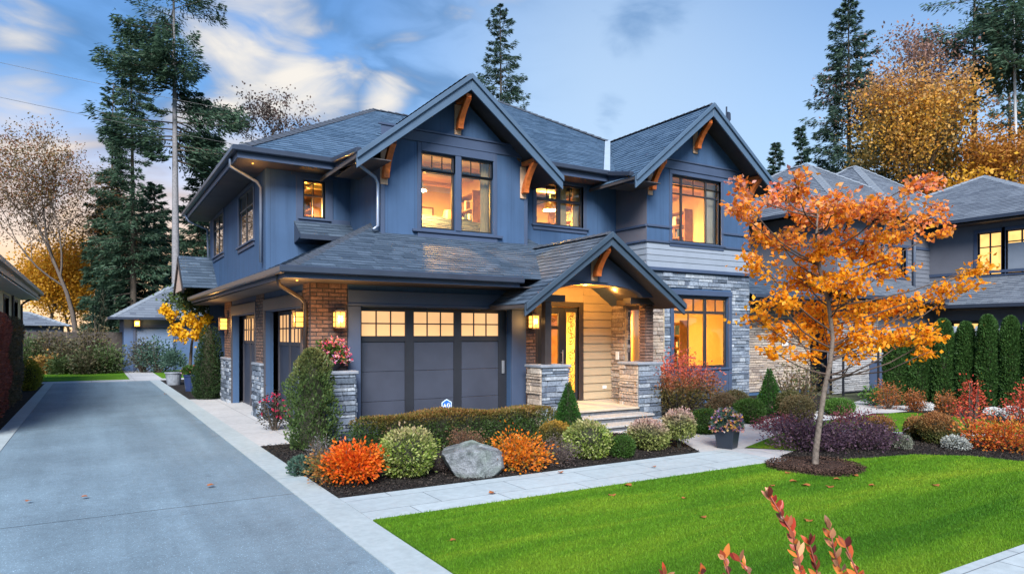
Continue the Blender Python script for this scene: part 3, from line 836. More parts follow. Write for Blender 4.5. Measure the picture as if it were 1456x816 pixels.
# tree ring: a low brown mound in the lawn
tree_base, tree_t = G(1158, 668)
def mound(name, c, rx, ry, ang, h, z0, mat):
    mb = MB(); n = 40; rings = 7; rs = nextrs()
    vs = []; fs = []
    wob = [1 + .05 * math.sin(3 * 6.283 * k / n + 1) + .03 * math.sin(5 * 6.283 * k / n) for k in range(n)]
    for i in range(rings):
        q = 1 - i / rings
        for k in range(n):
            a = 6.283 * k / n
            x, y = rx * q * wob[k] * math.cos(a), ry * q * wob[k] * math.sin(a)
            vs.append((c[0] + x * math.cos(ang) - y * math.sin(ang), c[1] + x * math.sin(ang) + y * math.cos(ang), z0 + h * math.sin((1 - q) * 1.57) + (rs.uniform(-.01, .01) if i else 0)))
    vs.append((c[0], c[1], z0 + h))
    for i in range(rings - 1):
        for k in range(n):
            l = (k + 1) % n
            fs.append((i * n + k, i * n + l, (i + 1) * n + l, (i + 1) * n + k))
    for k in range(n): fs.append(((rings - 1) * n + k, (rings - 1) * n + (k + 1) % n, rings * n))
    mb.add(vs, fs)
    o = mb.build(name, mat, smooth=True)
    return o, [(v[0], v[1]) for v in vs[:n]]
rc = G(1160, 666)[0]
ring, ring_pts = mound('tree_ring_soil', (rc.x, rc.y), 0.66, 0.62, 0, 0.07, 0.026, MAT_MULCH_BROWN)
props(ring, kind='structure')
chips('brown_mulch', ring_pts, 0.05, 9000, MAT_CHIP_BROWN, 'brown bark chips heaped round the young maple', 0.03)
# pale pebbles beside the ring
rs = nextrs(); mb = MB()
pb = gp((1086, 657), (1108, 653), (1130, 658), (1128, 670), (1104, 664))
xs = [p[0] for p in pb]; ys = [p[1] for p in pb]
k = 0
while k < 240:
    x, y = rs.uniform(min(xs), max(xs)), rs.uniform(min(ys), max(ys))
    if not inside(pb, np.array([x]), np.array([y]))[0]: k += .2; continue
    k += 1; r = rs.uniform(.012, .03)
    pts = []
    for zz, rr in ((-.3, .7), (.2, 1.0), (.75, .65)):
        a0 = rs.uniform(0, 6.28)
        pts.append([(x + r * rr * math.cos(a0 + j * 1.2566) * rs.uniform(.8, 1.2), y + r * rr * math.sin(a0 + j * 1.2566) * rs.uniform(.8, 1.2), .03 + r * zz) for j in range(5)])
    vs = [p for q in pts for p in q]; fs = []
    for i in range(2):
        for j in range(5): fs.append((i * 5 + j, i * 5 + (j + 1) % 5, i * 5 + 5 + (j + 1) % 5, i * 5 + 5 + j))
    fs.append((10, 11, 12, 13, 14)); mb.add(vs, fs)
pebbles = mb.build('gravel', MI('pale pebbles', [(0.25, 0.27, 0.30), (0.5, 0.52, 0.55), (0.38, 0.38, 0.40)], 0.8))
props(pebbles, kind='stuff', label='small pale grey pebbles beside the brown tree ring', cat='gravel')
# ================================================================== building helpers
def clip_poly(poly, edge_pts):
    """Sutherland-Hodgman: poly clipped by a convex counter-clockwise polygon, both 2D"""
    out = poly
    n = len(edge_pts)
    for i in range(n):
        ax, ay = edge_pts[i]; bx, by = edge_pts[(i + 1) % n]
        inp = out; out = []
        if not inp: break
        def side(p): return (bx - ax) * (p[1] - ay) - (by - ay) * (p[0] - ax)
        for j in range(len(inp)):
            p, q = inp[j - 1], inp[j]
            sp_, sq = side(p), side(q)
            if sq >= 0:
                if sp_ < 0: out.append((p[0] + (q[0] - p[0]) * sp_ / (sp_ - sq), p[1] + (q[1] - p[1]) * sp_ / (sp_ - sq)))
                out.append(q)
            elif sp_ >= 0: out.append((p[0] + (q[0] - p[0]) * sp_ / (sp_ - sq), p[1] + (q[1] - p[1]) * sp_ / (sp_ - sq)))
    return out
RS_ROOF = random.Random(5)
def roof_plane(mb, pts, m=0, course=0.15, tab=0.30, lift=0.014):
    """shingled convex roof face: pts 3D, the first two along the eave (left to right seen from outside)"""
    pts = [Vector(p) for p in pts]
    o = pts[0]; u = (pts[1] - pts[0]).normalized()
    nrm = Vector((0, 0, 0))
    for i in range(1, len(pts) - 1): nrm += (pts[i] - o).cross(pts[i + 1] - o)
    nrm.normalize()
    if nrm.z < 0: nrm = -nrm
    v = nrm.cross(u)
    P2 = [((p - o).dot(u), (p - o).dot(v)) for p in pts]
    ar = sum(P2[i][0] * P2[(i + 1) % len(P2)][1] - P2[(i + 1) % len(P2)][0] * P2[i][1] for i in range(len(P2)))
    if ar < 0: P2.reverse()
    mb.poly([o + u * a + v * b - nrm * 0.004 for a, b in P2], m)        # the deck under the shingles
    vmin = min(b for a, b in P2); vmax = max(b for a, b in P2); umin = min(a for a, b in P2); umax = max(a for a, b in P2)
    vv = vmin; k = 0
    while vv < vmax:
        uu = umin - RS_ROOF.uniform(0, tab)
        while uu < umax:
            w = tab * RS_ROOF.choice((.55, .8, 1.0, 1.0, 1.35))
            q = clip_poly([(uu, vv), (uu + w - .004, vv), (uu + w - .004, vv + course), (uu, vv + course)], P2)
            if len(q) > 2:
                lf = lift * RS_ROOF.uniform(.7, 1.35)
                top = [o + u * a + v * b + nrm * (0.002 + lf * (1 - (b - vv) / course)) for a, b in q]
                mb.poly(top, m)
                low = [p for p, (a, b) in zip(top, q) if b - vv < 1e-4]
                if len(low) == 2: mb.poly([low[1], low[0], low[0] - nrm * lf, low[1] - nrm * lf], m)
            uu += w
        vv += course; k += 1
def cap_line(mb, p, q, w=0.24, m=0, h=0.035, step=0.24):
    p = Vector(p); q = Vector(q); d = q - p; L = d.length; d.normalize()
    side = d.cross(Vector((0, 0, 1))).normalized(); u = side.cross(d)
    n = max(1, int(L / step))
    for i in range(n):
        a = p + d * (L * i / n); b = p + d * (L * (i + 1) / n + .03)
        l0, l1 = h + .012, h
        A = [a - side * w / 2 - u * .03, a + u * l0, a + side * w / 2 - u * .03]; B = [b - side * w / 2 - u * .045, b + u * (l1 - .012), b + side * w / 2 - u * .045]
        mb.add(A + B, [(0, 1, 4, 3), (1, 2, 5, 4), (0, 2, 1), (3, 4, 5)], m)

class Face:
    """a wall plane: run along x (at y=c) or along y (at x=c); d grows into the building"""
    def __init__(s, axis, c, inward=1): s.axis, s.c, s.i = axis, c, inward
    def p(s, a, d, z): return (a, s.c + s.i * d, z) if s.axis == 'x' else (s.c + s.i * d, a, z)
    def box(s, mb, a0, a1, d0, d1, z0, z1, m=0):
        p, q = s.p(a0, d0, z0), s.p(a1, d1, z1)
        mb.box(p[0], q[0], p[1], q[1], z0, z1, m)
    def prism(s, mb, az, d0, d1, m=0):                     # outline in (a, z), between depths d0 and d1
        A = [s.p(a, d0, z) for a, z in az]; v = Vector(s.p(0, d1, 0)) - Vector(s.p(0, d0, 0))
        n = Vector((0, 0, 0))
        for i in range(1, len(A) - 1): n += (Vector(A[i]) - Vector(A[0])).cross(Vector(A[i + 1]) - Vector(A[0]))
        if n.dot(v) > 0: A.reverse()
        mb.prism(A, v, m)
def wall(mb, F, a0, a1, z0, z1, holes=(), th=0.16, m=0):
    holes = [h for h in holes]
    A = sorted({a0, a1, *[min(max(h[0], a0), a1) for h in holes], *[min(max(h[1], a0), a1) for h in holes]})
    Z = sorted({z0, z1, *[h[2] for h in holes], *[h[3] for h in holes]})
    for i in range(len(A) - 1):
        for j in range(len(Z) - 1):
            ca, cz = (A[i] + A[i + 1]) / 2, (Z[j] + Z[j + 1]) / 2
            if any(h[0] < ca < h[1] and h[2] < cz < h[3] for h in holes): continue
            for d in (0, th): mb.poly([F.p(A[i], d, Z[j]), F.p(A[i + 1], d, Z[j]), F.p(A[i + 1], d, Z[j + 1]), F.p(A[i], d, Z[j + 1])], m)
    for h in holes:
        x0, x1, y0, y1 = h
        mb.poly([F.p(x0, 0, y0), F.p(x0, th, y0), F.p(x0, th, y1), F.p(x0, 0, y1)], m)
        mb.poly([F.p(x1, 0, y0), F.p(x1, th, y0), F.p(x1, th, y1), F.p(x1, 0, y1)], m)
        mb.poly([F.p(x0, 0, y0), F.p(x1, 0, y0), F.p(x1, th, y0), F.p(x0, th, y0)], m)
        mb.poly([F.p(x0, 0, y1), F.p(x1, 0, y1), F.p(x1, th, y1), F.p(x0, th, y1)], m)
def masonry(mb, F, a0, a1, z0, z1, holes=(), hmin=0.045, hmax=0.125, wmin=0.14, wmax=0.55, out=0.038, gap=0.007, m=0, rnd=None, base=0.012):
    """individual stones (or bricks when the sizes are equal) laid in courses proud of a wall plane"""
    rnd = rnd or random.Random(int(a0 * 100 + z1 * 37))
    z = z0; row = 0
    while z < z1 - 0.015:
        h = min(rnd.uniform(hmin, hmax), z1 - z)
        if z1 - z - h < hmin * .6: h = z1 - z
        a = a0 - (rnd.uniform(0, wmax * .5) if wmin != wmax else (row % 2) * wmin / 2)
        while a < a1:
            w = rnd.uniform(wmin, wmax)
            b0, b1 = max(a, a0), min(a + w, a1)
            a += w
            segs = [(b0, b1)]
            for hh in holes:
                if hh[2] < z + h - .004 and hh[3] > z + .004:
                    new = []
                    for x, y in segs:
                        if hh[1] <= x or hh[0] >= y: new.append((x, y)); continue
                        if hh[0] > x: new.append((x, hh[0]))
                        if hh[1] < y: new.append((hh[1], y))
                    segs = new
            for x, y in segs:
                if y - x < .02: continue
                o = base + out * rnd.random() ** 1.4
                x_, y_ = x + gap / 2, y - gap / 2; zz0, zz1 = z + gap / 2, z + h - gap / 2
                j = min(.006, h * .1, (y_ - x_) * .1)
                A = [F.p(x_, 0, zz0), F.p(y_, 0, zz0), F.p(y_, 0, zz1), F.p(x_, 0, zz1)]
                B = [F.p(x_ + j, -o, zz0 + j), F.p(y_ - j, -o, zz0 + j), F.p(y_ - j, -o * rnd.uniform(.85, 1), zz1 - j), F.p(x_ + j, -o * rnd.uniform(.85, 1), zz1 - j)]
                mb.add(A + B, [(4, 5, 6, 7), (0, 1, 5, 4), (1, 2, 6, 5), (2, 3, 7, 6), (3, 0, 4, 7)], m)
        z += h; row += 1
def lap_siding(mb, F, a0, a1, z0, z1, exp=0.14, m=0, out=0.018, holes=()):
    z = z0
    while z < z1 - .01:
        h = min(exp, z1 - z)
        segs = [(a0, a1)]
        for hh in holes:
            if hh[2] < z + h and hh[3] > z:
                segs = [s for x, y in segs for s in ((x, min(y, hh[0])), (max(x, hh[1]), y)) if s[1] - s[0] > .02]
        for x, y in segs:
            mb.add([F.p(x, 0, z), F.p(y, 0, z), F.p(y, -out, z), F.p(x, -out, z), F.p(x, -.003, z + h), F.p(y, -.003, z + h)],
                   [(0, 1, 2, 3), (3, 2, 5, 4), (0, 3, 4), (1, 5, 2)], m)
        z += exp
def window(parent, F, a0, a1, z0, z1, mull=(), transom=None, grid=(), rec=0.06, fw=0.045, trim=0.11, sill=True, frame=None, trimmat=None, glass=None, head=0.0, bw=0.05, name='window', muntin=0.018, dep=0.06):
    """mull: fractions of the width with a full-height mullion; transom: fraction of the height (from below); grid: list of (a_lo, a_hi, z_lo, z_hi, cols, rows) fractions"""
    frame = frame or MAT_DARK; trimmat = trimmat or MAT_TRIM; glass = glass or MAT_GLASS
    mb = MB(); W, H = a1 - a0, z1 - z0
    F.box(mb, a0, a1, rec, rec + dep, z0, z0 + fw); F.box(mb, a0, a1, rec, rec + dep, z1 - fw, z1)
    F.box(mb, a0, a0 + fw, rec, rec + dep, z0 + fw, z1 - fw); F.box(mb, a1 - fw, a1, rec, rec + dep, z0 + fw, z1 - fw)
    for f in mull: F.box(mb, a0 + W * f - bw / 2, a0 + W * f + bw / 2, rec - .003, rec + dep - .004, z0 + fw, z1 - fw)
    if transom:
        F.box(mb, a0 + fw, a1 - fw, rec + .004, rec + .05, z0 + H * transom - bw * .4, z0 + H * transom + bw * .4)
    for (x0, x1, y0, y1, nc, nr) in grid:
        for k in range(1, nc):
            c = a0 + W * (x0 + (x1 - x0) * k / nc); F.box(mb, c - muntin / 2, c + muntin / 2, rec + .012, rec + .045, z0 + H * y0, z0 + H * y1)
        for k in range(1, nr):
            c = z0 + H * (y0 + (y1 - y0) * k / nr); F.box(mb, a0 + W * x0, a0 + W * x1, rec + .014, rec + .043, c - muntin / 2, c + muntin / 2)
    w = mb.build(name, frame, parent, bevel=.004)
    g = MB(); d = rec + dep / 2
    g.poly([F.p(a0 + .01, d, z0 + .01), F.p(a1 - .01, d, z0 + .01), F.p(a1 - .01, d, z1 - .01), F.p(a0 + .01, d, z1 - .01)])
    g.build('pane', glass, w)
    if trim:
        t = MB(); p = .022
        F.box(t, a0 - trim, a0, -p, rec + .02, z0 - .004, z1 + .004); F.box(t, a1, a1 + trim, -p, rec + .02, z0 - .004, z1 + .004)
        F.box(t, a0 - trim, a1 + trim, -p - .003, rec + .02, z1 + .006, z1 + trim + head)
        if not sill: F.box(t, a0 - trim, a1 + trim, -p, rec + .02, z0 - trim, z0 - .006)
        t.build('trim', trimmat, w, bevel=.005)
    if sill:
        s = MB(); e = trim + .04
        F.box(s, a0 - e, a1 + e, -.07, rec + .02, z0 - .055, z0 - .008); F.box(s, a0 - trim, a1 + trim, -.03, rec, z0 - .15, z0 - .057)
        s.build('sill', trimmat, w, bevel=.006)
    return w
ROOM_N = [0]
def room(parent, x0, x1, y0, y1, z0, z1, power, lx=.5, ly=.35, col=(1.0, 0.53, 0.115), wallm=None, west=True):
    mb = MB()
    mb.poly([(x0, y1, z0), (x1, y1, z0), (x1, y1, z1), (x0, y1, z1)])
    if west: mb.poly([(x0, y0, z0), (x0, y1, z0), (x0, y1, z1), (x0, y0, z1)])
    mb.poly([(x1, y0, z0), (x1, y1, z0), (x1, y1, z1), (x1, y0, z1)]); mb.poly([(x0, y0, z1), (x1, y0, z1), (x1, y1, z1), (x0, y1, z1)], 0)
    mb.poly([(x0, y0, z0), (x1, y0, z0), (x1, y1, z0), (x0, y1, z0)], 1)
    # doorway, skirting and cornice on the far wall so that the room reads as a room
    a = x0 + (x1 - x0) * .18
    mb.box(a, a + .8, y1 - .03, y1 - .002, z0 + .01, z0 + 2.0, 1); mb.box(x0 + .01, x1 - .01, y1 - .05, y1 - .034, z1 - .16, z1 - .01, 2)
    rr = random.Random(int(x0 * 31 + y1 * 7)); w_ = x1 - x0; d_ = y1 - y0
    if w_ > 1.4:
        for k in range(2):                                   # framed pictures, a shelf unit with its rows, ceiling beams
            a = x0 + w_ * (.48 + .24 * k); mb.box(a, a + .42, y1 - .04, y1 - .003, z0 + 1.25 + .1 * k, z0 + 1.85 + .1 * k, 1); mb.box(a + .05, a + .37, y1 - .045, y1 - .041, z0 + 1.30 + .1 * k, z0 + 1.80 + .1 * k, 2)
        sx = x1 - .34
        for k in range(6): mb.box(sx, x1 - .005, y0 + d_ * .45, y0 + d_ * .45 + 1.1, z0 + .1 + .38 * k, z0 + .13 + .38 * k, 1)
        mb.box(sx, x1 - .006, y0 + d_ * .45 - .03, y0 + d_ * .45, z0 + .01, z0 + 2.1, 1); mb.box(sx, x1 - .006, y0 + d_ * .45 + 1.1, y0 + d_ * .45 + 1.13, z0 + .01, z0 + 2.1, 1)
        for k in range(5):
            yy = y0 + d_ * .45 + .05
            while yy < y0 + d_ * .45 + 1.0:
                t_ = rr.uniform(.03, .12); hh_ = rr.uniform(.16, .30)
                if rr.random() < .75: mb.box(sx + .05, x1 - .05, yy, yy + t_ * .9, z0 + .132 + .38 * k, z0 + .132 + .38 * k + hh_, rr.choice((1, 2, 3, 4)))
                yy += t_
        n_ = max(2, int(d_ / .9))
        for k in range(n_): mb.box(x0 + .01, x1 - .01, y0 + d_ * (k + .5) / n_ - .07, y0 + d_ * (k + .5) / n_ + .07, z1 - .09, z1 - .004, 0)
    rm = mb.build('interior_room', [wallm or MAT_CREAM, MAT_FURN, MAT_WHITE, MAT_COPPER, MAT_WALL], parent)
    lx_, ly_ = x0 + (x1 - x0) * lx, y0 + (y1 - y0) * ly
    sh = MB(); sh.tube([(lx_, ly_, z1 - .02), (lx_, ly_, z1 - .42)], .008, 5); sh.tube([(lx_, ly_, z1 - .42), (lx_, ly_, z1 - .62)], [.10, .19], 14, cap=False)
    sh.build('pendant_shade', MAT_WHITE, rm)
    ld = bpy.data.lights.new('room_lamp', 'POINT'); ld.energy = power * 2.6; ld.color = col; ld.shadow_soft_size = .09
    lo = bpy.data.objects.new('room_lamp', ld); COL.objects.link(lo); lo.parent = parent; lo.location = Vector((lx_, ly_, z1 - .58)) - OFF[parent.name]
    return rm
def curtain(parent, F, a0, a1, z0, z1, d, mat=None):
    mb = MB(); n = 24
    vs = []
    for k in range(n + 1):
        a = a0 + (a1 - a0) * k / n; dd = d + .030 * math.sin(k * 1.7) 
        vs += [F.p(a, dd, z0), F.p(a, dd, z1)]
    mb.add(vs, [(2 * k, 2 * k + 2, 2 * k + 3, 2 * k + 1) for k in range(n)])
    return mb.build('curtain', mat or MAT_CURTAIN, parent, smooth=True)
def bracket(parent, F, a, zt, h, reach, w=0.13):
    """timber knee brace: backing board on the wall, curved arm reaching out under the eave"""
    mb = MB()
    F.box(mb, a - w * .62, a + w * .62, -.035, -.002, zt - h, zt - .05, 1)
    n = 7
    outer = []; inner = []
    for k in range(n + 1):
        q = k / n
        d = .03 + reach * (q ** 1.7); z = zt - h * .86 + (h * .80) * q
        outer.append((d + .0, z)); inner.append((d + .11 + .04 * (1 - q), z - .02 * q))
    prof = [(-dd, z) for dd, z in outer] + [(-dd, z) for dd, z in reversed(inner)]
    A = [F.p(a - w / 2, d, z) for d, z in prof]; B = [F.p(a + w / 2, d, z) for d, z in prof]
    N = len(prof)
    fs = []
    for i in range(n):
        fs.append((i, i + 1, N - 2 - i, N - 1 - i)); fs.append((N + i, N + N - 1 - i, N + N - 2 - i, N + i + 1))
    for i in range(N): fs.append((i, N + i, N + (i + 1) % N, (i + 1) % N))
    mb.add(A + B, fs)
    F.box(mb, a - w * .48, a + w * .48, -reach - .14, -.036, zt - .045, zt + .045)
    return mb.build('bracket', [MAT_COPPER, MAT_PALEWOOD], parent, bevel=.006)
def lantern(parent, F, a, z, w=0.17, h=0.25, power=9):
    mb = MB(); d0, d1 = -.05 - w, -.05
    F.box(mb, a - .05, a + .05, -.02, -.001, z - h * .35, z + h * .45); F.box(mb, a - .015, a + .015, -.05, -.02, z + h * .2, z + h * .26)
    F.box(mb, a - w / 2 - .015, a + w / 2 + .015, d0 - .015, d1 + .015, z + h / 2, z + h / 2 + .03); F.box(mb, a - w / 2 - .01, a + w / 2 + .01, d0 - .01, d1 + .01, z - h / 2 - .025, z - h / 2)
    F.box(mb, a - w * .28, a + w * .28, d0 + w * .22, d1 - w * .22, z + h / 2 + .03, z + h / 2 + .06)
    for aa in (a - w / 2, a + w / 2):
        for dd in (d0, d1): F.box(mb, aa - .009, aa + .009, dd - .009, dd + .009, z - h / 2, z + h / 2)
    for zz in (-.16, .18):
        F.box(mb, a - w / 2, a + w / 2, d0 - .006, d0 + .004, z + h * zz - .006, z + h * zz + .006); F.box(mb, a - w / 2 - .006, a - w / 2 + .004, d0, d1, z + h * zz - .006, z + h * zz + .006)
        F.box(mb, a + w / 2 - .004, a + w / 2 + .006, d0, d1, z + h * zz - .006, z + h * zz + .006)
    F.box(mb, a - .006, a + .006, d0 - .006, d0 + .004, z - h / 2, z + h / 2)
    o = mb.build('wall_lantern', MAT_BROWN, parent)
    g = MB(); F.box(g, a - w / 2 + .005, a + w / 2 - .005, d0 + .006, d1 - .005, z - h / 2 + .004, z + h / 2 - .004)
    F.box(g, a - w * .25, a + w * .25, d0 + .003, d0 + .0055, z - h * .2, z + h * .25, 1)
    g.build('lamp_glass', [MAT_LAMP, MAT_LAMP_CORE], o)
    ld = bpy.data.lights.new('lantern_lamp', 'POINT'); ld.energy = power; ld.color = (1.0, 0.50, 0.14); ld.shadow_soft_size = .10
    lo = bpy.data.objects.new('lantern_lamp', ld); COL.objects.link(lo); lo.parent = parent; lo.location = Vector(F.p(a, d0 - .16, z)) - OFF[parent.name]
    return o
def gutter(mb, p, q, m=0): mb.beam(p, q, .12, .12, m)

# ================================================================== the house
house = thing('house', (8.5, 14.0, 0.0), 'large two-storey dark blue house with lit windows, stone piers and a gabled porch', 'house')
W_F = Face('x', 12.0)         # garage front
W_W = Face('y', 3.25)         # west side
W_G = Face('x', 13.6)         # front gable wall upstairs
W_S = Face('x', 15.56)        # set-back wall upstairs
W_M = Face('x', 14.2)         # middle recess upstairs
W_R = Face('x', 13.0)         # right gable block
W_RW = Face('y', 12.05)       # its west cheek
W_P = Face('x', 12.9)         # porch back wall
W_B = Face('x', 12.37)        # porch bay

# ---- walls (blue)
mb = MB()
gar = (4.16, 7.36, 0.0, 2.36)
wall(mb, W_F, 3.25, 7.98, 0, 2.9, [gar])
d_near, d_far = (12.55, 15.55, 0.0, 2.36), (16.65, 19.65, 0.0, 2.36)
wall(mb, W_W, 12.0, 20.9, 0, 2.9, [d_near, d_far])
mb.box(3.25, 4.2, 20.74, 20.9, 0, 2.9)
wall(mb, Face('y', 4.2), 20.9, 23.9, 0, 3.3, [(21.6, 22.5, .05, 2.15)])
wall(mb, Face('y', 7.98, -1), 12.0, 12.9, 0, 2.9)
# upstairs
gw = [(6.08, 6.90, 4.16, 5.83), (7.05, 7.87, 4.16, 5.83)]
wall(mb, W_G, 5.15, 8.81, 3.2, 5.45, gw + [(gw[0][0], gw[1][1], 9, 9)] if False else [(gw[0][0], gw[0][1], 4.16, 5.45), (gw[1][0], gw[1][1], 4.16, 5.45)])
GA = [(5.15, 5.45), (8.81, 5.45), (8.81, 5.78), (6.98, 7.22), (5.15, 5.78)]
# gable triangle above 5.45 with the two window heads cut out (built as strips)
def gable(mb, F, x0, x1, xm, zb, zs, zt, cuts, th=0.16):
    """pentagon from zb up: sides vertical to zs, apex (xm, zt); cuts: (x0, x1, ztop) openings rising from zb"""
    xs = sorted({x0, x1, xm, *[c for k in cuts for c in k[:2]]})
    def top(x): return zs + (zt - zs) * ((x - x0) / (xm - x0) if x <= xm else (x1 - x) / (x1 - xm))
    for a, b in zip(xs[:-1], xs[1:]):
        c = (a + b) / 2; lo = zb
        for k in cuts:
            if k[0] < c < k[1]: lo = k[2]
        for d in (0, th): mb.poly([F.p(a, d, lo), F.p(b, d, lo), F.p(b, d, top(b)), F.p(a, d, top(a))])
        if lo > zb: mb.poly([F.p(a, 0, lo), F.p(b, 0, lo), F.p(b, th, lo), F.p(a, th, lo)])
        for k in cuts:
            for e in k[:2]:
                mb.poly([F.p(e, 0, zb), F.p(e, th, zb), F.p(e, th, k[2]), F.p(e, 0, k[2])])
gable(mb, W_G, 5.15, 8.81, 6.95, 5.45, 5.75, 7.25, [(gw[0][0], gw[0][1], 5.83), (gw[1][0], gw[1][1], 5.83)])
wall(mb, Face('y', 5.15), 13.6, 15.56, 3.2, 6.0)
sw = (4.06, 4.56, 4.50, 5.36)
wall(mb, W_S, 3.25, 5.15, 3.0, 5.62, [sw])
ww = [(16.84, 18.70, 4.10, 5.38), (21.15, 22.95, 4.25, 5.42)]
wall(mb, W_W, 15.56, 23.9, 3.0, 5.62, ww)
mw = (9.47, 10.94, 4.63, 5.71)
wall(mb, W_M, 8.81, 12.05, 3.4, 5.98, [mw])
wall(mb, Face('y', 8.81, -1), 13.6, 14.2, 3.4, 6.0)
rw = (12.93, 14.78, 4.31, 6.05)
wall(mb, W_R, 12.05, 15.94, 3.5, 5.80, [(rw[0], rw[1], rw[2], 5.80)])
gable(mb, W_R, 12.05, 15.94, 13.77, 5.80, 6.25, 7.68, [(rw[0], rw[1], rw[3])])
dw = (12.97, 15.06, 0.95, 2.88)
wall(mb, W_R, 12.05, 15.94, 0, 3.5, [dw])
wall(mb, Face('y', 15.94, -1), 13.0, 24, 0, 6.3)
wall(mb, Face('x', 23.9, -1), 3.25, 15.94, 0, 6.0)
mb.build('wall', MAT_WALL, house)
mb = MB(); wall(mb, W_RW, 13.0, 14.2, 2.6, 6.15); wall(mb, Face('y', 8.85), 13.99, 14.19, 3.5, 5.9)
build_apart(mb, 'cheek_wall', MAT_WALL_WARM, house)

# ---- porch walls: tan lap siding
mb = MB()
door = (8.62, 9.80, 0.30, 2.50)
wall(mb, W_P, 7.98, 10.8, 0.05, 3.0, [door], m=0)
wall(mb, Face('y', 10.8), 12.37, 12.9, 0.05, 3.0)
bayw = (10.92, 11.52, 0.95, 2.55)
wall(mb, W_B, 10.8, 12.05, 0.0, 3.0, [bayw])
mb.build('porch_wall', M('tan painted wall', (0.38, 0.30, 0.20), 0.7, 0.08, 2), house)
mb = MB(); lap_siding(mb, W_P, 9.93, 10.8, .32, 2.95, .19, 0, .032); lap_siding(mb, W_P, 7.98, 8.52, .32, 2.95, .19, 0, .032)
lap_siding(mb, W_P, 8.52, 9.93, 2.62, 2.95, .15)
build_apart(mb, 'porch_siding', MAT_SIDING_TAN, house)
# pale lap siding band below the right gable, on both faces
mb = MB(); lap_siding(mb, W_R, 12.05, 15.94, 3.60, 4.22, .155); lap_siding(mb, W_RW, 13.0, 14.2, 3.60, 4.22, .155)
build_apart(mb, 'lap_siding', MAT_SIDING_GREY, house)

# ---- stone and brick
mb = MB()
masonry(mb, W_R, 12.05, 15.94, 0, 3.48, [(dw[0] - .13, dw[1] + .13, 0.0, dw[3] + .16)])
mb.build('stone_cladding', [MAT_STONE, MAT_MORTAR], house)
mb = MB()
BR = dict(hmin=.07, hmax=.07, wmin=.22, wmax=.22, out=.012, gap=.011)
masonry(mb, W_F, 3.25, 3.92, 1.2, 2.78, **BR); masonry(mb, W_W, 12.0, 12.42, 1.2, 2.78, **BR)
masonry(mb, W_W, 15.68, 16.52, 1.2, 2.78, **BR); masonry(mb, W_W, 19.78, 20.9, 1.2, 2.78, **BR)
masonry(mb, W_F, 7.70, 7.98, 0, 2.78, **BR)
build_apart(mb, 'brick_facing', MAT_BRICK, house)
mb = MB()
for (x0, x1, y0, y1) in ((3.252, 3.918, 11.994, 11.998), (7.702, 7.975, 11.994, 11.998)): mb.box(x0, x1, y0, y1, 0, 2.78)
for (y0, y1) in ((12.0, 12.42), (15.68, 16.52), (19.78, 20.9)): mb.box(3.243, 3.248, y0, y1, .02, 2.78)
build_apart(mb, 'mortar_bed', MAT_MORTAR, house)
mb = MB(); masonry(mb, W_B, 11.62, 12.0, .3, 2.7); masonry(mb, Face('y', 10.8), 12.4, 12.88, .32, 2.7); masonry(mb, W_B, 10.82, 10.93, .3, 2.7)
build_apart(mb, 'porch_stone', MAT_STONE_WARM, house)
mb = MB()
W_RW2 = Face('y', 12.05)
masonry(mb, W_RW2, 13.0, 14.2, 2.9, 3.48)
mb.build('cheek_stone', MAT_STONE, house)

def stone_pier(x0, x1, y0, y1, z1, name='stone_pier', over=.05, warm_west=False):
    mb = MB()
    mb.box(x0, x1, y0, y1, 0, z1, 1)
    for F, a0, a1 in ((Face('x', y0), x0, x1), (Face('x', y1, -1), x0, x1), (Face('y', x0), y0, y1), (Face('y', x1, -1), y0, y1)):
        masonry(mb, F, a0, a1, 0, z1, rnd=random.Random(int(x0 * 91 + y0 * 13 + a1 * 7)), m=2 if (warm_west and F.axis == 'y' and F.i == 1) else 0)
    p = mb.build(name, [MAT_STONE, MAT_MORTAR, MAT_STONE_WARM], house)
    c = MB(); c.box(x0 - over, x1 + over, y0 - over, y1 + over, z1 + .002, z1 + .062)
    c.build('cap', MAT_CAPSTONE, p, bevel=.012)
    return p
stone_pier(3.16, 3.93, 11.60, 12.35, 1.16)
stone_pier(3.17, 3.40, 15.66, 16.52, 1.16, over=.035)
stone_pier(3.17, 3.40, 19.78, 20.95, 1.16, over=.035)
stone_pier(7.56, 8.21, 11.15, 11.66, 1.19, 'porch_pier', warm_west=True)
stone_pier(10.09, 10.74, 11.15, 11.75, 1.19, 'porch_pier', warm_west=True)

# ---- trims: lintels, bands, corner boards
mb = MB()
W_F.box(mb, 3.92, 7.72, -.05, .0, 2.372, 2.66); W_F.box(mb, 3.92, 4.155, -.045, .1, 0, 2.368); W_F.box(mb, 7.365, 7.72, -.045, .1, 0, 2.368)
W_F.box(mb, 3.90, 7.74, -.075, -.052, 2.375, 2.42)
W_F.box(mb, 3.25, 7.98, -.03, 0, 2.785, 2.88)
build_apart(mb, 'garage_trim', MAT_TRIM, house, bevel=.006)
mb = MB()
for y0, y1 in ((d_near[0], d_near[1]), (d_far[0], d_far[1])):
    W_W.box(mb, y0 - .13, y0 - .003, -.03, .05, 0, 2.37); W_W.box(mb, y1 + .003, y1 + .13, -.03, .05, 0, 2.37); W_W.box(mb, y0 - .13, y1 + .13, -.036, .05, 2.374, 2.62)
W_W.box(mb, 12.0, 20.9, -.03, 0, 2.785, 2.9)
build_apart(mb, 'garage_trim', MAT_TAUPE, house, bevel=.006)
mb = MB()
W_G.box(mb, 5.16, 8.80, -.03, 0, 6.02, 6.24); W_G.box(mb, 5.10, 8.86, -.055, 0, 6.245, 6.29)
W_G.box(mb, 5.15, 5.24, -.02, 0, 3.9, 6.0); W_G.box(mb, 8.72, 8.81, -.02, 0, 3.9, 6.0)
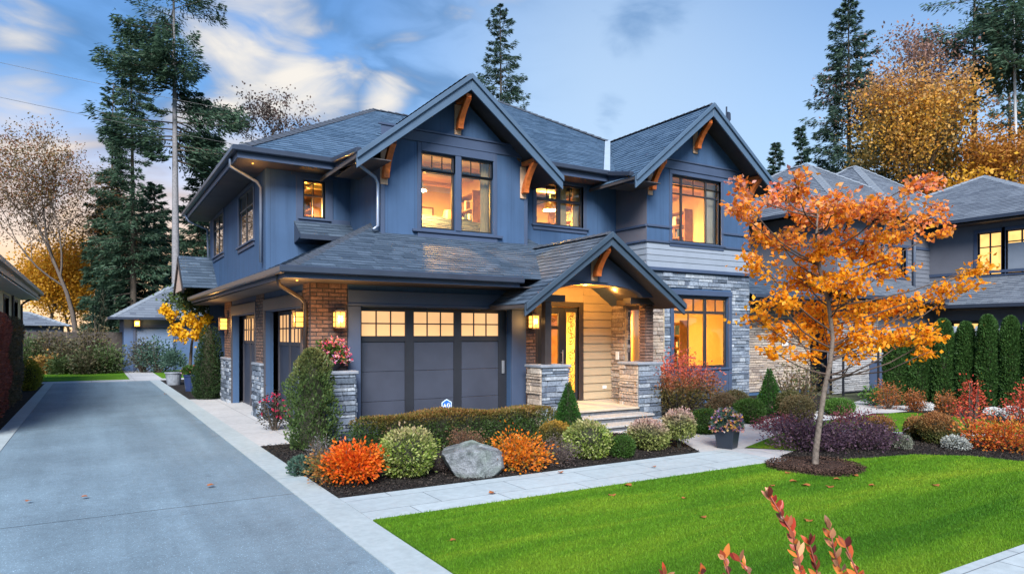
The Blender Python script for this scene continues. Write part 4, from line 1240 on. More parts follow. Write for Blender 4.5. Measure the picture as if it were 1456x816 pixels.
W_G.box(mb, 5.98, 6.07, -.022, 0, 4.0, 6.015); W_G.box(mb, 7.88, 7.97, -.022, 0, 4.0, 6.015); W_G.box(mb, 6.905, 7.045, -.022, 0, 4.16, 5.83); W_G.box(mb, 6.07, 7.88, -.022, 0, 5.835, 6.015)
W_G.box(mb, 5.86, 8.09, -.08, .05, 4.07, 4.13); W_G.box(mb, 5.98, 7.97, -.04, 0, 3.94, 4.065)
W_S.box(mb, 3.9, 4.0, -.02, 0, 4.35, 5.5); W_S.box(mb, 4.62, 4.74, -.02, 0, 4.35, 5.5); W_S.box(mb, 3.8, 4.85, -.025, 0, 5.42, 5.5); W_S.box(mb, 4.74, 5.14, -.015, 0, 4.35, 4.5)
W_R.box(mb, 12.05, 15.94, -.03, 0, 6.18, 6.40); W_R.box(mb, 12.0, 15.98, -.055, 0, 6.405, 6.45)
W_R.box(mb, 12.05, 12.92, -.04, 0, 4.62, 4.68); W_R.box(mb, 14.80, 15.94, -.04, 0, 4.62, 4.68); W_RW.box(mb, 13.0, 14.2, -.04, 0, 4.62, 4.68)
W_R.box(mb, 12.02, 15.96, -.05, 0, 4.225, 4.28); W_RW.box(mb, 12.96, 14.2, -.05, 0, 4.225, 4.28)
W_R.box(mb, 12.0, 15.99, -.10, 0, 3.50, 3.59); W_RW.box(mb, 12.9, 14.2, -.10, 0, 3.50, 3.59)
W_M.box(mb, 8.81, 12.05, -.03, 0, 5.84, 5.98)
build_apart(mb, 'band_trim', MAT_TRIM, house, bevel=.006)
mb = MB()
W_R.box(mb, dw[0] - .12, dw[0] - .002, -.05, .06, .1, dw[3] + .02); W_R.box(mb, dw[1] + .002, dw[1] + .12, -.05, .06, .1, dw[3] + .02); W_R.box(mb, dw[0] - .13, dw[1] + .13, -.06, .06, dw[3] + .024, dw[3] + .16)
W_R.box(mb, dw[0] - .002, dw[1] + .002, -.03, .06, .1, dw[2] - .06); W_R.box(mb, dw[0] - .12, dw[1] + .12, -.07, .06, dw[2] - .055, dw[2] - .004)
W_R.box(mb, 14.3, 14.8, -.045, -.032, .32, .62)
build_apart(mb, 'window_surround', MAT_TRIM, house, bevel=.006)

# ---- windows
for g in gw: window(house, W_G, *g, transom=.76, grid=[(.05, .95, .77, .97, 3, 1)], trim=0, sill=False)
window(house, W_S, *sw, transom=.60, grid=[(.08, .92, .60, .96, 2, 1), (.08, .92, .05, .60, 2, 1)], trim=.08)
for g in ww: window(house, W_W, *g, mull=(.5,), transom=.68, trim=.10, rec=.004, dep=.035, glass=GLASS('side window glass', 0.0) if 'side window glass' not in bpy.data.materials else bpy.data.materials['side window glass'])
for g in ww: curtain(house, W_W, g[0] - .03, g[1] + .03, g[2] - .05, g[3] + .05, .115, MAT_SHEER)
window(house, W_M, *mw, mull=(.5,), transom=.60, grid=[(.03, .48, .60, .97, 2, 1), (.52, .97, .60, .97, 2, 1)], bw=.10, trim=.11)
window(house, W_R, *rw, mull=(.22, .72), transom=.73, grid=[(.24, .70, .74, .97, 2, 1)], trim=.10, head=.01)
window(house, W_R, *dw, mull=(.60,), transom=.78, grid=[(.02, .58, .79, .97, 3, 1), (.62, .98, .79, .97, 2, 1), (.02, .58, .02, .77, 2, 1)], trim=0, sill=False, rec=.05, bw=.09, fw=.07, muntin=.028)
window(house, W_B, *bayw, trim=.06, sill=True, frame=MAT_BROWN, trimmat=MAT_BROWN)
# rooms behind them
room(house, 5.32, 8.64, 13.78, 17.4, 3.45, 6.0, 330, .45, .45)
room(house, 3.43, 5.1, 15.74, 19.4, 3.45, 5.58, 340, .42, .40, west=False)
room(house, 3.43, 6.2, 20.6, 23.7, 3.45, 5.58, 360, .25, .5, west=False)
room(house, 8.84, 12.0, 14.38, 17.3, 3.5, 5.95, 230, .66, .45)
room(house, 12.25, 15.75, 13.18, 17.2, 3.6, 6.15, 300, .3, .5, (1.0, .60, .22))
room(house, 12.25, 15.75, 13.2, 17.6, .2, 3.3, 125, .35, .4)
room(house, 8.0, 10.75, 13.08, 17.5, .28, 2.95, 170, .4, .3, (1.0, .55, .13))
room(house, 10.84, 11.95, 12.55, 14.3, .3, 2.95, 60, .5, .6, (1.0, .55, .13))
curtain(house, W_G, 5.7, 6.2, 3.9, 5.9, .30); curtain(house, W_G, 7.7, 8.2, 3.9, 5.9, .30)
curtain(house, W_R, 12.7, 13.25, 3.9, 6.05, .32, M('pale linen curtain', (.75, .66, .50), .9, .1, 4))
curtain(house, W_R, 14.55, 15.1, 3.9, 6.05, .32, bpy.data.materials['pale linen curtain'])
curtain(house, W_M, 10.25, 10.6, 4.3, 5.75, .28); curtain(house, W_M, 10.8, 11.2, 4.3, 5.75, .28)
# furniture seen through the glass
mb = MB(); mb.box(6.0, 7.2, 16.8, 17.35, 3.46, 4.5); mb.box(6.1, 6.9, 17.30, 17.38, 4.75, 5.4); mb.build('dresser', MAT_FURN, house)
mb = MB(); mb.tube([(7.75, 15.6, 3.46), (7.75, 15.6, 4.7)], .02, 6); mb.tube([(7.75, 15.6, 4.68), (7.75, 15.6, 5.0)], [.22, .14], 14); mb.build('floor_lamp', MAT_FURN, house)
mb = MB()
for k in range(4): mb.box(12.6 + .62 * k, 13.05 + .62 * k, 17.50, 17.57, .9, 2.7)
mb.box(13.0, 14.6, 15.2, 16.1, .92, .98); mb.box(13.1, 13.2, 15.3, 15.4, .21, .92); mb.box(14.4, 14.5, 15.9, 16.0, .21, .92)
mb.build('dining_table', MAT_FURN, house)
mb = MB(); mb.tube([(11.50, 12.80, .31), (11.50, 12.80, 2.5)], .085, 16); mb.box(11.39, 11.61, 12.69, 12.91, 2.5, 2.6); mb.box(11.39, 11.61, 12.69, 12.91, 1.0, 1.08)
mb.build('interior_column', MAT_CREAM, house)

# ---- front garage door
gd = MB(); Dg = .16
gx0, gx1 = gar[0], gar[1]
bays = ((4.24, 5.10), (5.28, 6.14), (6.31, 7.17))
W_F.box(gd, gx0, 4.24, Dg, Dg + .06, 0, 2.355); W_F.box(gd, 7.17, gx1, Dg, Dg + .06, 0, 2.355)
W_F.box(gd, 5.10, 5.28, Dg, Dg + .06, 0, 2.355); W_F.box(gd, 6.14, 6.31, Dg, Dg + .06, 0, 2.355)
for a, b in bays:
    W_F.box(gd, a, b, Dg, Dg + .06, 2.29, 2.355); W_F.box(gd, a, b, Dg, Dg + .06, 1.72, 1.83)
    for k in (1, 2): W_F.box(gd, a + (b - a) * k / 3 - .012, a + (b - a) * k / 3 + .012, Dg + .012, Dg + .05, 1.83, 2.29)
    W_F.box(gd, a, b, Dg + .014, Dg + .048, 2.05, 2.074)
gdo = gd.build('garage_door', MAT_DARK, house, bevel=.004)
for a, b in bays:
    p = MB()
    for z0, z1 in ((.02, .60), (.606, 1.16), (1.166, 1.72)): W_F.box(p, a, b, Dg + .022, Dg + .05, z0, z1)
    p.build('door_panel', MAT_DOOR, gdo, bevel=.003)
    q = MB(); q.poly([W_F.p(a, Dg + .03, 1.83), W_F.p(b, Dg + .03, 1.83), W_F.p(b, Dg + .03, 2.29), W_F.p(a, Dg + .03, 2.29)]); q.build('pane', MAT_LITPANE, gdo)
h = MB(); W_F.box(h, 7.24, 7.30, Dg - .025, Dg - .002, 1.05, 1.32); h.build('handle', MAT_METAL, gdo, bevel=.004)
# ---- two side garage doors
for (y0, y1, _, _) in (d_near, d_far):
    gd = MB(); Ds = .26
    W_W.box(gd, y0, y0 + .08, Ds, Ds + .06, 0, 2.355); W_W.box(gd, y1 - .08, y1, Ds, Ds + .06, 0, 2.355)
    n = 3; bw_ = (y1 - y0 - .16 - .12 * (n - 1)) / n
    bs = [(y0 + .08 + k * (bw_ + .12), y0 + .08 + k * (bw_ + .12) + bw_) for k in range(n)]
    for k in range(n - 1): W_W.box(gd, bs[k][1], bs[k + 1][0], Ds, Ds + .06, 0, 2.355)
    for a, b in bs:
        W_W.box(gd, a, b, Ds, Ds + .06, 2.27, 2.355); W_W.box(gd, a, b, Ds, Ds + .06, 1.62, 1.70)
        for k in (1, 2): W_W.box(gd, a + (b - a) * k / 3 - .014, a + (b - a) * k / 3 + .014, Ds + .012, Ds + .05, 1.70, 2.27)
        W_W.box(gd, a, b, Ds + .014, Ds + .048, 1.97, 2.0)
    gdo = gd.build('garage_door', MAT_TAUPE, house, bevel=.004)
    for a, b in bs:
        p = MB(); W_W.box(p, a, b, Ds + .02, Ds + .05, .02, 1.62); p.build('door_panel', MAT_DOOR, gdo)
        q = MB(); q.poly([W_W.p(a, Ds + .03, 1.7), W_W.p(b, Ds + .03, 1.7), W_W.p(b, Ds + .03, 2.27), W_W.p(a, Ds + .03, 2.27)]); q.build('pane', MAT_LITPANE, gdo)
# ---- rear side door
sd_ = MB(); FS = Face('y', 4.2); FS.box(sd_, 21.6, 22.5, .04, .09, .05, 2.15); FS.box(sd_, 21.5, 21.6, -.02, .05, 0, 2.25); FS.box(sd_, 22.5, 22.6, -.02, .05, 0, 2.25); FS.box(sd_, 21.5, 22.6, -.02, .05, 2.152, 2.25)
sd_.build('side_door', M('brown side door', (.09, .05, .035), .6, .3, 5), house)

# ---- front door: dark frame, glazed leaf and a sidelight with scrollwork
fd = MB(); z0, z1 = door[2], door[3]
W_P.box(fd, 8.50, 8.62, -.03, .08, z0, z1 + .12); W_P.box(fd, 9.80, 9.93, -.03, .08, z0, z1 + .12); W_P.box(fd, 8.62, 9.80, -.03, .08, z1, z1 + .12)
fd.build('door_frame', MAT_BROWN, house, bevel=.006)
fd = MB()
W_P.box(fd, 8.64, 8.78, .03, .08, z0, z1 - .01); W_P.box(fd, 9.24, 9.40, .03, .08, z0, z1 - .01); W_P.box(fd, 8.78, 9.24, .03, .08, z0, z0 + .28); W_P.box(fd, 8.78, 9.24, .03, .08, z1 - .16, z1 - .01); W_P.box(fd, 8.78, 9.24, .035, .075, 1.98, 2.06)
W_P.box(fd, 9.40, 9.46, .02, .09, z0, z1 - .01); W_P.box(fd, 9.74, 9.80, .03, .08, z0, z1 - .01); W_P.box(fd, 9.46, 9.74, .03, .08, z0, z0 + .2); W_P.box(fd, 9.46, 9.74, .03, .08, z1 - .12, z1 - .01)
fdo = fd.build('front_door', MAT_DARK, house, bevel=.004)
q = MB()
for a, b, c, d in ((8.78, 9.24, z0 + .28, z1 - .16), (9.46, 9.74, z0 + .2, z1 - .12)): q.poly([W_P.p(a, .055, c), W_P.p(b, .055, c), W_P.p(b, .055, d), W_P.p(a, .055, d)])
q.build('pane', MAT_GLASS_DARK, fdo)
q = MB()
def scroll(mb, F, cx, cz, r, turns, d, w=.008, flip=1, a0=0):
    pts = []
    n = int(18 * turns)
    for k in range(n + 1):
        a = a0 + flip * k / n * turns * 6.283; rr = r * (1 - .8 * k / n)
        pts.append(F.p(cx + rr * math.cos(a), d, cz + rr * math.sin(a)))
    mb.tube(pts, w, 4)
for k, z in enumerate((.75, 1.05, 1.35, 1.72, 1.98, 2.2)):
    scroll(q, W_P, 9.60, z, .10, 1.4, .04, flip=1 if k % 2 else -1, a0=k * 1.3); scroll(q, W_P, 9.66, z + .12, .06, 1.2, .04, flip=-1 if k % 2 else 1, a0=k * 2.1)
q.tube([W_P.p(9.60, .04, z0 + .2), W_P.p(9.60, .04, z1 - .12)], .006, 4)
scroll(q, W_P, 9.0, 2.17, .09, 1.2, .04); scroll(q, W_P, 9.1, 2.2, .06, 1.2, .04, flip=-1)
q.build('scrollwork', MAT_DARK, fdo)
q = MB(); q.tube([W_P.p(9.32, -.03, 1.15), W_P.p(9.32, -.03, 1.5)], .012, 8); W_P.box(q, 9.30, 9.34, -.03, .03, 1.2, 1.22); W_P.box(q, 9.30, 9.34, -.03, .03, 1.43, 1.45); q.build('handle', MAT_METAL, fdo)
q = MB(); Face('y', 10.8).box(q, 12.55, 12.66, -.075, -.048, 1.25, 1.45); q.build('doorbell', MAT_WHITE, house, bevel=.006)
q = MB(); W_P.box(q, 10.5, 10.62, -.045, -.02, .55, .63); q.build('outlet_cover', MAT_WHITE, house, bevel=.006)

# ---- porch: deck, steps, posts, beams, arch, roof
mb = MB(); mb.box(7.7, 10.8, 11.62, 12.9, 0, .30); mb.box(8.22, 10.07, 11.13, 11.62, 0, .255, 1); mb.box(8.215, 10.075, 11.09, 11.618, .257, .301); mb.box(10.8, 12.0, 11.76, 12.37, 0, .28)
mb.build('porch_deck', [M('warm concrete deck', (.42, .35, .27), .8, .15, 5, .2, 60), MAT_RISER], house, bevel=.008)
for k, (y0, y1, z) in enumerate(((10.62, 11.10, .20), (10.12, 10.62, .10))):
    s = MB(); s.box(8.18 - .04 * k, 10.06 + .02 * k, y0 + .035, y1 - .002, 0, z - .042, 1); s.box(8.15 - .04 * k, 10.07 + .02 * k, y0, y1 - .002, z - .04, z); s.build('porch_step', [MAT_STEP, MAT_RISER], house, bevel=.008)
for (x, y, w) in ((7.86, 11.42, .15),):
    s = MB(); s.box(x - w / 2, x + w / 2, y - .075, y + .075, 1.252, 2.52); s.build('porch_post', MAT_BROWN, house, bevel=.006)
s = MB(); masonry(s, Face('x', 11.40), 10.54, 10.76, 1.255, 2.5, **BR); masonry(s, Face('y', 10.54), 11.40, 11.62, 1.255, 2.5, **BR); s.box(10.545, 10.755, 11.405, 11.615, 1.255, 2.5, 1)
s.build('brick_column', [MAT_BRICK, MAT_MORTAR], house)
mb = MB(); mb.box(7.55, 8.25, 11.30, 11.54, 2.522, 2.66); mb.box(10.0, 10.95, 11.30, 11.54, 2.522, 2.66)
mb.box(7.72, 7.98, 11.55, 12.0, 2.525, 2.66); mb.box(10.5, 10.8, 11.55, 12.36, 2.525, 2.66)
build_apart(mb, 'porch_beam', MAT_BROWN, house, bevel=.006)
PR = dict(y0=10.60, xl=6.82, xr=10.86, zl=2.42, zr=2.50, xm=8.84, zt=3.88)
# arched front panel in short strips
mb = MB(); FA = Face('x', 11.12)
def rake(x): return PR['zl'] + .0 + (PR['zt'] - .20 - PR['zl']) * ((x - PR['xl']) / (PR['xm'] - PR['xl'])) if x < PR['xm'] else PR['zr'] + (PR['zt'] - .20 - PR['zr']) * ((PR['xr'] - x) / (PR['xr'] - PR['xm']))
N = 28
xs = [7.30 + (10.55 - 7.30) * k / N for k in range(N + 1)]
def arch(x):
    q = (x - 9.0) / 1.15
    return 2.68 + .22 * math.sqrt(max(0, 1 - q * q)) if abs(q) < 1 else 2.665
for a, b in zip(xs[:-1], xs[1:]):
    la, lb = min(arch(a), rake(a)), min(arch(b), rake(b))
    FA.prism(mb, [(a, la), (b, lb), (b, max(lb, rake(b))), (a, max(la, rake(a)))], 0, .14)
mb.build('porch_arch', MAT_TRIM, house)
mb = MB(); mb.box(7.0, 10.9, 11.28, 12.88, 2.96, 3.0); mb.build('porch_ceiling', M('warm timber ceiling', (.50, .33, .16), .6, .2, 4), house)
roofs = MB(); caps = MB()
yb = 14.2
def gable_roof(y0, y1, xl, zl, xm, zt, xr, zr, mat_i, th=.10, soff=MAT_SOFFIT):
    roof_plane(roofs, [(xl, y1, zl), (xl, y0, zl), (xm, y0, zt), (xm, y1, zt)], mat_i); roof_plane(roofs, [(xr, y0, zr), (xr, y1, zr), (xm, y1, zt), (xm, y0, zt)], mat_i)
    cap_line(caps, (xm, y0, zt), (xm, y1, zt), .26)
def barge(parent, y, xl, zl, xm, zt, xr, zr, w, mat, extra=0.0, lip=.05):
    b = MB()
    for (x, z, s) in ((xl, zl, 1), (xr, zr, -1)):
        d = Vector((xm - x, 0, zt - z)).normalized(); n = Vector((-d.z * s, 0, d.x * s))
        if n.z < 0: n = -n
        dv = Vector((0, 0, -1))
        p0 = Vector((x, y, z)) - d * extra; p1 = Vector((xm, y, zt))
        dz = w / abs(d.x)
        b.prism([p0, p0 + dv * dz * .86, p1 + dv * dz, p1] if s < 0 else [p1, p1 + dv * dz, p0 + dv * dz * .86, p0], (0, -.05, 0))
        b.prism([p0 + Vector((0, -.052, .03)), p0 + Vector((0, -.052, -.07 / abs(d.x))), p1 + Vector((0, -.052, -.07 / abs(d.x))), p1 + Vector((0, -.052, .03))] if s < 0 else [p1 + Vector((0, -.052, .03)), p1 + Vector((0, -.052, -.07 / abs(d.x))), p0 + Vector((0, -.052, -.07 / abs(d.x))), p0 + Vector((0, -.052, .03))], (0, -lip, 0))
    return b.build('bargeboard', mat, parent, bevel=.006)
def gable_soffit(y0, y1, xl, zl, xm, zt, xr, zr, drop=.07):
    s = MB()
    for (x, z) in ((xl, zl), (xr, zr)):
        s.poly([(x, y0, z - drop), (x, y1, z - drop), (xm, y1, zt - drop), (xm, y0, zt - drop)])
        s.poly([(x, y0, z - drop), (x, y1, z - drop), (x, y1, z - .004), (x, y0, z - .004)])
    return s.build('soffit', MAT_SOFFIT, house)
# porch roof
gable_roof(PR['y0'], yb - .9, PR['xl'], PR['zl'], PR['xm'], PR['zt'], PR['xr'], PR['zr'], 1)
barge(house, PR['y0'], PR['xl'], PR['zl'], PR['xm'], PR['zt'], PR['xr'], PR['zr'], .20, MAT_PORCHTRIM, .03)
gable_soffit(PR['y0'], 12.3, PR['xl'], PR['zl'], PR['xm'], PR['zt'], PR['xr'], PR['zr'])
bracket(house, Face('x', 11.12), 8.84, 3.58, .62, .34)
# front gable roof
G1 = dict(y0=12.98, xl=4.43, zl=5.40, xm=6.95, zt=7.43, xr=9.36, zr=5.52)
gable_roof(G1['y0'], 19.0, G1['xl'], G1['zl'], G1['xm'], G1['zt'], G1['xr'], G1['zr'], 0)
barge(house, G1['y0'], G1['xl'], G1['zl'], G1['xm'], G1['zt'], G1['xr'], G1['zr'], .25, MAT_BARGE, .02)
gable_soffit(G1['y0'], 15.5, G1['xl'], G1['zl'], G1['xm'], G1['zt'], G1['xr'], G1['zr'])
bracket(house, W_G, 6.95, 7.02, .72, .42); bracket(house, W_G, 5.22, 5.80, .80, .42); bracket(house, W_G, 8.68, 5.86, .80, .42)
# right gable roof
G2 = dict(y0=12.40, xl=11.12, zl=5.66, xm=13.77, zt=7.85, xr=16.42, zr=5.90)
gable_roof(G2['y0'], 18.2, G2['xl'], G2['zl'], G2['xm'], G2['zt'], G2['xr'], G2['zr'], 0)
barge(house, G2['y0'], G2['xl'], G2['zl'], G2['xm'], G2['zt'], G2['xr'], G2['zr'], .25, MAT_BARGE, .02)
gable_soffit(G2['y0'], 15.5, G2['xl'], G2['zl'], G2['xm'], G2['zt'], G2['xr'], G2['zr'])
bracket(house, W_R, 13.77, 7.42, .72, .42); bracket(house, W_R, 12.15, 6.22, .80, .42); bracket(house, W_R, 15.80, 6.22, .72, .42)
# main hip roof on the left
E = dict(x0=2.60, y0=14.96, z=5.72, y1=24.04)
ry, rz, rx = 19.5, 8.56, 7.14
roof_plane(roofs, [(2.6, 14.96, 5.72), (11.8, 14.96, 5.72), (11.8, ry, rz), (rx, ry, rz)], 0)
roof_plane(roofs, [(2.6, 24.04, 5.72), (2.6, 14.96, 5.72), (rx, ry, rz)], 0)
roof_plane(roofs, [(15, 24.04, 5.72), (2.6, 24.04, 5.72), (rx, ry, rz), (15, ry, rz)], 0, course=.3, tab=.6)
cap_line(caps, (2.6, 14.96, 5.74), (rx, ry, rz), .26); cap_line(caps, (2.6, 24.04, 5.74), (rx, ry, rz), .26); cap_line(caps, (rx, ry, rz), (10.5, ry, rz), .26)
# taller hip behind the middle
AP = (10.9, 19.5, 9.66)
roof_plane(roofs, [(5.0, 13.6, 6.0), (16.8, 13.6, 6.0), AP], 0)
roof_plane(roofs, [(16.8, 13.6, 6.0), (16.8, 24.3, 6.0), AP], 0, course=.3, tab=.6)
roof_plane(roofs, [(16.8, 24.3, 6.0), (5.0, 24.3, 6.0), AP], 0, course=.3, tab=.6)
cap_line(caps, (13.77, 16.6, 7.9), AP, .26)
# garage hip roof
GE = 2.93
roof_plane(roofs, [(2.65, 11.1, GE), (9.2, 11.1, GE), (9.2, 15.6, GE + .42 * 4.5), (2.65 + .808 * 4.5, 15.6, GE + .42 * 4.5)], 1)
roof_plane(roofs, [(2.65, 23.0, GE + .06), (2.65, 11.1, GE), (2.65 + .808 * 4.5, 15.6, GE + .42 * 4.5), (2.65 + .808 * 4.5, 23.0, GE + .42 * 4.5)], 1)
roof_plane(roofs, [(9.2, 12.0, 3.2), (11.3, 12.0, 3.2), (11.3, 14.2, 4.12), (9.2, 14.2, 4.12)], 1)
cap_line(caps, (2.65, 11.1, GE + .01), (2.65 + .808 * 4.5, 15.6, GE + .42 * 4.5), .24)
# eyebrow roof under the small window
roof_plane(roofs, [(3.85, 14.95, 4.02), (5.15, 14.95, 4.02), (5.15, 15.55, 4.40), (3.85, 15.55, 4.40)], 1)
# gabled side entry at the back of the west side, and lean-to on the east
roof_plane(roofs, [(2.3, 22.2, 3.25), (4.6, 22.2, 3.25), (4.6, 23.5, 4.30), (2.3, 23.5, 4.30)], 1); roof_plane(roofs, [(4.6, 24.8, 3.25), (2.3, 24.8, 3.25), (2.3, 23.5, 4.30), (4.6, 23.5, 4.30)], 1)
roof_plane(roofs, [(15.95, 12.9, 3.0), (20.2, 12.9, 3.0), (20.2, 14.9, 4.0), (15.95, 14.9, 4.0)], 1)
roofo = roofs.build('roof', [MAT_SHINGLE, MAT_SHINGLE_DARK], house)
build_apart(caps, 'ridge_cap', MAT_CAP, roofo)
mb = MB(); mb.prism([(2.32, 22.25, 3.2), (2.32, 24.75, 3.2), (2.32, 23.5, 4.2)], (.06, 0, 0)); mb.build('entry_gable', M('warm plaster gable', (.42, .30, .24), .8, .1, 3), house)
mb = MB(); mb.beam((2.30, 22.15, 3.2), (2.30, 23.5, 4.27), .06, .14); mb.beam((2.30, 24.85, 3.2), (2.30, 23.5, 4.27), .06, .14); build_apart(mb, 'entry_bargeboard', MAT_DARK, house)
# eyebrow underside and sides
mb = MB(); mb.prism([(3.86, 14.98, 3.99), (3.86, 15.55, 4.37), (3.86, 15.55, 3.9)], (1.28, 0, 0)); mb.beam((3.84, 14.93, 4.03), (5.15, 14.93, 4.03), .05, .10); mb.build('eyebrow_fascia', MAT_GUTTER, house)
# valley flashing
mb = MB(); mb.beam((11.20, 13.55, 6.03), (13.75, 16.6, 7.93), .16, .03, up=(0, 0, 1)); mb.build('valley_flashing', M('pale metal flashing', (.42, .50, .58), .45, .08, 3, 0, 60, .4), house)
mb = MB(); mb.poly([ONY(770, 403, 11.12), ONY(779, 401, 11.3), ONY(781, 372, 12.3), ONY(777, 372, 12.3)]); mb.build('step_flashing', M('copper flashing', (.65, .40, .34), .45, .1, 3, 0, 60, .4), house)

# ---- eaves: fascia, gutters, soffits
mb = MB()
mb.beam((2.56, 14.93, 5.70), (4.62, 14.93, 5.70), .03, .20); mb.beam((2.57, 24.1, 5.70), (2.57, 14.92, 5.70), .03, .20)
mb.beam((4.60, 14.94, 5.70), (4.60, 13.0, 5.50), .03, .20)
mb.beam((8.9, 13.58, 5.98), (11.3, 13.58, 5.98), .03, .22); mb.beam((11.26, 13.6, 5.98), (11.20, 12.46, 5.72), .03, .22)
mb.beam((2.6, 11.08, GE), (7.0, 11.08, GE), .03, .17); mb.beam((2.63, 23.0, GE + .06), (2.63, 11.06, GE), .03, .17)
mb.beam((9.2, 11.98, 3.2), (11.5, 11.98, 3.2), .03, .15); mb.beam((15.95, 12.88, 3.0), (20.2, 12.88, 3.0), .03, .18)
build_apart(mb, 'fascia', MAT_TRIM, house)
mb = MB()
gutter(mb, (2.50, 14.86, 5.74), (4.55, 14.86, 5.74)); gutter(mb, (2.50, 24.1, 5.74), (2.50, 14.80, 5.74)); gutter(mb, (4.52, 14.9, 5.74), (4.50, 13.05, 5.56))
gutter(mb, (9.2, 13.50, 6.02), (11.25, 13.50, 6.02)); gutter(mb, (11.20, 13.55, 6.02), (11.12, 12.5, 5.80))
gutter(mb, (2.52, 11.01, GE + .02), (7.05, 11.01, GE + .02)); gutter(mb, (2.56, 23.05, GE + .08), (2.56, 10.95, GE + .02)); gutter(mb, (15.95, 12.80, 3.02), (20.2, 12.80, 3.02))
build_apart(mb, 'gutter', MAT_GUTTER, house, bevel=.02)
mb = MB()
def flat(x0, x1, y0, y1, z): mb.box(x0, x1, y0, y1, z, z + .02)
flat(2.60, 3.25, 14.96, 24.04, 5.50); flat(3.25, 5.15, 14.96, 15.56, 5.50); flat(4.6, 5.15, 13.0, 14.96, 5.35); flat(8.81, 12.05, 13.6, 14.2, 5.78); flat(11.3, 12.05, 12.5, 13.6, 5.60)
flat(2.66, 7.6, 11.1, 12.0, 2.76); flat(2.66, 3.25, 12.0, 23.0, 2.76); flat(3.25, 4.2, 20.9, 23.0, 2.78); flat(9.2, 11.9, 12.0, 12.37, 3.04); flat(15.95, 20.2, 12.9, 14.2, 2.8)
build_apart(mb, 'eave_soffit', MAT_SOFFIT, house)

# ---- downspouts
def pipe(pts, r=.035, name='downspout', mat=None):
    mb = MB(); mb.tube(pts, r, 8); return mb.build(name, mat or MAT_PIPE, house, smooth=True)
pipe([(2.52, 15.5, 5.60), (2.52, 15.6, 5.46), (3.10, 15.75, 5.22), (3.19, 15.78, 5.10), (3.19, 15.78, 3.45)])
pipe([(2.52, 23.6, 5.60), (2.60, 23.6, 5.42), (3.15, 23.65, 5.2), (3.19, 23.65, 3.6)])
pipe([(4.50, 13.25, 5.44), (4.58, 13.4, 5.32), (5.02, 13.56, 5.12), (5.08, 13.57, 5.0), (5.08, 13.57, 4.12), (4.95, 13.48, 4.02)])
pipe([(2.60, 11.6, 2.84), (2.66, 11.7, 2.68), (3.10, 12.05, 2.50), (3.18, 12.06, 2.40), (3.18, 12.06, 1.25)], .035, 'downspout', MAT_BROWN)
# ---- lanterns
lantern(house, W_W, 12.22, 2.12, .17, .26, 12); lantern(house, Face('x', 11.98), 3.72, 2.12, .17, .26, 12)
lantern(house, W_W, 20.3, 2.15, .19, .30, 12); lantern(house, Face('x', 11.985), 7.84, 2.12, .16, .25, 12)
def spot(loc, e, name='downlight', col=(1, .58, .2), r=.04, drop=.10):
    mb = MB(); mb.tube([(loc[0], loc[1], loc[2] + .005), (loc[0], loc[1], loc[2] - .012)], r, 16)
    mb.build(name, MAT_LAMP_CORE if r > .03 else MAT_LAMP, house)
    ld = bpy.data.lights.new('downlight_lamp', 'POINT'); ld.energy = e; ld.color = col; ld.shadow_soft_size = .06
    lo = bpy.data.objects.new('downlight_lamp', ld); COL.objects.link(lo); lo.parent = house; lo.location = Vector((loc[0], loc[1], loc[2] - drop)) - OFF[house.name]
spot((9.3, 12.0, 2.955), 34, col=(1, .46, .09)); spot((10.2, 12.1, 2.955), 20, col=(1, .46, .09)); spot((2.92, 15.25, 5.495), 7, r=.018, drop=.32, col=(1, .48, .12)); spot((2.9, 11.5, 2.755), 6, r=.018, drop=.30, col=(1, .48, .12))
# ---- window vent, antenna
mb = MB(); p = ONY(1033, 165, 14.5)
mb.tube([(p.x, p.y, p.z - .9), (p.x, p.y, p.z + .28)], .025, 6); mb.tube([(p.x + .03, p.y, p.z + .1), (p.x + .16, p.y, p.z + .1), (p.x + .17, p.y, p.z - .1), (p.x + .03, p.y, p.z - .1)], .02, 5); mb.box(p.x + .04, p.x + .14, p.y - .02, p.y + .02, p.z - .16, p.z + .13)
mb.build('antenna', MAT_GUTTER, house)

# ---- east wing, mostly behind the young maple
mb = MB(); FE = Face('x', 13.9)
ew = (16.15, 16.75, .75, 2.35)
wall(mb, FE, 15.95, 20.0, 0, 3.4, [ew]); wall(mb, Face('y', 20.0, -1), 13.9, 18, 0, 3.4)
mb.build('wing_wall', MAT_WALL, house)
window(house, FE, *ew, trim=.08)
room(house, 16.0, 19.8, 14.08, 17, .2, 3.1, 120, .15, .4)
mb = MB(); masonry(mb, FE, 16.95, 20.0, .1, 2.75, hmin=.06, hmax=.10); mb.build('wing_stone', MAT_STONE_WARM, house)
mb = MB(); FE.box(mb, 18.55, 18.85, -.06, -.045, 1.5, 2.2); mb.build('meter_box', MAT_WHITE, house, bevel=.01)
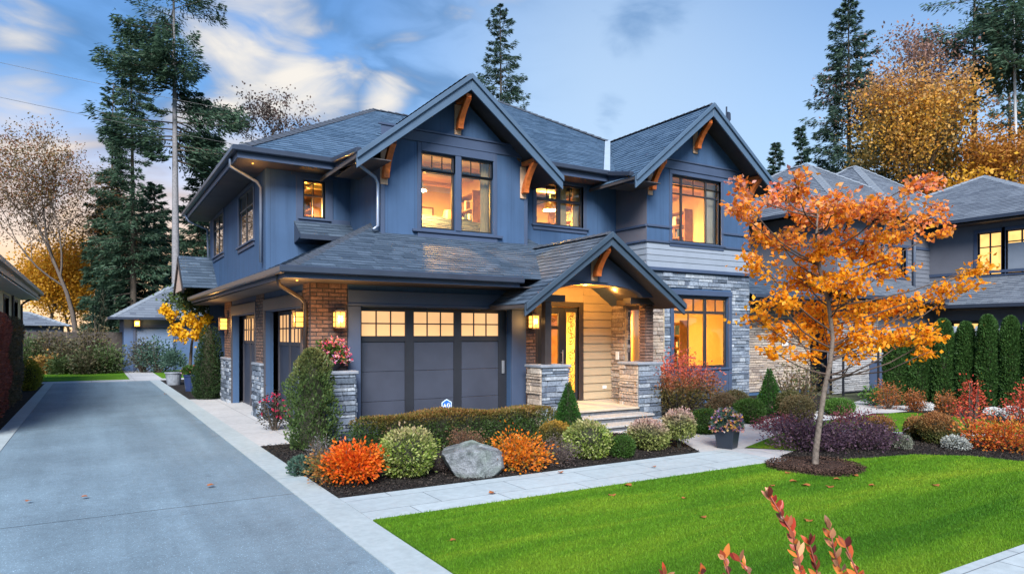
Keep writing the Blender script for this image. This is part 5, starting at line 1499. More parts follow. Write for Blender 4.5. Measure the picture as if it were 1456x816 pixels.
# ================================================================== neighbouring buildings
def hip_roof(mb, caps, x0, x1, y0, y1, z, pitch, course=.18, tab=.4, m=0, capw=.3, order='xy'):
    w, d = x1 - x0, y1 - y0
    if w <= d:
        h = w / 2 * pitch; a, b = (x0 + w / 2, y0 + w / 2, z + h), (x0 + w / 2, y1 - w / 2, z + h)
        roof_plane(mb, [(x0, y0, z), (x1, y0, z), a], m, course, tab); roof_plane(mb, [(x1, y0, z), (x1, y1, z), b, a], m, course, tab)
        roof_plane(mb, [(x1, y1, z), (x0, y1, z), b], m, course, tab); roof_plane(mb, [(x0, y1, z), (x0, y0, z), a, b], m, course, tab)
        hips = [((x0, y0, z), a), ((x1, y0, z), a), ((x1, y1, z), b), ((x0, y1, z), b), (a, b)]
    else:
        h = d / 2 * pitch; a, b = (x0 + d / 2, y0 + d / 2, z + h), (x1 - d / 2, y0 + d / 2, z + h)
        roof_plane(mb, [(x0, y0, z), (x1, y0, z), b, a], m, course, tab); roof_plane(mb, [(x1, y0, z), (x1, y1, z), b], m, course, tab)
        roof_plane(mb, [(x1, y1, z), (x0, y1, z), a, b], m, course, tab); roof_plane(mb, [(x0, y1, z), (x0, y0, z), a], m, course, tab)
        hips = [((x0, y0, z), a), ((x1, y0, z), b), ((x1, y1, z), b), ((x0, y1, z), a), (a, b)]
    for p, q in hips:
        if (Vector(q) - Vector(p)).length > .2: cap_line(caps, p, q, capw, 0, .05, .3)

nb = thing('house', (24, 13, 0), 'grey neighbouring house on the right, behind the orange maple and the clipped conifer columns', 'house')
FA_ = Face('y', 27.0); FA2 = Face('y', 25.7); FB = Face('x', 13.7); FB2 = Face('x', 12.9)
aw = [tuple(sorted((ONX(1390, 360, 27).y, ONX(1424, 360, 27).y))) + (ONX(1400, 392, 27).z, ONX(1400, 331, 27).z)]
aw2 = tuple(sorted((ONX(1430, 360, 27).y, ONX(1475, 360, 27).y))) + (aw[0][2] + .02, aw[0][3])
mb = MB()
wall(mb, FA_, 9.2, 13.7, 2.6, 5.9, aw + [aw2]); wall(mb, Face('x', 9.2), 27.0, 36, 2.6, 5.9)
bw1 = tuple(ONY(x, 372, 13.7).x for x in (1274, 1288)) + (ONY(1280, 391, 13.7).z, ONY(1280, 352, 13.7).z)
wall(mb, FB, 21.2, 27.0, 2.6, 6.0, [bw1])
wall(mb, Face('y', 21.2), 13.7, 22, 0, 6.0); wall(mb, Face('x', 22.0, -1), 21.2, 36, 0, 6); wall(mb, Face('y', 36, -1), 2, 22, 0, 6); wall(mb, Face('x', 2.0), 25.7, 36, 0, 3.2)
mb.build('wall', MAT_NWALL, nb)
mb = MB(); lap_siding(mb, FB, 21.2, 27.0, 2.7, 5.0, .16, 0, .02, [(bw1[0] - .1, bw1[1] + .1, bw1[2] - .1, bw1[3] + .1)]); mb.build('lap_siding', MAT_SIDING_N, nb)
mb = MB()
lowin = [(ONY(1241, 500, 12.9).x, ONY(1258, 500, 12.9).x, 1.0, 1.85)]
wall(mb, FB2, 19.7, 25.7, 0, 3.2, lowin); strip = tuple(sorted((ONX(1353, 463, 25.7).y, ONX(1415, 463, 25.7).y))) + (1.9, 2.28)
wall(mb, FA2, 2.0, 12.9, 0, 3.2, [strip]); mb.build('lower_wall', MAT_NWALL, nb)
mb = MB(); masonry(mb, FB2, 19.7, 22.9, 0, 1.18, hmin=.05, hmax=.08, wmin=.2, wmax=.6); masonry(mb, FB2, 20.0, 22.2, 1.35, 2.5, hmin=.05, hmax=.08, wmin=.2, wmax=.6); build_apart(mb, 'stone_cladding', MAT_STONE_GREY, nb)
mb = MB(); FB2.box(mb, 19.65, 22.95, -.10, 0, 1.20, 1.26); mb.build('stone_sill', MAT_CAPSTONE, nb)
FG = Face('x', 12.3)
mb = MB(); mb.box(21.05, 21.10, 12.2, 12.25, 0, 1.35); mb.box(19.2, 19.25, 12.2, 12.25, 0, 1.35)
mb.box(19.2, 21.1, 12.21, 12.24, .1, .14); mb.build('gate_post', MAT_DARK, nb)
MAT_LITNB = EM('lit neighbour pane', (1.0, 0.58, 0.18), 0.75, 0.35, 1.2)
window(nb, FA_, *aw[0], mull=(.5,), transom=.66, trim=.12, glass=MAT_LITNB, trimmat=MAT_TRIM)
window(nb, FA_, *aw2, mull=(.5,), transom=.74, trim=.12, glass=MAT_LITNB, trimmat=MAT_TRIM)
mb = MB(); FA_.box(mb, aw2[0] + .05, aw2[1] - .05, .05, .085, aw2[2] + .05, aw2[2] + (aw2[3] - aw2[2]) * .70); mb.build('shutter_panel', MAT_SIDING_GREY, nb)
window(nb, FB, *bw1, transom=.5, trim=.08, trimmat=MAT_TRIM, glass=GLASS('dim neighbour glass', .3, (.2, .2, .22)))
window(nb, FB2, *lowin[0], trim=.07, glass=MAT_LITNB, trimmat=MAT_DARK); window(nb, FA2, *strip, mull=(.33, .66), trim=.06, sill=False, glass=MAT_LITNB, trimmat=MAT_DARK)
mb = MB(); FB2.box(mb, lowin[0][0] - .25, lowin[0][1] + .12, -.05, 0, .05, .92); mb.build('base_panel', MAT_TRIM, nb)
roofs = MB(); caps = MB()
hip_roof(roofs, caps, 26.35, 36.6, 8.65, 18.9, 5.95, .48)
pk = AT(1160, 233, 26.0); pk2 = AT(1236, 233, 26.0)
hip_roof(roofs, caps, 20.6, 29.2, 13.1, 22.6, 6.05, .64)
hip_roof(roofs, caps, 24.3, 33.1, 13.25, 22.4, 6.05, .73)
roof_plane(roofs, [(24.9, 13.6, 2.85), (24.9, 1.5, 2.85), (27.0, 1.5, 3.9), (27.0, 13.6, 3.9)], 0); roof_plane(roofs, [(36, 1.5, 2.85), (24.9, 1.5, 2.85), (27.0, 9.2, 3.9), (36, 9.2, 3.9)], 0); roof_plane(roofs, [(19.3, 12.1, 3.05), (25.0, 12.1, 3.05), (25.0, 13.7, 3.8), (19.3, 13.7, 3.8)], 0)
ro = roofs.build('roof', MAT_SHINGLE_GREY, nb); build_apart(caps, 'ridge_cap', MAT_CAP_PALE, ro)
mb = MB(); gutter(mb, (26.28, 13.6, 5.95), (26.28, 8.6, 5.95)); gutter(mb, (20.5, 13.03, 6.06), (26.3, 13.03, 6.06)); gutter(mb, (24.85, 13.0, 2.87), (24.85, 1.5, 2.87)); gutter(mb, (19.3, 12.04, 3.07), (24.9, 12.04, 3.07)); gutter(mb, (20.54, 22.6, 6.06), (20.54, 13.03, 6.06))
build_apart(mb, 'gutter', MAT_GUTTER, nb)
mb = MB(); mb.box(26.34, 27.0, 8.65, 13.7, 5.76, 5.80); mb.box(20.6, 26.3, 13.1, 13.7, 5.86, 5.90); mb.box(24.92, 25.7, 1.5, 12.9, 2.70, 2.74); mb.box(19.3, 24.9, 12.1, 12.9, 2.88, 2.92); build_apart(mb, 'eave_soffit', MAT_BROWN, nb)
for px in (1255, 1299):
    q = ONY(px, 400, 13.62); mb = MB(); mb.tube([(q.x, 13.4, 5.9), (q.x, 13.58, 5.6), (q.x, 13.6, 3.6)], .05, 8); mb.build('downspout', MAT_PIPE, nb, smooth=True)
mb = MB(); FA_.box(mb, 9.2, 13.68, -.03, 0, 4.02, 4.12); FB.box(mb, 21.2, 26.97, -.04, -.02, 5.02, 5.12); build_apart(mb, 'band_trim', MAT_TRIM, nb)

# low house across the drive on the left: only its eave and wall end are in view
lh = thing('house', (-6, 24, 0), 'cream neighbouring house at the left edge, seen under its deep eave', 'house')
FL = Face('y', -2.35, -1)
lw = [(26.6, 28.0, 2.3, 3.05), (29.6, 31.2, 2.0, 3.05)]
mb = MB(); wall(mb, FL, 17, 32.6, 0, 3.3, lw); wall(mb, Face('x', 32.6, -1), -12, -2.35, 0, 3.3); wall(mb, Face('y', -12), 17, 32.6, 0, 3.3); wall(mb, Face('x', 17.0), -12, -2.35, 0, 3.3)
mb.build('wall', M('cream stucco', (.62, .50, .32), .8, .1, 2, .1, 60), lh)
for w_ in lw: window(lh, FL, *w_, mull=(.5,), trim=.08, trimmat=MAT_BROWN, glass=GLASS('dark left glass', .2, (.08, .08, .09)) if 'dark left glass' not in bpy.data.materials else bpy.data.materials['dark left glass'])
roofs = MB(); caps = MB(); hip_roof(roofs, caps, -13, -1.75, 16, 33.2, 3.52, .42, .3, .6)
ro = roofs.build('roof', MAT_SHINGLE_GREY, lh); build_apart(caps, 'ridge_cap', MAT_CAP_PALE, ro)
mb = MB(); gutter(mb, (-1.69, 33.25, 3.54), (-1.69, 16, 3.54)); mb.beam((-1.77, 33.2, 3.52), (-1.77, 16, 3.52), .04, .24); mb.beam((-1.7, 33.22, 3.54), (-13, 33.22, 3.54), .1, .16); build_apart(mb, 'gutter', M('tan gutter', (.30, .25, .20), .4, .1, 3), lh)
mb = MB(); mb.box(-2.35, -1.79, 16, 33.2, 3.22, 3.26); mb.box(-12, -2.35, 32.6, 33.2, 3.22, 3.26); mb.build('eave_soffit', M('white soffit', (.5, .48, .45), .7, .1, 3), lh)
mb = MB(); mb.tube([(-1.72, 32.3, 3.40), (-2.2, 32.3, 3.1), (-2.29, 32.3, 3.0), (-2.29, 32.3, .1)], .04, 8); mb.tube([(-2.29, 28.8, 3.2), (-2.29, 28.8, .1)], .04, 8); build_apart(mb, 'downspout', MAT_BROWN, lh)

# blue garage at the end of the drive
bg_ = thing('garage', (4.2, 42.5, 0), 'small blue detached garage with a grey hip roof at the end of the driveway', 'garage')
FBg = Face('x', 39.7)
p0 = ONY(176, 500, 39.7).x; gdx = (ONY(193, 500, 39.7).x, ONY(246, 500, 39.7).x)
mb = MB(); wall(mb, FBg, p0, 8.5, 0, 2.75, [(gdx[0], gdx[1], 0, 2.2)]); wall(mb, Face('y', p0), 39.7, 46, 0, 2.75); wall(mb, Face('x', 46.0, -1), p0, 8.5, 0, 2.75); wall(mb, Face('y', 8.5, -1), 39.7, 46, 0, 2.75)
mb.build('wall', M('bright blue wall', (.055, .10, .20), .7, .08, 1), bg_)
mb = MB()
for k in range(4): FBg.box(mb, gdx[0], gdx[1], .08, .12, .55 * k, .55 * k + .54)
mb.build('garage_door', M('pale blue door', (.13, .19, .30), .5, .06, 1), bg_)
mb = MB(); FBg.box(mb, gdx[0] - .12, gdx[0] - .004, -.03, .05, 0, 2.2); FBg.box(mb, gdx[1] + .004, gdx[1] + .12, -.03, .05, 0, 2.2); FBg.box(mb, gdx[0] - .12, gdx[1] + .12, -.03, .05, 2.205, 2.33); mb.build('door_trim', MAT_TRIM, bg_)
roofs = MB(); caps = MB(); hip_roof(roofs, caps, p0 - .6, 9.1, 39.1, 46.6, 2.72, .62, .25, .5)
ro = roofs.build('roof', MAT_SHINGLE_GREY, bg_); build_apart(caps, 'ridge_cap', MAT_CAP_PALE, ro)
mb = MB(); gutter(mb, (p0 - .68, 39.04, 2.74), (9.1, 39.04, 2.74)); gutter(mb, (p0 - .66, 46.6, 2.74), (p0 - .66, 39.0, 2.74)); mb.build('gutter', MAT_GUTTER, bg_)
lantern(bg_, FBg, gdx[0] + .05, 2.42, .24, .26, 14)
# small grey roof peeping over the back hedge
sh_ = thing('shed', (-3.6, 47, 0), 'small grey-roofed outbuilding peeping over the back hedge', 'shed')
mb = MB(); mb.box(-6.2, -1.4, 45.4, 48.6, 0, 2.35); mb.build('wall', MAT_NWALL, sh_)
roofs = MB(); caps = MB(); hip_roof(roofs, caps, -6.6, -1.0, 45, 49, 2.35, .38, .25, .5); ro = roofs.build('roof', MAT_SHINGLE_GREY, sh_); build_apart(caps, 'ridge_cap', MAT_CAP_PALE, ro)

# board fence behind the back lawn
fn = thing('fence', (-3, 41.5, 0), 'dark board fence behind the back lawn shrubs', 'fence')
mb = MB(); x = -16.0; rr = random.Random(3)
while x < 1.6:
    mb.box(x, x + .138, 41.5, 41.52, .05, 2.0 + rr.uniform(-.01, .01)); x += .142
mb.box(-16, 1.6, 41.522, 41.56, .4, .5); mb.box(-16, 1.6, 41.522, 41.56, 1.6, 1.7)
mb.build('board_panel', M('weathered dark boards', (.055, .045, .04), .85, .35, 6), fn)
for k in range(9):
    mb = MB(); mb.box(-16 + 2.2 * k - .05, -16 + 2.2 * k + .05, 41.56, 41.66, 0, 2.08); mb.build('post', MAT_BARK, fn)
# pale fence showing between the conifer columns
ff = thing('fence', (19.5, 8, 0), 'pale blue-grey fence glimpsed between the clipped conifer columns', 'fence')
qa, qb = ray(1262) * 19.0, ray(1500) * 16.9
mb = MB(); mb.beam((qa.x, qa.y, 1.95), (qb.x, qb.y, 1.95), .03, 1.93); mb.beam((qa.x, qa.y, 2.02), (qb.x, qb.y, 2.02), .09, .06)
mb.build('panel', M('pale fence boards', (.20, .23, .27), .7, .15, 3), ff)
for k in range(8):
    q = qa.lerp(qb, k / 7); mb = MB(); mb.box(q.x - .05, q.x + .05, q.y - .05, q.y + .05, 0, 2.08); mb.build('post', M('pale fence post', (.30, .34, .39), .7, .1, 3) if k == 0 else bpy.data.materials['pale fence post'], ff)
# overhead wires, high above the gardens on the left, running from pole to pole beyond the roof
def wire(label, a, b, sag, r=.011):
    pts = [Vector(a).lerp(Vector(b), k / 24) - Vector((0, 0, sag * 4 * (k / 24) * (1 - k / 24))) for k in range(25)]
    mb = MB(); mb.tube(pts, r, 5); o = mb.build('overhead_wire', MAT_DARK, None, origin=tuple(pts[12])); props(o, label, 'wire', 'overhead wires')
wire('uppermost thin black overhead wire crossing the sky behind the tall bare-trunked fir', AT(-260, 30, 36), AT(640, 212, 44), .35)
wire('second thin black overhead wire from the top, crossing behind the tall bare-trunked fir', AT(-260, 80, 34), AT(600, 250, 42), .35)
wire('upper one of the two short wires low at the left edge beside the bare maple', AT(-260, 222, 50), AT(160, 240, 62), .2)
wire('lowest thin wire at the left edge of the sky beside the bare maple', AT(-260, 232, 50), AT(160, 247, 62), .2)
# ================================================================== background trees
L_FIR = ML('fir needles', [(.038, .078, .050), (.058, .110, .068), (.082, .140, .082), (.046, .092, .064)], trans=.35)
L_FIR2 = ML('blue fir needles', [(.040, .078, .060), (.062, .112, .080), (.082, .136, .092)], trans=.35)
L_CEDAR = ML('cedar sprays', [(.030, .055, .028), (.045, .080, .036), (.025, .048, .028)], trans=.3)
L_RED = ML('thin russet leaves', [(.22, .065, .028), (.26, .105, .035), (.12, .095, .04), (.28, .16, .05), (.10, .09, .04)], trans=.4)
L_GOLD = ML('golden leaves', [(.62, .28, .02), (.72, .40, .03), (.52, .24, .03), (.66, .34, .02)], trans=.45)
L_OCHRE = ML('ochre leaves', [(.66, .32, .04), (.72, .40, .05), (.56, .30, .07), (.46, .30, .08), (.68, .26, .04)], [(.45, .25, .16), (.40, .22, .18), (.55, .28, .10)], .6, 1.0, trans=.45)
L_HEDGE = ML('wild hedge leaves', [(.055, .065, .028), (.085, .085, .04), (.11, .085, .05), (.05, .075, .03)], trans=.3)
def on(px, t):
    d = ray(px) * t; return Vector((d.x, d.y, 0))
def topz(py, t): return 1.85 + (476 - py) / 970 * t
# tall irregular fir with the bare lower trunk
def fir_at(name, label, px, t, py, wpx, mat, **kw):
    return conifer(name, label, on(px, t), topz(py, t), wpx / 970 * t, mat, **kw)
FG = 'tall evergreens on the skyline'
fir_at('fir_tree', 'tall open-crowned fir with a long bare pale trunk, left of the house', 250, 42, -110, 200, L_FIR, crown=.46, nb=300, sparse=.6, droop=.34, needle=.40, per=30, trunk=.25, power=.30, group=FG, bark=MAT_BARK_GREY, rs=np.random.RandomState(11))
fir_at('fir_tree', 'slim ragged fir just left of the tall bare-trunked fir', 190, 47, 60, 120, L_FIR, crown=.08, nb=260, sparse=.5, droop=.5, needle=.42, per=17, trunk=.22, power=.42, group=FG, rs=np.random.RandomState(12))
fir_at('fir_tree', 'narrow dark fir between the bare russet maple and the tall bare-trunked fir', 158, 50, 118, 76, L_FIR, crown=.06, nb=240, sparse=.4, droop=.5, needle=.42, per=17, trunk=.2, power=.5, group=FG, rs=np.random.RandomState(13))
fir_at('fir_tree', 'dark bushy fir right behind the left eave of the house', 288, 46, 205, 110, L_FIR, crown=.05, nb=190, sparse=.4, droop=.4, needle=.45, per=18, trunk=.22, power=.6, group=FG, rs=np.random.RandomState(14))
fir_at('fir_tree', 'low dark fir behind the blue garage roof', 218, 54, 262, 120, L_FIR, crown=.03, nb=120, droop=.4, needle=.55, per=28, trunk=.22, power=.55, group=FG, rs=np.random.RandomState(15))
fir_at('fir_tree', 'pointed dark fir rising behind the front gable', 714, 60, 8, 140, L_FIR2, crown=.15, nb=190, sparse=.4, droop=.2, needle=.52, per=20, trunk=.28, power=.62, tipup=.3, group=FG, rs=np.random.RandomState(16))
fir_at('fir_tree', 'tall pointed fir right of the right gable, its top well clear of the orange trees', 1208, 56, 0, 200, L_FIR2, crown=.08, nb=230, sparse=.4, droop=.28, needle=.58, per=22, trunk=.33, power=.66, tipup=.3, group=FG, rs=np.random.RandomState(17))
fir_at('fir_tree', 'tall fir with a thick brown trunk behind the orange trees on the right', 1385, 54, -90, 200, L_FIR, crown=.62, nb=170, sparse=.6, droop=.3, needle=.55, per=18, trunk=.38, power=.45, group=FG, rs=np.random.RandomState(18))
fir_at('fir_tree', 'fir at the right edge with a smooth pale grey trunk', 1446, 44, -110, 160, L_FIR, crown=.66, nb=150, sparse=.5, droop=.35, needle=.48, per=18, trunk=.17, power=.4, group=FG, bark=M('smooth pale trunk', (.42, .42, .44), .8, .15, 4), rs=np.random.RandomState(19))
fir_at('fir_tree', 'dense dark fir filling the gap behind the pale trunk at the right edge', 1438, 64, 30, 150, L_FIR, crown=.05, nb=170, sparse=.5, droop=.4, needle=.65, per=20, trunk=.35, power=.5, group=FG, rs=np.random.RandomState(20))
fir_at('fir_tree', 'small distant fir in the dip right of the right gable', 1103, 75, 204, 70, L_FIR2, crown=.05, nb=150, sparse=.2, droop=.3, needle=.7, per=22, trunk=.2, power=.7, group=FG, rs=np.random.RandomState(21))
fir_at('fir_tree', 'small slim fir at the foot of the tallest pointed fir on the right', 1140, 70, 180, 70, L_FIR2, crown=.05, nb=150, sparse=.3, droop=.3, needle=.7, per=22, trunk=.2, power=.7, group=FG, rs=np.random.RandomState(22))
cone_shrub('evergreen_tree', 'narrow dark columnar evergreen behind the back hedge', on(147, 46), 0.75, topz(400, 46), ML('dark column', [(.012, .03, .02), (.022, .045, .028)]), .22, 3500, cat='tree', power=.35)
# broadleaf trees
BT = 'bare and autumn trees on the left'
broad_tree('maple_tree', 'large half-bare maple with thin russet leaves at the far left', on(112, 45), topz(158, 45), L_RED, .15, 2, .26, .13, 5, BT, .35, .66, .38, np.random.RandomState(31), bark=M('grey brown bark', (.085, .066, .055), .9, .3, 12), keep=.58, kids=(3, 4), shrink=.70)
broad_tree('maple_tree', 'golden maple low on the left behind the cream house eave', on(62, 52), topz(345, 52), L_GOLD, .20, 26, .22, .15, 3, BT, .35, .8, .85, np.random.RandomState(32))
broad_tree('maple_tree', 'smaller golden maple right of the half-bare maple trunk', on(104, 58), topz(372, 58), L_GOLD, .20, 22, .2, .15, 3, BT, .35, .8, .75, np.random.RandomState(33))
broad_tree('bare_tree', 'leafless twiggy tree between the dark firs left of the house', on(178, 50), topz(290, 50), L_RED, .2, 2, .2, .2, 4, BT, .4, .55, .4, np.random.RandomState(34), bark=MAT_BARK_PALE, keep=.5)
broad_tree('bare_tree', 'small brown-twigged tree top behind the left roof slope', on(394, 52), topz(136, 52), ML('brown twig leaves', [(.10, .065, .06), (.14, .09, .07)], trans=.3), .20, 4, .2, .66, 3, BT, .5, .38, .28, np.random.RandomState(35), keep=.7)
OT = 'autumn trees on the right'
broad_tree('maple_tree', 'broad orange-gold tree behind the grey roof on the right', on(1316, 46), topz(118, 46), L_OCHRE, .21, 6, .25, .22, 4, OT, .55, .36, .5, np.random.RandomState(36), keep=.62, shrink=.68)
broad_tree('maple_tree', 'lower orange tree left of the thick brown fir trunk', on(1352, 44), topz(165, 44), ML('orange leaves', [(.48, .20, .03), (.40, .15, .03), (.50, .26, .04)], trans=.4), .20, 7, .25, .2, 4, OT, .5, .5, .5, np.random.RandomState(37), keep=.7)
broad_tree('maple_tree', 'thin pinkish half-bare tree top above the broad orange tree', on(1315, 52), topz(22, 52), ML('pink brown leaves', [(.26, .14, .12), (.32, .18, .12)], trans=.4), .24, 3, .3, .4, 4, OT, .5, .45, .4, np.random.RandomState(38), keep=.6)
broad_tree('maple_tree', 'olive and gold tree at the foot of the tall pointed fir', on(1245, 50), topz(130, 50), ML('olive gold leaves', [(.20, .15, .05), (.30, .19, .05), (.12, .11, .04)], trans=.4), .30, 6, .28, .25, 4, OT, .35, .6, .5, np.random.RandomState(39), keep=.8)
broad_tree('maple_tree', 'small golden tree at the right edge below the pale trunk', on(1440, 40), topz(238, 40), L_GOLD, .25, 8, .2, .2, 3, OT, .3, .8, .6, np.random.RandomState(40))
# shrubs in front of the board fence
BH = 'shrubs along the back fence'
L_BH1 = ML('brown olive leaves', [(.10, .085, .045), (.15, .115, .06), (.08, .08, .04), (.19, .13, .06)], trans=.3)
L_BH2 = ML('dull green leaves', [(.05, .085, .03), (.075, .115, .04), (.10, .13, .05)], trans=.3)
L_BH3 = ML('ochre hedge leaves', [(.40, .22, .05), (.30, .17, .05), (.18, .13, .05)], trans=.3)
bh = [(44, 33.2, 470, 44, L_BH2, 110, .30, 'dull green shrub at the left end of the back fence', 51), (74, 33.4, 448, 46, L_BH1, 60, .26, 'tall open brown shrub standing above the back fence on the left', 52), (104, 33.0, 474, 50, L_HEDGE, 90, .30, 'broad brown and green shrub in the middle of the back fence', 53),
      (132, 33.3, 440, 50, L_BH1, 55, .24, 'tallest airy shrub with pale bare stems by the back fence', 57), (152, 32.8, 480, 36, L_BH2, 80, .3, 'green shrub beside the corner of the blue garage', 54), (62, 32.2, 500, 30, L_BH3, 70, .3, 'low ochre shrub in front of the back fence on the left', 55), (90, 32.2, 506, 34, L_BH2, 80, .34, 'low green shrub at the edge of the back lawn', 56), (122, 32.2, 500, 38, L_HEDGE, 80, .3, 'low brownish shrub at the edge of the back lawn, right of the low green one', 58)]
for px, t, py, w, lm, per, cl, lab, sd_ in bh:
    p = on(px, t); loose_shrub('shrub', lab, p, w / 970 * t / 2, topz(py, t), lm, .13, 22, per, BH, aspect=.6, clump=cl, bare=.12, rs=np.random.RandomState(sd_), stemmat=MAT_BARK)
# ================================================================== garden plants
L_BOX = ML('box leaves', [(.030, .075, .014), (.050, .11, .018), (.07, .14, .025), (.04, .09, .02)])
L_GREEN = ML('fresh green leaves', [(.05, .13, .02), (.08, .18, .03), (.11, .22, .04)])
L_VARIEG = ML('cream edged leaves', [(.13, .20, .025), (.30, .36, .07), (.44, .46, .18), (.08, .14, .02), (.20, .28, .04)], [(.44, .33, .20), (.40, .25, .18), (.30, .30, .10)], .66, 1.05)
L_VPINK = ML('cream and pink leaves', [(.16, .21, .04), (.34, .35, .12), (.10, .15, .03)], [(.46, .27, .24), (.50, .36, .32), (.36, .20, .18)], .50, .90)
L_HEDGEBOX = ML('red tipped hedge leaves', [(.035, .075, .016), (.055, .10, .02), (.03, .06, .015)], [(.20, .13, .03), (.26, .13, .04), (.16, .14, .03), (.24, .09, .04)], .62, .95)
L_TWIG = ML('grey brown twig leaves', [(.10, .075, .07), (.16, .12, .11), (.075, .06, .06)])
L_RUST = ML('rusty pink leaves', [(.17, .085, .05), (.22, .11, .07), (.13, .10, .04)])
L_ORANGE = ML('vivid orange leaves', [(.72, .10, .008), (.78, .16, .010), (.62, .06, .010), (.76, .22, .015)], trans=.4)
L_AMBER = ML('amber leaves', [(.72, .26, .012), (.74, .18, .012), (.60, .15, .015), (.22, .19, .03)], trans=.4)
L_SCARLET = ML('scarlet leaves', [(.55, .055, .035), (.62, .10, .06), (.45, .04, .04), (.60, .16, .06)], trans=.4)
L_PURPLE = ML('purple leaves', [(.055, .028, .050), (.10, .055, .085), (.15, .09, .13), (.075, .035, .045)], trans=.3)
L_WINE = ML('wine red leaves', [(.16, .035, .06), (.22, .06, .08), (.12, .03, .05)])
L_COLUMN = ML('arborvitae sprays', [(.035, .088, .022), (.055, .125, .030), (.075, .155, .038)])
L_CONE = ML('dwarf conifer needles', [(.025, .085, .016), (.045, .13, .022), (.035, .10, .02)])
L_IVY = ML('green climber leaves', [(.045, .085, .025), (.075, .125, .035), (.11, .16, .05), (.05, .10, .03)], [(.13, .15, .05), (.18, .17, .06), (.10, .13, .04)], .6, .95)
L_REDHEDGE = ML('red brown hedge leaves', [(.24, .075, .055), (.30, .11, .08), (.18, .06, .05)])
L_OLIVEH = ML('olive hedge leaves', [(.11, .10, .065), (.16, .13, .085), (.09, .095, .05)])
L_JM = ML('green brown maple leaves', [(.11, .10, .03), (.16, .12, .04), (.085, .09, .03)], [(.52, .09, .06), (.60, .14, .09), (.42, .07, .05)], .34, .66, .4)
L_LIME = ML('lime leaves', [(.26, .28, .03), (.34, .33, .04), (.18, .22, .03)])
L_YELLOW = ML('yellow leaves', [(.72, .38, .01), (.80, .46, .015), (.65, .32, .01)], trans=.4)
L_SILVER = ML('silver leaves', [(.36, .38, .36), (.48, .50, .47), (.28, .30, .28)])
L_WHITE = ML('white petals', [(.72, .72, .74), (.80, .79, .76), (.60, .60, .62)])
L_BLUEGREEN = ML('blue green leaves', [(.05, .10, .075), (.075, .14, .10)])
L_PETALS = ML('mixed petals', [(.55, .03, .14), (.60, .10, .25), (.50, .02, .05), (.55, .30, .10), (.45, .25, .50), (.60, .45, .40), (.62, .06, .20)], trans=.3)
L_PANSY = ML('pot petals', [(.16, .10, .38), (.28, .20, .50), (.60, .26, .03), (.65, .40, .05), (.55, .50, .55), (.50, .10, .06), (.20, .14, .42)], trans=.3)

# ---- bed before the garage
VS = 'cream edged round shrubs along the front walk'
hedge_box('hedge', 'long low clipped hedge with reddish tips below the garage door', 3.35, 7.05, 9.75, 10.40, .60, L_HEDGEBOX, 30000, .040)
ball_shrub('round_shrub', 'largest cream and green round shrub, just left of the boulder', 578, 686, 82, 610, L_VARIEG, .046, group=VS, amp=.30, dens=.75)
ball_shrub('round_shrub', 'cream and green round shrub left of the small plain green ball', 840, 656, 66, 601, L_VARIEG, .046, group=VS, amp=.30, dens=.75)
ball_shrub('round_shrub', 'pinkish cream shrub right of the small plain green ball', 921, 643, 64, 597, L_VPINK, .046, group=VS, amp=.30, dens=.75)
ball_shrub('round_shrub', 'cream and pink shrub on a short bare stem, right end of the bed', 965, 640, 54, 585, L_VPINK, .046, group=VS, amp=.30, dens=.75, lift=.28)
ball_shrub('round_shrub', 'small plain green ball shrub between two cream edged shrubs', 885, 653, 36, 620, L_BOX, .03)
loose_shrub('twiggy_shrub', 'sparse rusty twiggy shrub standing behind the boulder', G(662, 645)[0], .27, .50, L_RUST, .03, 22, 90, 'bare twiggy shrubs by the hedge', stemmat=MAT_BARK, clump=.2)
loose_shrub('twiggy_shrub', 'thin pinkish twiggy shrub against the hedge, behind the largest round shrub', G(562, 655)[0], .22, .52, L_RUST, .028, 16, 60, 'bare twiggy shrubs by the hedge', clump=.2)
loose_shrub('twiggy_shrub', 'low grey twiggy shrub between the largest round shrub and the boulder', G(622, 672)[0], .22, .36, L_TWIG, .026, 18, 60, 'bare twiggy shrubs by the hedge', clump=.25)
loose_shrub('twiggy_shrub', 'low grey twiggy shrub right of the amber bush', G(788, 662)[0], .30, .45, L_TWIG, .026, 26, 90, 'bare twiggy shrubs by the hedge', clump=.25)
ball_shrub('round_shrub', 'olive shrub with yellow tips behind the grey twiggy one, left of the green cone', 790, 640, 48, 600, ML('olive yellow', [(.09, .10, .03), (.14, .13, .04)], [(.45, .26, .03), (.40, .20, .03)], .6, .9), .03)
loose_shrub('autumn_shrub', 'vivid orange-red bush at the corner of driveway and walk', G(503, 690)[0], .33, .56, L_ORANGE, .05, 15, 220, stemmat=MAT_BARK, clump=.24, bare=.45)
loose_shrub('autumn_shrub', 'amber bush right of the boulder', G(736, 668)[0], .36, .56, L_AMBER, .048, 20, 130, clump=.26, bare=.35)
loose_shrub('autumn_shrub', 'low orange and green plant left of the vivid orange-red bush', G(462, 690)[0], .22, .40, ML('orange green mix', [(.50, .13, .03), (.10, .14, .04), (.42, .18, .05), (.08, .12, .04)]), .045, 14, 70, clump=.3)
loose_shrub('silver_plant', 'wispy silver plant at the foot of the stone pier', G(455, 660)[0], .20, .45, ML('wispy silver', [(.30, .29, .30), (.22, .2, .22)]), .04, 26, 22, clump=.12, aspect=.18)
ball_shrub('round_shrub', 'low blue-green plant beside the driveway edge', 428, 678, 34, 650, L_BLUEGREEN, .05, dens=.7)
cone_shrub('cone_conifer', 'bright green dwarf cone conifer beside the porch steps', G(808, 614)[0], .31, 1.02, L_CONE, .04, 6000, 'cone conifers')
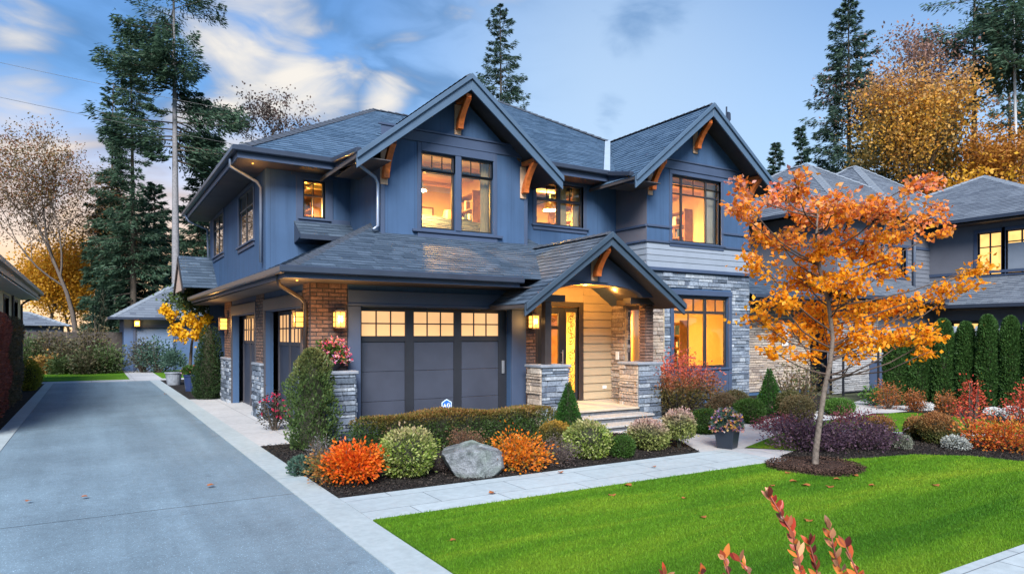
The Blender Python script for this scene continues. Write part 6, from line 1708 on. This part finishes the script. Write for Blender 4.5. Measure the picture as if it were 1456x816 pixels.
cone_shrub('cone_conifer', 'dark green cone conifer right of the stone wall corner', G(1094, 589)[0], .34, 1.15, L_CONE, .045, 5200, 'cone conifers')
cone_shrub('climber', 'tall green climber covering the front of the stone pier by the driveway', Vector((3.02, 11.05, 0)), .37, 1.64, L_IVY, .055, 7500, power=.22, amp=.35)
fl = loose_shrub('flowering_shrub', 'dark bush dotted with crimson flowers beside the tall climber', G(390, 612)[0], .26, .78, ML('dark rose leaves', [(.04, .05, .025), (.07, .06, .04), (.05, .04, .035)]), .045, 16, 70, clump=.3)
def add_flowers(o, c, rx, ry, rz, n, mat, size, rs=None, up=.4, name='flowers'):
    rs = rs or nextrs(); d = sphere_dirs(n, rs, -.5); P = d * np.array([rx, ry, rz]) * rs.uniform(.75, 1.05, (n, 1)) + np.array(list(c))
    m = 5; PP = np.repeat(P, m, axis=0) ; DD = np.repeat(d + np.array([0, 0, up]), m, axis=0) * .4 + rs.normal(size=(n * m, 3)) * .8
    f = link(name, leaf_mesh(name, PP, DD, size, size * .75, rs), o, mat)
    if n >= 100: f['kind'] = 'stuff'
    return f
p = OFF[fl.name]; add_flowers(fl, p + Vector((0, 0, .42)), .27, .25, .36, 34, ML('crimson petals', [(.50, .02, .09), (.55, .06, .14), (.45, .02, .03)]), .05)
# flowers in a low bowl on the pier cap
bw_ = thing('flower_bowl', (3.55, 11.9, 1.224), 'bowl of pink and red flowers on the cap of the stone pier', 'flower pot')
mb = MB(); mb.tube([(3.55, 11.9, 1.224), (3.55, 11.9, 1.30), (3.55, 11.9, 1.36)], [.14, .19, .21], 20); mb.build('bowl', MAT_DARK, bw_, smooth=False)
rs = nextrs(); d = sphere_dirs(1400, rs, -.2); P = d * np.array([.36, .26, .34]) * rs.uniform(.4, 1, (1400, 1)) + np.array([3.52, 11.85, 1.42])
link('foliage', leaf_mesh('foliage', P, d + rs.normal(size=d.shape) * .4, .055, .03, rs), bw_, L_BOX)
add_flowers(bw_, (3.6, 11.82, 1.46), .32, .24, .33, 110, L_PETALS, .055)
# boulder
def boulder(name, label, c, sx, sy, sz, seed, rot=0.0):
    rs = np.random.RandomState(seed); bm = bmesh.new(); bmesh.ops.create_icosphere(bm, subdivisions=5, radius=1)
    cuts = [(unit(rs.normal(size=(1, 3)))[0], rs.uniform(.72, .92)) for _ in range(12)] + [(unit(np.array([q]))[0], h) for q, h in (((.10, -.12, 1), .46), ((-.25, -.1, 1), .50), ((-.85, -.25, -.45), .60), ((-.35, -1, -.25), .60), ((.45, -.9, .05), .66), ((.95, -.1, .15), .78), ((.5, .3, .8), .62), ((0, 1, .2), .7))]
    import mathutils
    for v in bm.verts:
        q = np.array(v.co)
        for nrm, h in cuts:
            e = q @ nrm - h
            if e > 0: q = q - nrm * e * .93
        nz_ = mathutils.noise.fractal(Vector(q) * 2.3 + Vector((seed, 0, 0)), 1.0, 2.0, 6) * .05
        q = q * (1 + nz_)
        x, y = q[0] * math.cos(rot) - q[1] * math.sin(rot), q[0] * math.sin(rot) + q[1] * math.cos(rot)
        v.co = (c[0] + x * sx, c[1] + y * sy, c[2] + (q[2] + .55) * sz)
    me = bpy.data.meshes.new(name); bm.to_mesh(me); bm.free()
    m, t, b = nodes_of('granite ' + name); g = nn(t, 'ShaderNodeNewGeometry').outputs['Position']
    a = ramp(t, noise(t, 5, 8, .7, g, .8), [(.045, .05, .05), (.125, .138, .142), (.25, .265, .275), (.17, .18, .185)], [.32, .46, .62, .8])
    a = mul(t, a, ramp(t, noise(t, 60, 3, .6, g), [(.75,) * 3, (1.2,) * 3], [.35, .65])); a = mul(t, a, ramp(t, noise(t, 1.7, 4, .6, g), [(.85, .95, .80), (1.05, 1.03, 1.08)], [.4, .6]))
    t.links.new(a, b.inputs['Base Color']); b.inputs['Roughness'].default_value = .85; bumpit(t, b, noise(t, 26, 8, .7, g), .7, .03)
    o = link(name, me, None, m, False, 0, tuple(c)); return props(o, label, 'boulder')
bp = G(672, 676)[0]
boulder('boulder', 'large pale grey granite boulder in the bed by the front walk', (bp.x, bp.y, -.02), .52, .40, .40, 7, -.45)
# security sign on a stake behind the hedge
sg = thing('yard_sign', (5.05, 10.72, 0), 'small blue hexagonal yard sign with white marks above the hedge', 'sign')
c0 = AT(635, 576, 11.75); sg.location = (c0.x, c0.y, 0); OFF[sg.name] = Vector((c0.x, c0.y, 0))
FSg = Face('x', c0.y); R_ = .108
def hexa(r, squash=1.0): return [(c0.x + r * math.cos(R(30 + 60 * k)), c0.z + r * squash * math.sin(R(30 + 60 * k))) for k in range(6)]
mb = MB(); FSg.prism(mb, hexa(R_), -.004, .004); mb.build('rim', M('sign white', (.62, .74, .86), .4, .04), sg)
mb = MB(); FSg.prism(mb, hexa(R_ * .86), -.0065, -.0042); mb.build('face', M('sign blue', (.03, .13, .62), .35, .05), sg)
mb = MB(); wm = .007
def stroke(pts): mb.tube([FSg.p(c0.x + a * R_, -.009, c0.z + b * R_) for a, b in pts], wm, 5)
stroke([(-.58, -.28), (-.36, .26), (-.14, -.28)]); stroke([(-.49, -.08), (-.24, -.08)])
stroke([(.52, .18), (.36, .28), (.14, .22), (.06, 0), (.14, -.24), (.36, -.28), (.54, -.18), (.54, 0), (.34, 0)])
stroke([(-.55, -.42), (0, -.5), (.5, -.40)])
mb.build('lettering', MAT_WHITE, sg)
mb = MB(); FSg.box(mb, c0.x - .010, c0.x + .010, .005, .020, 0, c0.z + .02); mb.build('stake', MAT_METAL, sg)
# ---- bed below the dining window
GB = 'green balls by the window bed'
ball_shrub('round_shrub', 'plain green ball shrub left of the dark flower pot', 1004, 619, 52, 582, L_BOX, .032, group=GB)
ball_shrub('round_shrub', 'plain green ball shrub behind the dark flower pot, left of the dark cone conifer', 1064, 604, 46, 568, L_BOX, .034, group=GB)
ball_shrub('round_shrub', 'brownish ball shrub under the dining window, nearest the stone column', 1045, 595, 44, 555, ML('brown green a', [(.09, .08, .035), (.14, .10, .05), (.08, .09, .03)]), .034)
ball_shrub('round_shrub', 'brownish ball shrub directly behind the dark flower pot flowers', 1028, 600, 44, 561, ML('brown green b', [(.13, .09, .05), (.17, .11, .06), (.10, .08, .04)]), .034)
ball_shrub('round_shrub', 'wide flat green ball shrub right of the young maple trunk', 1191, 592, 44, 567, L_GREEN, .036, deep=1.0)
ball_shrub('round_shrub', 'tan-green ball shrub behind the purple shrub, left of the maple trunk', 1133, 604, 48, 563, ML('tan green', [(.13, .11, .045), (.18, .13, .07), (.10, .10, .04)]), .034)
ball_shrub('round_shrub', 'green-brown ball shrub behind the tan-green one', 1122, 592, 40, 555, ML('green brown c', [(.09, .10, .03), (.13, .11, .05)]), .034)
loose_shrub('shrub', 'airy green and russet shrub above the ball shrubs, left of the maple trunk', G(1132, 578)[0], .75, 1.25, ML('green russet', [(.07, .10, .035), (.12, .11, .045), (.16, .09, .05), (.06, .09, .03)]), .07, 22, 60, clump=.22)
loose_shrub('red_maple', 'low spreading maple, red above and olive below, in front of the dining window', G(980, 596)[0] + Vector((.2, .5, 0)), .86, 1.52, L_JM, .062, 34, 170, cat='small tree', clump=.17, bare=.35, rs=np.random.RandomState(77))
# dark planter with flowers
pp, tt = G(1048, 640); k_ = tt / 970
pt = thing('planter', pp, 'dark square tapered planter of purple and orange flowers at the turn of the path', 'planter')
mb = MB(); rot = R(20); w0, w1, hh = 15.5 * k_, 20 * k_, 31 * k_
def sq(w, z): return [(pp.x + w * math.cos(rot + R(45 + 90 * i)) * 1.414 * .72, pp.y + .2 + w * math.sin(rot + R(45 + 90 * i)) * 1.414 * .72, z) for i in range(4)]
A, B, C_, D_ = sq(w0, .0125), sq(w1, hh), sq(w1 * .88, hh), sq(w1 * .85, hh - .05)
mb.add(A + B + C_ + D_, [(0, 3, 2, 1)] + [(i, (i + 1) % 4, 4 + (i + 1) % 4, 4 + i) for i in range(4)] + [(4 + i, 4 + (i + 1) % 4, 8 + (i + 1) % 4, 8 + i) for i in range(4)] + [(8 + i, 8 + (i + 1) % 4, 12 + (i + 1) % 4, 12 + i) for i in range(4)] + [(12, 13, 14, 15)])
mb.build('pot', M('dark navy pot', (.018, .024, .036), .4, .1, 4), pt, bevel=.01)
cx, cy = pp.x, pp.y + .2
rs = nextrs(); d = sphere_dirs(1300, rs, -.15); P = d * np.array([.25, .25, .26]) * rs.uniform(.3, 1, (1300, 1)) + np.array([cx, cy, hh + .04])
link('foliage', leaf_mesh('foliage', P, d + rs.normal(size=d.shape) * .4, .05, .028, rs), pt, L_BLUEGREEN)
add_flowers(pt, (cx, cy, hh + .06), .25, .25, .25, 120, L_PANSY, .05)
# ---- shrubs on the right
loose_shrub('purple_shrub', 'spreading purple-leaved shrub below the young maple', G(1150, 640)[0], .62, .52, L_PURPLE, .045, 30, 150, 'purple shrubs', clump=.16, bare=.35)
loose_shrub('purple_shrub', 'purple-leaved shrub right of the young maple trunk', G(1224, 638)[0], .52, .50, L_PURPLE, .045, 26, 120, 'purple shrubs', clump=.18, bare=.3)
loose_shrub('purple_shrub', 'wine-red low shrub behind the purple ones, right of the maple trunk', G(1217, 607)[0], .55, .32, L_WINE, .045, 22, 70, 'purple shrubs', clump=.2)
loose_shrub('purple_shrub', 'wine-red low shrub at the foot of the tan-green ball, left of the maple trunk', G(1104, 612)[0], .42, .30, L_WINE, .045, 18, 60, 'purple shrubs', clump=.2)
L_RG = ML('rust over green leaves', [(.08, .12, .03), (.12, .14, .04), (.16, .13, .05)], [(.34, .14, .05), (.28, .13, .05), (.38, .17, .06)], .35, .8)
ball_shrub('round_shrub', 'large rust-topped green ball shrub on the edge of the inner lawn', 1333, 634, 50, 588, L_RG, .034, group='rust topped shrubs')
ball_shrub('round_shrub', 'rust-coloured half of the pair of ball shrubs on the inner lawn edge, on its left', 1306, 627, 36, 594, L_RG, .034, group='rust topped shrubs')
ball_shrub('round_shrub', 'small rust ball shrub right of the purple shrubs', 1252, 620, 34, 593, L_RG, .034, group='rust topped shrubs')
ball_shrub('round_shrub', 'pale grey-green ball shrub between the purple shrub and the rust-topped pair', 1279, 641, 32, 618, ML('grey green', [(.17, .18, .14), (.24, .25, .20), (.14, .15, .11)]), .028)
for px, py, w, top, lab in ((1358, 641, 34, 621, 'low white-flowered clump in the dark bed, right of the rust-topped pair'), (1312, 584, 28, 572, 'low white-flowered clump at the foot of the conifer columns, leftmost'), (1440, 596, 30, 578, 'low white-flowered clump at the right edge below the conifer columns'), (1414, 592, 24, 580, 'small white-flowered clump below the conifer columns, left of the one at the edge')):
    ball_shrub('white_flowers', lab, px, py, w, top, L_SILVER if px == 1358 else L_WHITE, .04, group='white flower clumps', cat='flowers', dens=.5)
loose_shrub('autumn_shrub', 'orange-red spreading bush at the right edge of the dark bed', G(1425, 640)[0], .55, .56, ML('orange red', [(.58, .11, .02), (.50, .07, .02), (.60, .22, .03), (.35, .22, .04)], trans=.4), .05, 26, 110, clump=.22)
sap = loose_shrub('red_sapling', 'little scarlet maple on a thin stem in front of the conifer columns', G(1382, 616)[0], .30, 1.12, L_SCARLET, .05, 12, 60, 'scarlet saplings', clump=.24, bare=.42)
loose_shrub('red_sapling', 'scarlet sapling cut by the right edge of the picture', G(1458, 606)[0], .30, .95, L_SCARLET, .055, 14, 60, 'scarlet saplings', clump=.24, bare=.4)
SC = 'small rust conifers before the columns'
for px, py, w, h, lab in ((1263, 582, .30, .82, 'rust-orange upright shrub at the left foot of the conifer columns'), (1300, 585, .22, .62, 'rust-orange upright shrub below the second conifer column'), (1346, 592, .24, .66, 'dull rust upright shrub left of the little scarlet maple')):
    loose_shrub('upright_shrub', lab, G(px, py)[0], w, h, ML('rust upright %d' % px, [(.40, .12, .03), (.32, .10, .03), (.24, .12, .05)]), .05, 14, 70, SC, clump=.25, bare=.15)
loose_shrub('shrub', 'small green leafy shrub left of the rust-orange upright shrub by the gate', G(1245, 577)[0], .30, .55, L_GREEN, .07, 14, 45, clump=.3)
# clipped conifer columns
CC = 'clipped conifer columns on the right boundary'
cols = [(1274, 17.9, 470, 42, 'leftmost clipped conifer column, half hidden by the maple leaves'), (1308, 17.6, 462, 42, 'second clipped conifer column from the left, behind the maple leaves'), (1341, 17.2, 452, 32, 'third clipped conifer column from the left'), (1373, 16.9, 456, 32, 'fourth clipped conifer column from the left, a little lower than its neighbours'), (1404, 16.5, 446, 32, 'fifth clipped conifer column from the left, behind the little scarlet maple'), (1437, 16.2, 448, 33, 'clipped conifer column second from the right edge'), (1470, 15.9, 446, 34, 'clipped conifer column cut by the right edge')]
for i, (px, t, py, w, lab) in enumerate(cols):
    cone_shrub('conifer_column', lab, on(px, t), w / 970 * t / 2 * (.74, .78, .84, .76, .82, .78, .8)[i], topz(py, t), L_COLUMN, .06, 13000, CC, 'conifer', power=.16, amp=.10)
# ---- along the driveway
hedge_box('hedge', 'tall red-brown hedge at the left edge of the driveway', -2.30, -1.70, 15.0, 20.9, 2.42, L_REDHEDGE, 30000, .07, 'boundary hedges on the left', wob=.10)
hedge_box('hedge', 'grey-olive hedge beyond the red-brown one, beside the cream wall', -2.28, -1.70, 20.95, 24.6, 2.35, L_OLIVEH, 14000, .075, 'boundary hedges on the left', wob=.10)
ball_shrub('round_shrub', 'lime-yellow shrub beside the driveway beyond the left hedges', 42, 556, 30, 514, L_LIME, .06)
cone_shrub('dark_evergreen', 'dark pyramidal evergreen beside the far corner of the garage', G(299, 568)[0] + Vector((0, .2, 0)), .44, 2.32, ML('dark yew', [(.016, .036, .014), (.028, .058, .02), (.04, .075, .022)]), .06, 9000, power=.42, amp=.2)
yt = on(268, 22.6)
broad_tree('yellow_tree', 'small tree with a drift of bright yellow leaves by the side entry', yt, topz(400, 22.6), ML('yellow and green', [(.06, .10, .03), (.09, .13, .04), (.05, .08, .03)]), .11, 8, .07, .35, 3, None, .3, .7, .18, np.random.RandomState(61), cat='small tree')
rs = np.random.RandomState(62); PP = []
tr = next(o for o in COL.objects if o.name.startswith('yellow_tree'))
for px, py, r in ((286, 462, .26), (268, 455, .24), (250, 468, .16), (242, 448, .16), (262, 478, .18), (280, 475, .2), (295, 455, .18), (235, 440, .14)):
    c = AT(px, py, 21.9); PP.append(rs.normal(size=(150, 3)) * r * .5 + np.array(list(c)))
P = np.concatenate(PP); link('yellow_leaves', leaf_mesh('yellow_leaves', P, rs.normal(size=P.shape), .12, .09, rs), tr, L_YELLOW)
def pot(label, p, r, h, mat, leafmat, fh, fr, group, flowers=None):
    o = thing('plant_pot', p, label, 'planter', group)
    mb = MB(); mb.tube([(p.x, p.y, .01), (p.x, p.y, h * .9), (p.x, p.y, h * .9), (p.x, p.y, h), (p.x, p.y, h * .99), (p.x, p.y, h * .85)], [r * .72, r * .95, r * 1.05, r * 1.05, r * .9, r * .88], 20); mb.build('pot', mat, o)
    rs = nextrs(); d = sphere_dirs(900, rs, -.2); P = d * np.array([fr, fr, fh]) * rs.uniform(.3, 1, (900, 1)) + np.array([p.x, p.y, h + fh * .6])
    link('foliage', leaf_mesh('foliage', P, d + rs.normal(size=d.shape) * .4, .10, .05, rs), o, leafmat)
    if flowers: add_flowers(o, (p.x, p.y, h + fh * .6), fr, fr, fh, 26, flowers, .07)
SP = 'plant pots by the side entry'
pot('grey pot with a bushy blue-green plant beside the driveway end', on(247, 25.2), .30, .48, MAT_CAPSTONE, L_BLUEGREEN, .50, .45, SP)
pot('dark blue pot with a few yellow and pink flowers left of the dark evergreen', on(272, 22.4), .24, .55, M('cobalt pot', (.02, .035, .10), .3, .1), L_BOX, .16, .28, SP, L_PETALS)
BGS = 'shrubs before the blue garage'
loose_shrub('shrub', 'blue-green bush before the blue garage door', on(226, 33.4), .95, 1.75, L_BLUEGREEN, .14, 18, 70, BGS, clump=.25)
loose_shrub('shrub', 'greyish bush at the left of the blue garage door', on(203, 33.6), .75, 1.9, ML('greyish bush', [(.10, .11, .09), (.14, .14, .12), (.08, .10, .07)]), .14, 18, 60, BGS, clump=.25)
# ---- fallen leaves
FLV = ML('fallen leaf', [(.40, .13, .03), (.30, .09, .03), (.45, .20, .06)], trans=.1)
rs = np.random.RandomState(90)
for px, py in ((644, 768), (893, 690), (973, 708), (1000, 735), (930, 663), (797, 671), (120, 706), (40, 712), (235, 560), (380, 597), (1120, 672), (1205, 664), (1128, 684), (1190, 681), (1146, 690), (1172, 674), (1216, 676), (1180, 692), (1240, 690), (1098, 690), (870, 704), (1150, 740), (300, 690), (700, 700), (1330, 690)):
    p = G(px, py, .03)[0]; s = rs.uniform(.035, .075); a = rs.uniform(0, 6.28)
    mb = MB(); n = 11; rim = []
    for k in range(n):
        q = k / n * 6.283; r = s * (.5 + .28 * abs(math.sin(q * 2.5))) ; rim.append((p.x + r * math.cos(q + a), p.y + r * math.sin(q + a), p.z + .004 + s * .14 * math.sin(q * 2 + a) + s * .1))
    mb.add([(p.x, p.y, p.z + .006)] + rim, [(0, 1 + k, 1 + (k + 1) % n) for k in range(n)])
    o = mb.build('fallen_leaf', FLV, None, origin=tuple(p)); props(o, 'small curled rust-orange leaf lying on the ground', 'leaf', 'fallen leaves')

# ================================================================== young orange maple on the lawn
mt = thing('maple_tree', (tree_base.x, tree_base.y, 0), 'young maple with bright orange leaves on a slim pale trunk in the brown tree ring', 'tree')
T0 = tree_t
def TP(px, py, dt=0.0): return AT(px, py, T0 + dt)
rs = np.random.RandomState(5)
tb = MB()
trunk_path = [Vector((tree_base.x, tree_base.y, -.05)), TP(1160, 640), TP(1166, 595), TP(1172, 555), TP(1180, 518), TP(1184, 480, .03), TP(1178, 430, .05), TP(1166, 385, .05), TP(1160, 340, 0), TP(1163, 300, -.03), TP(1166, 270, 0)]
tb.tube(trunk_path, [.052, .042, .037, .035, .033, .029, .028, .023, .017, .012, .006], 10, cap=False)
blobs = [(1062, 292, 30, 20), (1045, 262, 14, 12), (1112, 280, 38, 26), (1160, 300, 44, 30), (1130, 262, 30, 18), (1190, 282, 34, 22), (1218, 300, 40, 24), (1268, 292, 38, 24), (1300, 262, 26, 18), (1330, 258, 16, 10), (1322, 302, 30, 20), (1340, 328, 16, 9), (1288, 325, 36, 22),
         (1098, 330, 46, 24), (1160, 348, 52, 32), (1228, 345, 48, 30), (1078, 372, 34, 16), (1140, 392, 48, 28), (1200, 398, 52, 30), (1262, 378, 36, 22), (1105, 425, 38, 18), (1168, 445, 56, 30), (1236, 440, 46, 26), (1300, 428, 44, 20), (1345, 415, 34, 14), (1378, 402, 18, 10), (1402, 376, 22, 13), (1385, 382, 14, 8),
         (1072, 452, 34, 12), (1125, 470, 48, 20), (1186, 485, 46, 20), (1255, 482, 50, 20), (1308, 470, 38, 16), (1338, 476, 22, 9), (1096, 498, 26, 9), (1140, 505, 26, 9), (1215, 462, 40, 22), (1320, 500, 16, 6), (1050, 300, 16, 9), (1220, 500, 28, 10)]
PP, DD = [], []
for i, (bx, by, bw, bh) in enumerate(blobs):
    hz = math.sqrt(max(.05, 1 - ((bx - 1200) / 230.) ** 2))
    dt = rs.uniform(-.85, .85) * hz
    c = TP(bx, by, dt)
    # limb from the trunk to the heart of the clump
    want = by + 22 + .20 * abs(bx - 1170)
    ti = min(range(4, len(trunk_path)), key=lambda k: abs(476 - (trunk_path[k].z - 1.85) / T0 * 970 - want))
    s = trunk_path[ti].lerp(trunk_path[ti - 1], rs.uniform(0, .9))
    mid = s.lerp(c, .55) + Vector((0, 0, -.10 + rs.uniform(-.05, .05)))
    tb.tube([s, s.lerp(mid, .5) + Vector((0, 0, -.02)), mid, mid.lerp(c, .6), c], [.013, .011, .009, .006, .004], 6, 1, cap=False)
    rx, rz = bw / 970 * T0, bh / 970 * T0
    ry = rx * .95
    ntw = max(5, int(bw * bh / 52))
    for k in range(ntw):
        u = unit(rs.normal(size=(1, 3)))[0] * rs.uniform(.35, 1.0) ** .6
        tip = c + RGT * (u[0] * rx) + FWD * (u[1] * ry) + Vector((0, 0, u[2] * rz))
        st = mid.lerp(c, rs.uniform(.3, 1.0))
        tb.tube([st, st.lerp(tip, .5) + Vector((0, 0, .02)), tip], [.004, .003, .0015], 3, 1, cap=False)
        n = rs.randint(14, 22)
        f = rs.uniform(.35, 1.05, n)
        L = np.array([list(st.lerp(tip, x)) for x in f]) + rs.normal(size=(n, 3)) * np.array([.05, .05, .028])
        PP.append(L); dv = np.array(list((tip - st).normalized()))
        DD.append(dv * .5 + rs.normal(size=(n, 3)) * .6 + np.array([0, 0, -.25]))
tb.build('trunk', [M('maple bark', (.125, .098, .082), .85, .45, 22, .7, 70), M('dark maple twigs', (.07, .045, .035), .8, .3, 18)], mt, smooth=True)
P = np.concatenate(PP); DV = np.concatenate(DD)
L_MAPLE = ML('orange maple leaves', [(.86, .31, .008), (.88, .39, .012), (.82, .23, .010), (.90, .45, .025), (.84, .28, .010)], [(.80, .17, .03), (.84, .24, .03), (.74, .11, .04), (.74, .42, .38), (.82, .30, .03), (.68, .36, .38)], .50, 1.0, .5)
n = len(P); L = np.full(n, .078)
link('crown', leaf_mesh('crown', P, DV, .072, .054, rs, .22, 0), mt, L_MAPLE)

# ================================================================== foreground red-leaved twigs
fs = thing('red_leaf_shrub', on(1120, 1.75), 'red and orange leaved shrub shoots rising from the bottom edge in the foreground', 'shrub')
rs = np.random.RandomState(8); tb = MB(); V = []; Fc = []
def big_leaf(b, d, L, W, up):
    d = Vector(d).normalized(); s = d.cross(Vector(up)).normalized(); n = s.cross(d)
    rows = [(0, 0), (.18, .55), (.45, 1.0), (.72, .78), (.92, .3), (1.0, 0)]
    base = len(V)
    for f, w in rows:
        c = Vector(b) + d * L * f + n * (-.10 * L * (f - .4) ** 2)
        for sd in (-1, 0, 1): V.append(tuple(c + s * sd * W / 2 * w + n * abs(sd) * w * W * .16))
    for i in range(len(rows) - 1):
        for j in range(2): a = base + i * 3 + j; Fc.append((a, a + 1, a + 4, a + 3))
stems = [((1143, 830), (1128, 760), (1096, 706), 1.75, 16), ((1205, 830), (1190, 800), (1180, 752), 1.72, 8), ((1222, 832), (1218, 812), (1203, 778), 1.68, 5), ((1040, 840), (1036, 815), (1030, 795), 1.70, 5), ((1072, 840), (1066, 815), (1052, 798), 1.78, 5), ((1165, 835), (1160, 805), (1152, 775), 1.85, 6), ((950, 840), (948, 822), (946, 818), 1.7, 3), ((1005, 840), (1003, 825), (1000, 815), 1.72, 3)]
rootp = on(1110, 1.85)
for a, m_, b, t, nl in stems:
    A, Mm, B = AT(*a, t), AT(*m_, t + .02), AT(*b, t - .02)
    r0 = Vector((rootp.x + rs.uniform(-.1, .1), rootp.y + rs.uniform(-.1, .1), 0))
    tb.tube([r0, r0.lerp(A, .5) + Vector((rs.uniform(-.05, .05), .03, 0)), A, Mm, B], [.007, .0055, .0034, .0026, .0015], 7)
    for k in range(nl):
        f = k / max(1, nl - 1); q = A.lerp(Mm, f / .5) if f < .5 else Mm.lerp(B, (f - .5) / .5)
        ax = (B - A).normalized(); az = k * 2.4 + rs.uniform(-.3, .3)
        side = RGT * math.cos(az) + FWD * math.sin(az) * .8
        for sgn in ((1, -1) if f < .93 else (1, -1, .3)):
            d = ax * rs.uniform(.75, 1.15) + side * sgn * rs.uniform(.45, .8)
            big_leaf(q, d, rs.uniform(.022, .044), rs.uniform(.010, .017), side * .3 - FWD + Vector((0, 0, .35)))
tb.build('stem', M('red stem', (.20, .05, .035), .6, .2, 30), fs, smooth=True)
L_FG = ML('red orange shoot leaves', [(.09, .010, .012), (.42, .045, .02), (.60, .20, .04), (.26, .022, .02), (.62, .30, .14), (.06, .010, .012), (.50, .09, .025), (.34, .03, .02)], trans=.22, rough=.35)
me = bpy.data.meshes.new('leaves'); me.from_pydata(V, [], Fc); link('leaves', me, fs, L_FG, smooth=True)
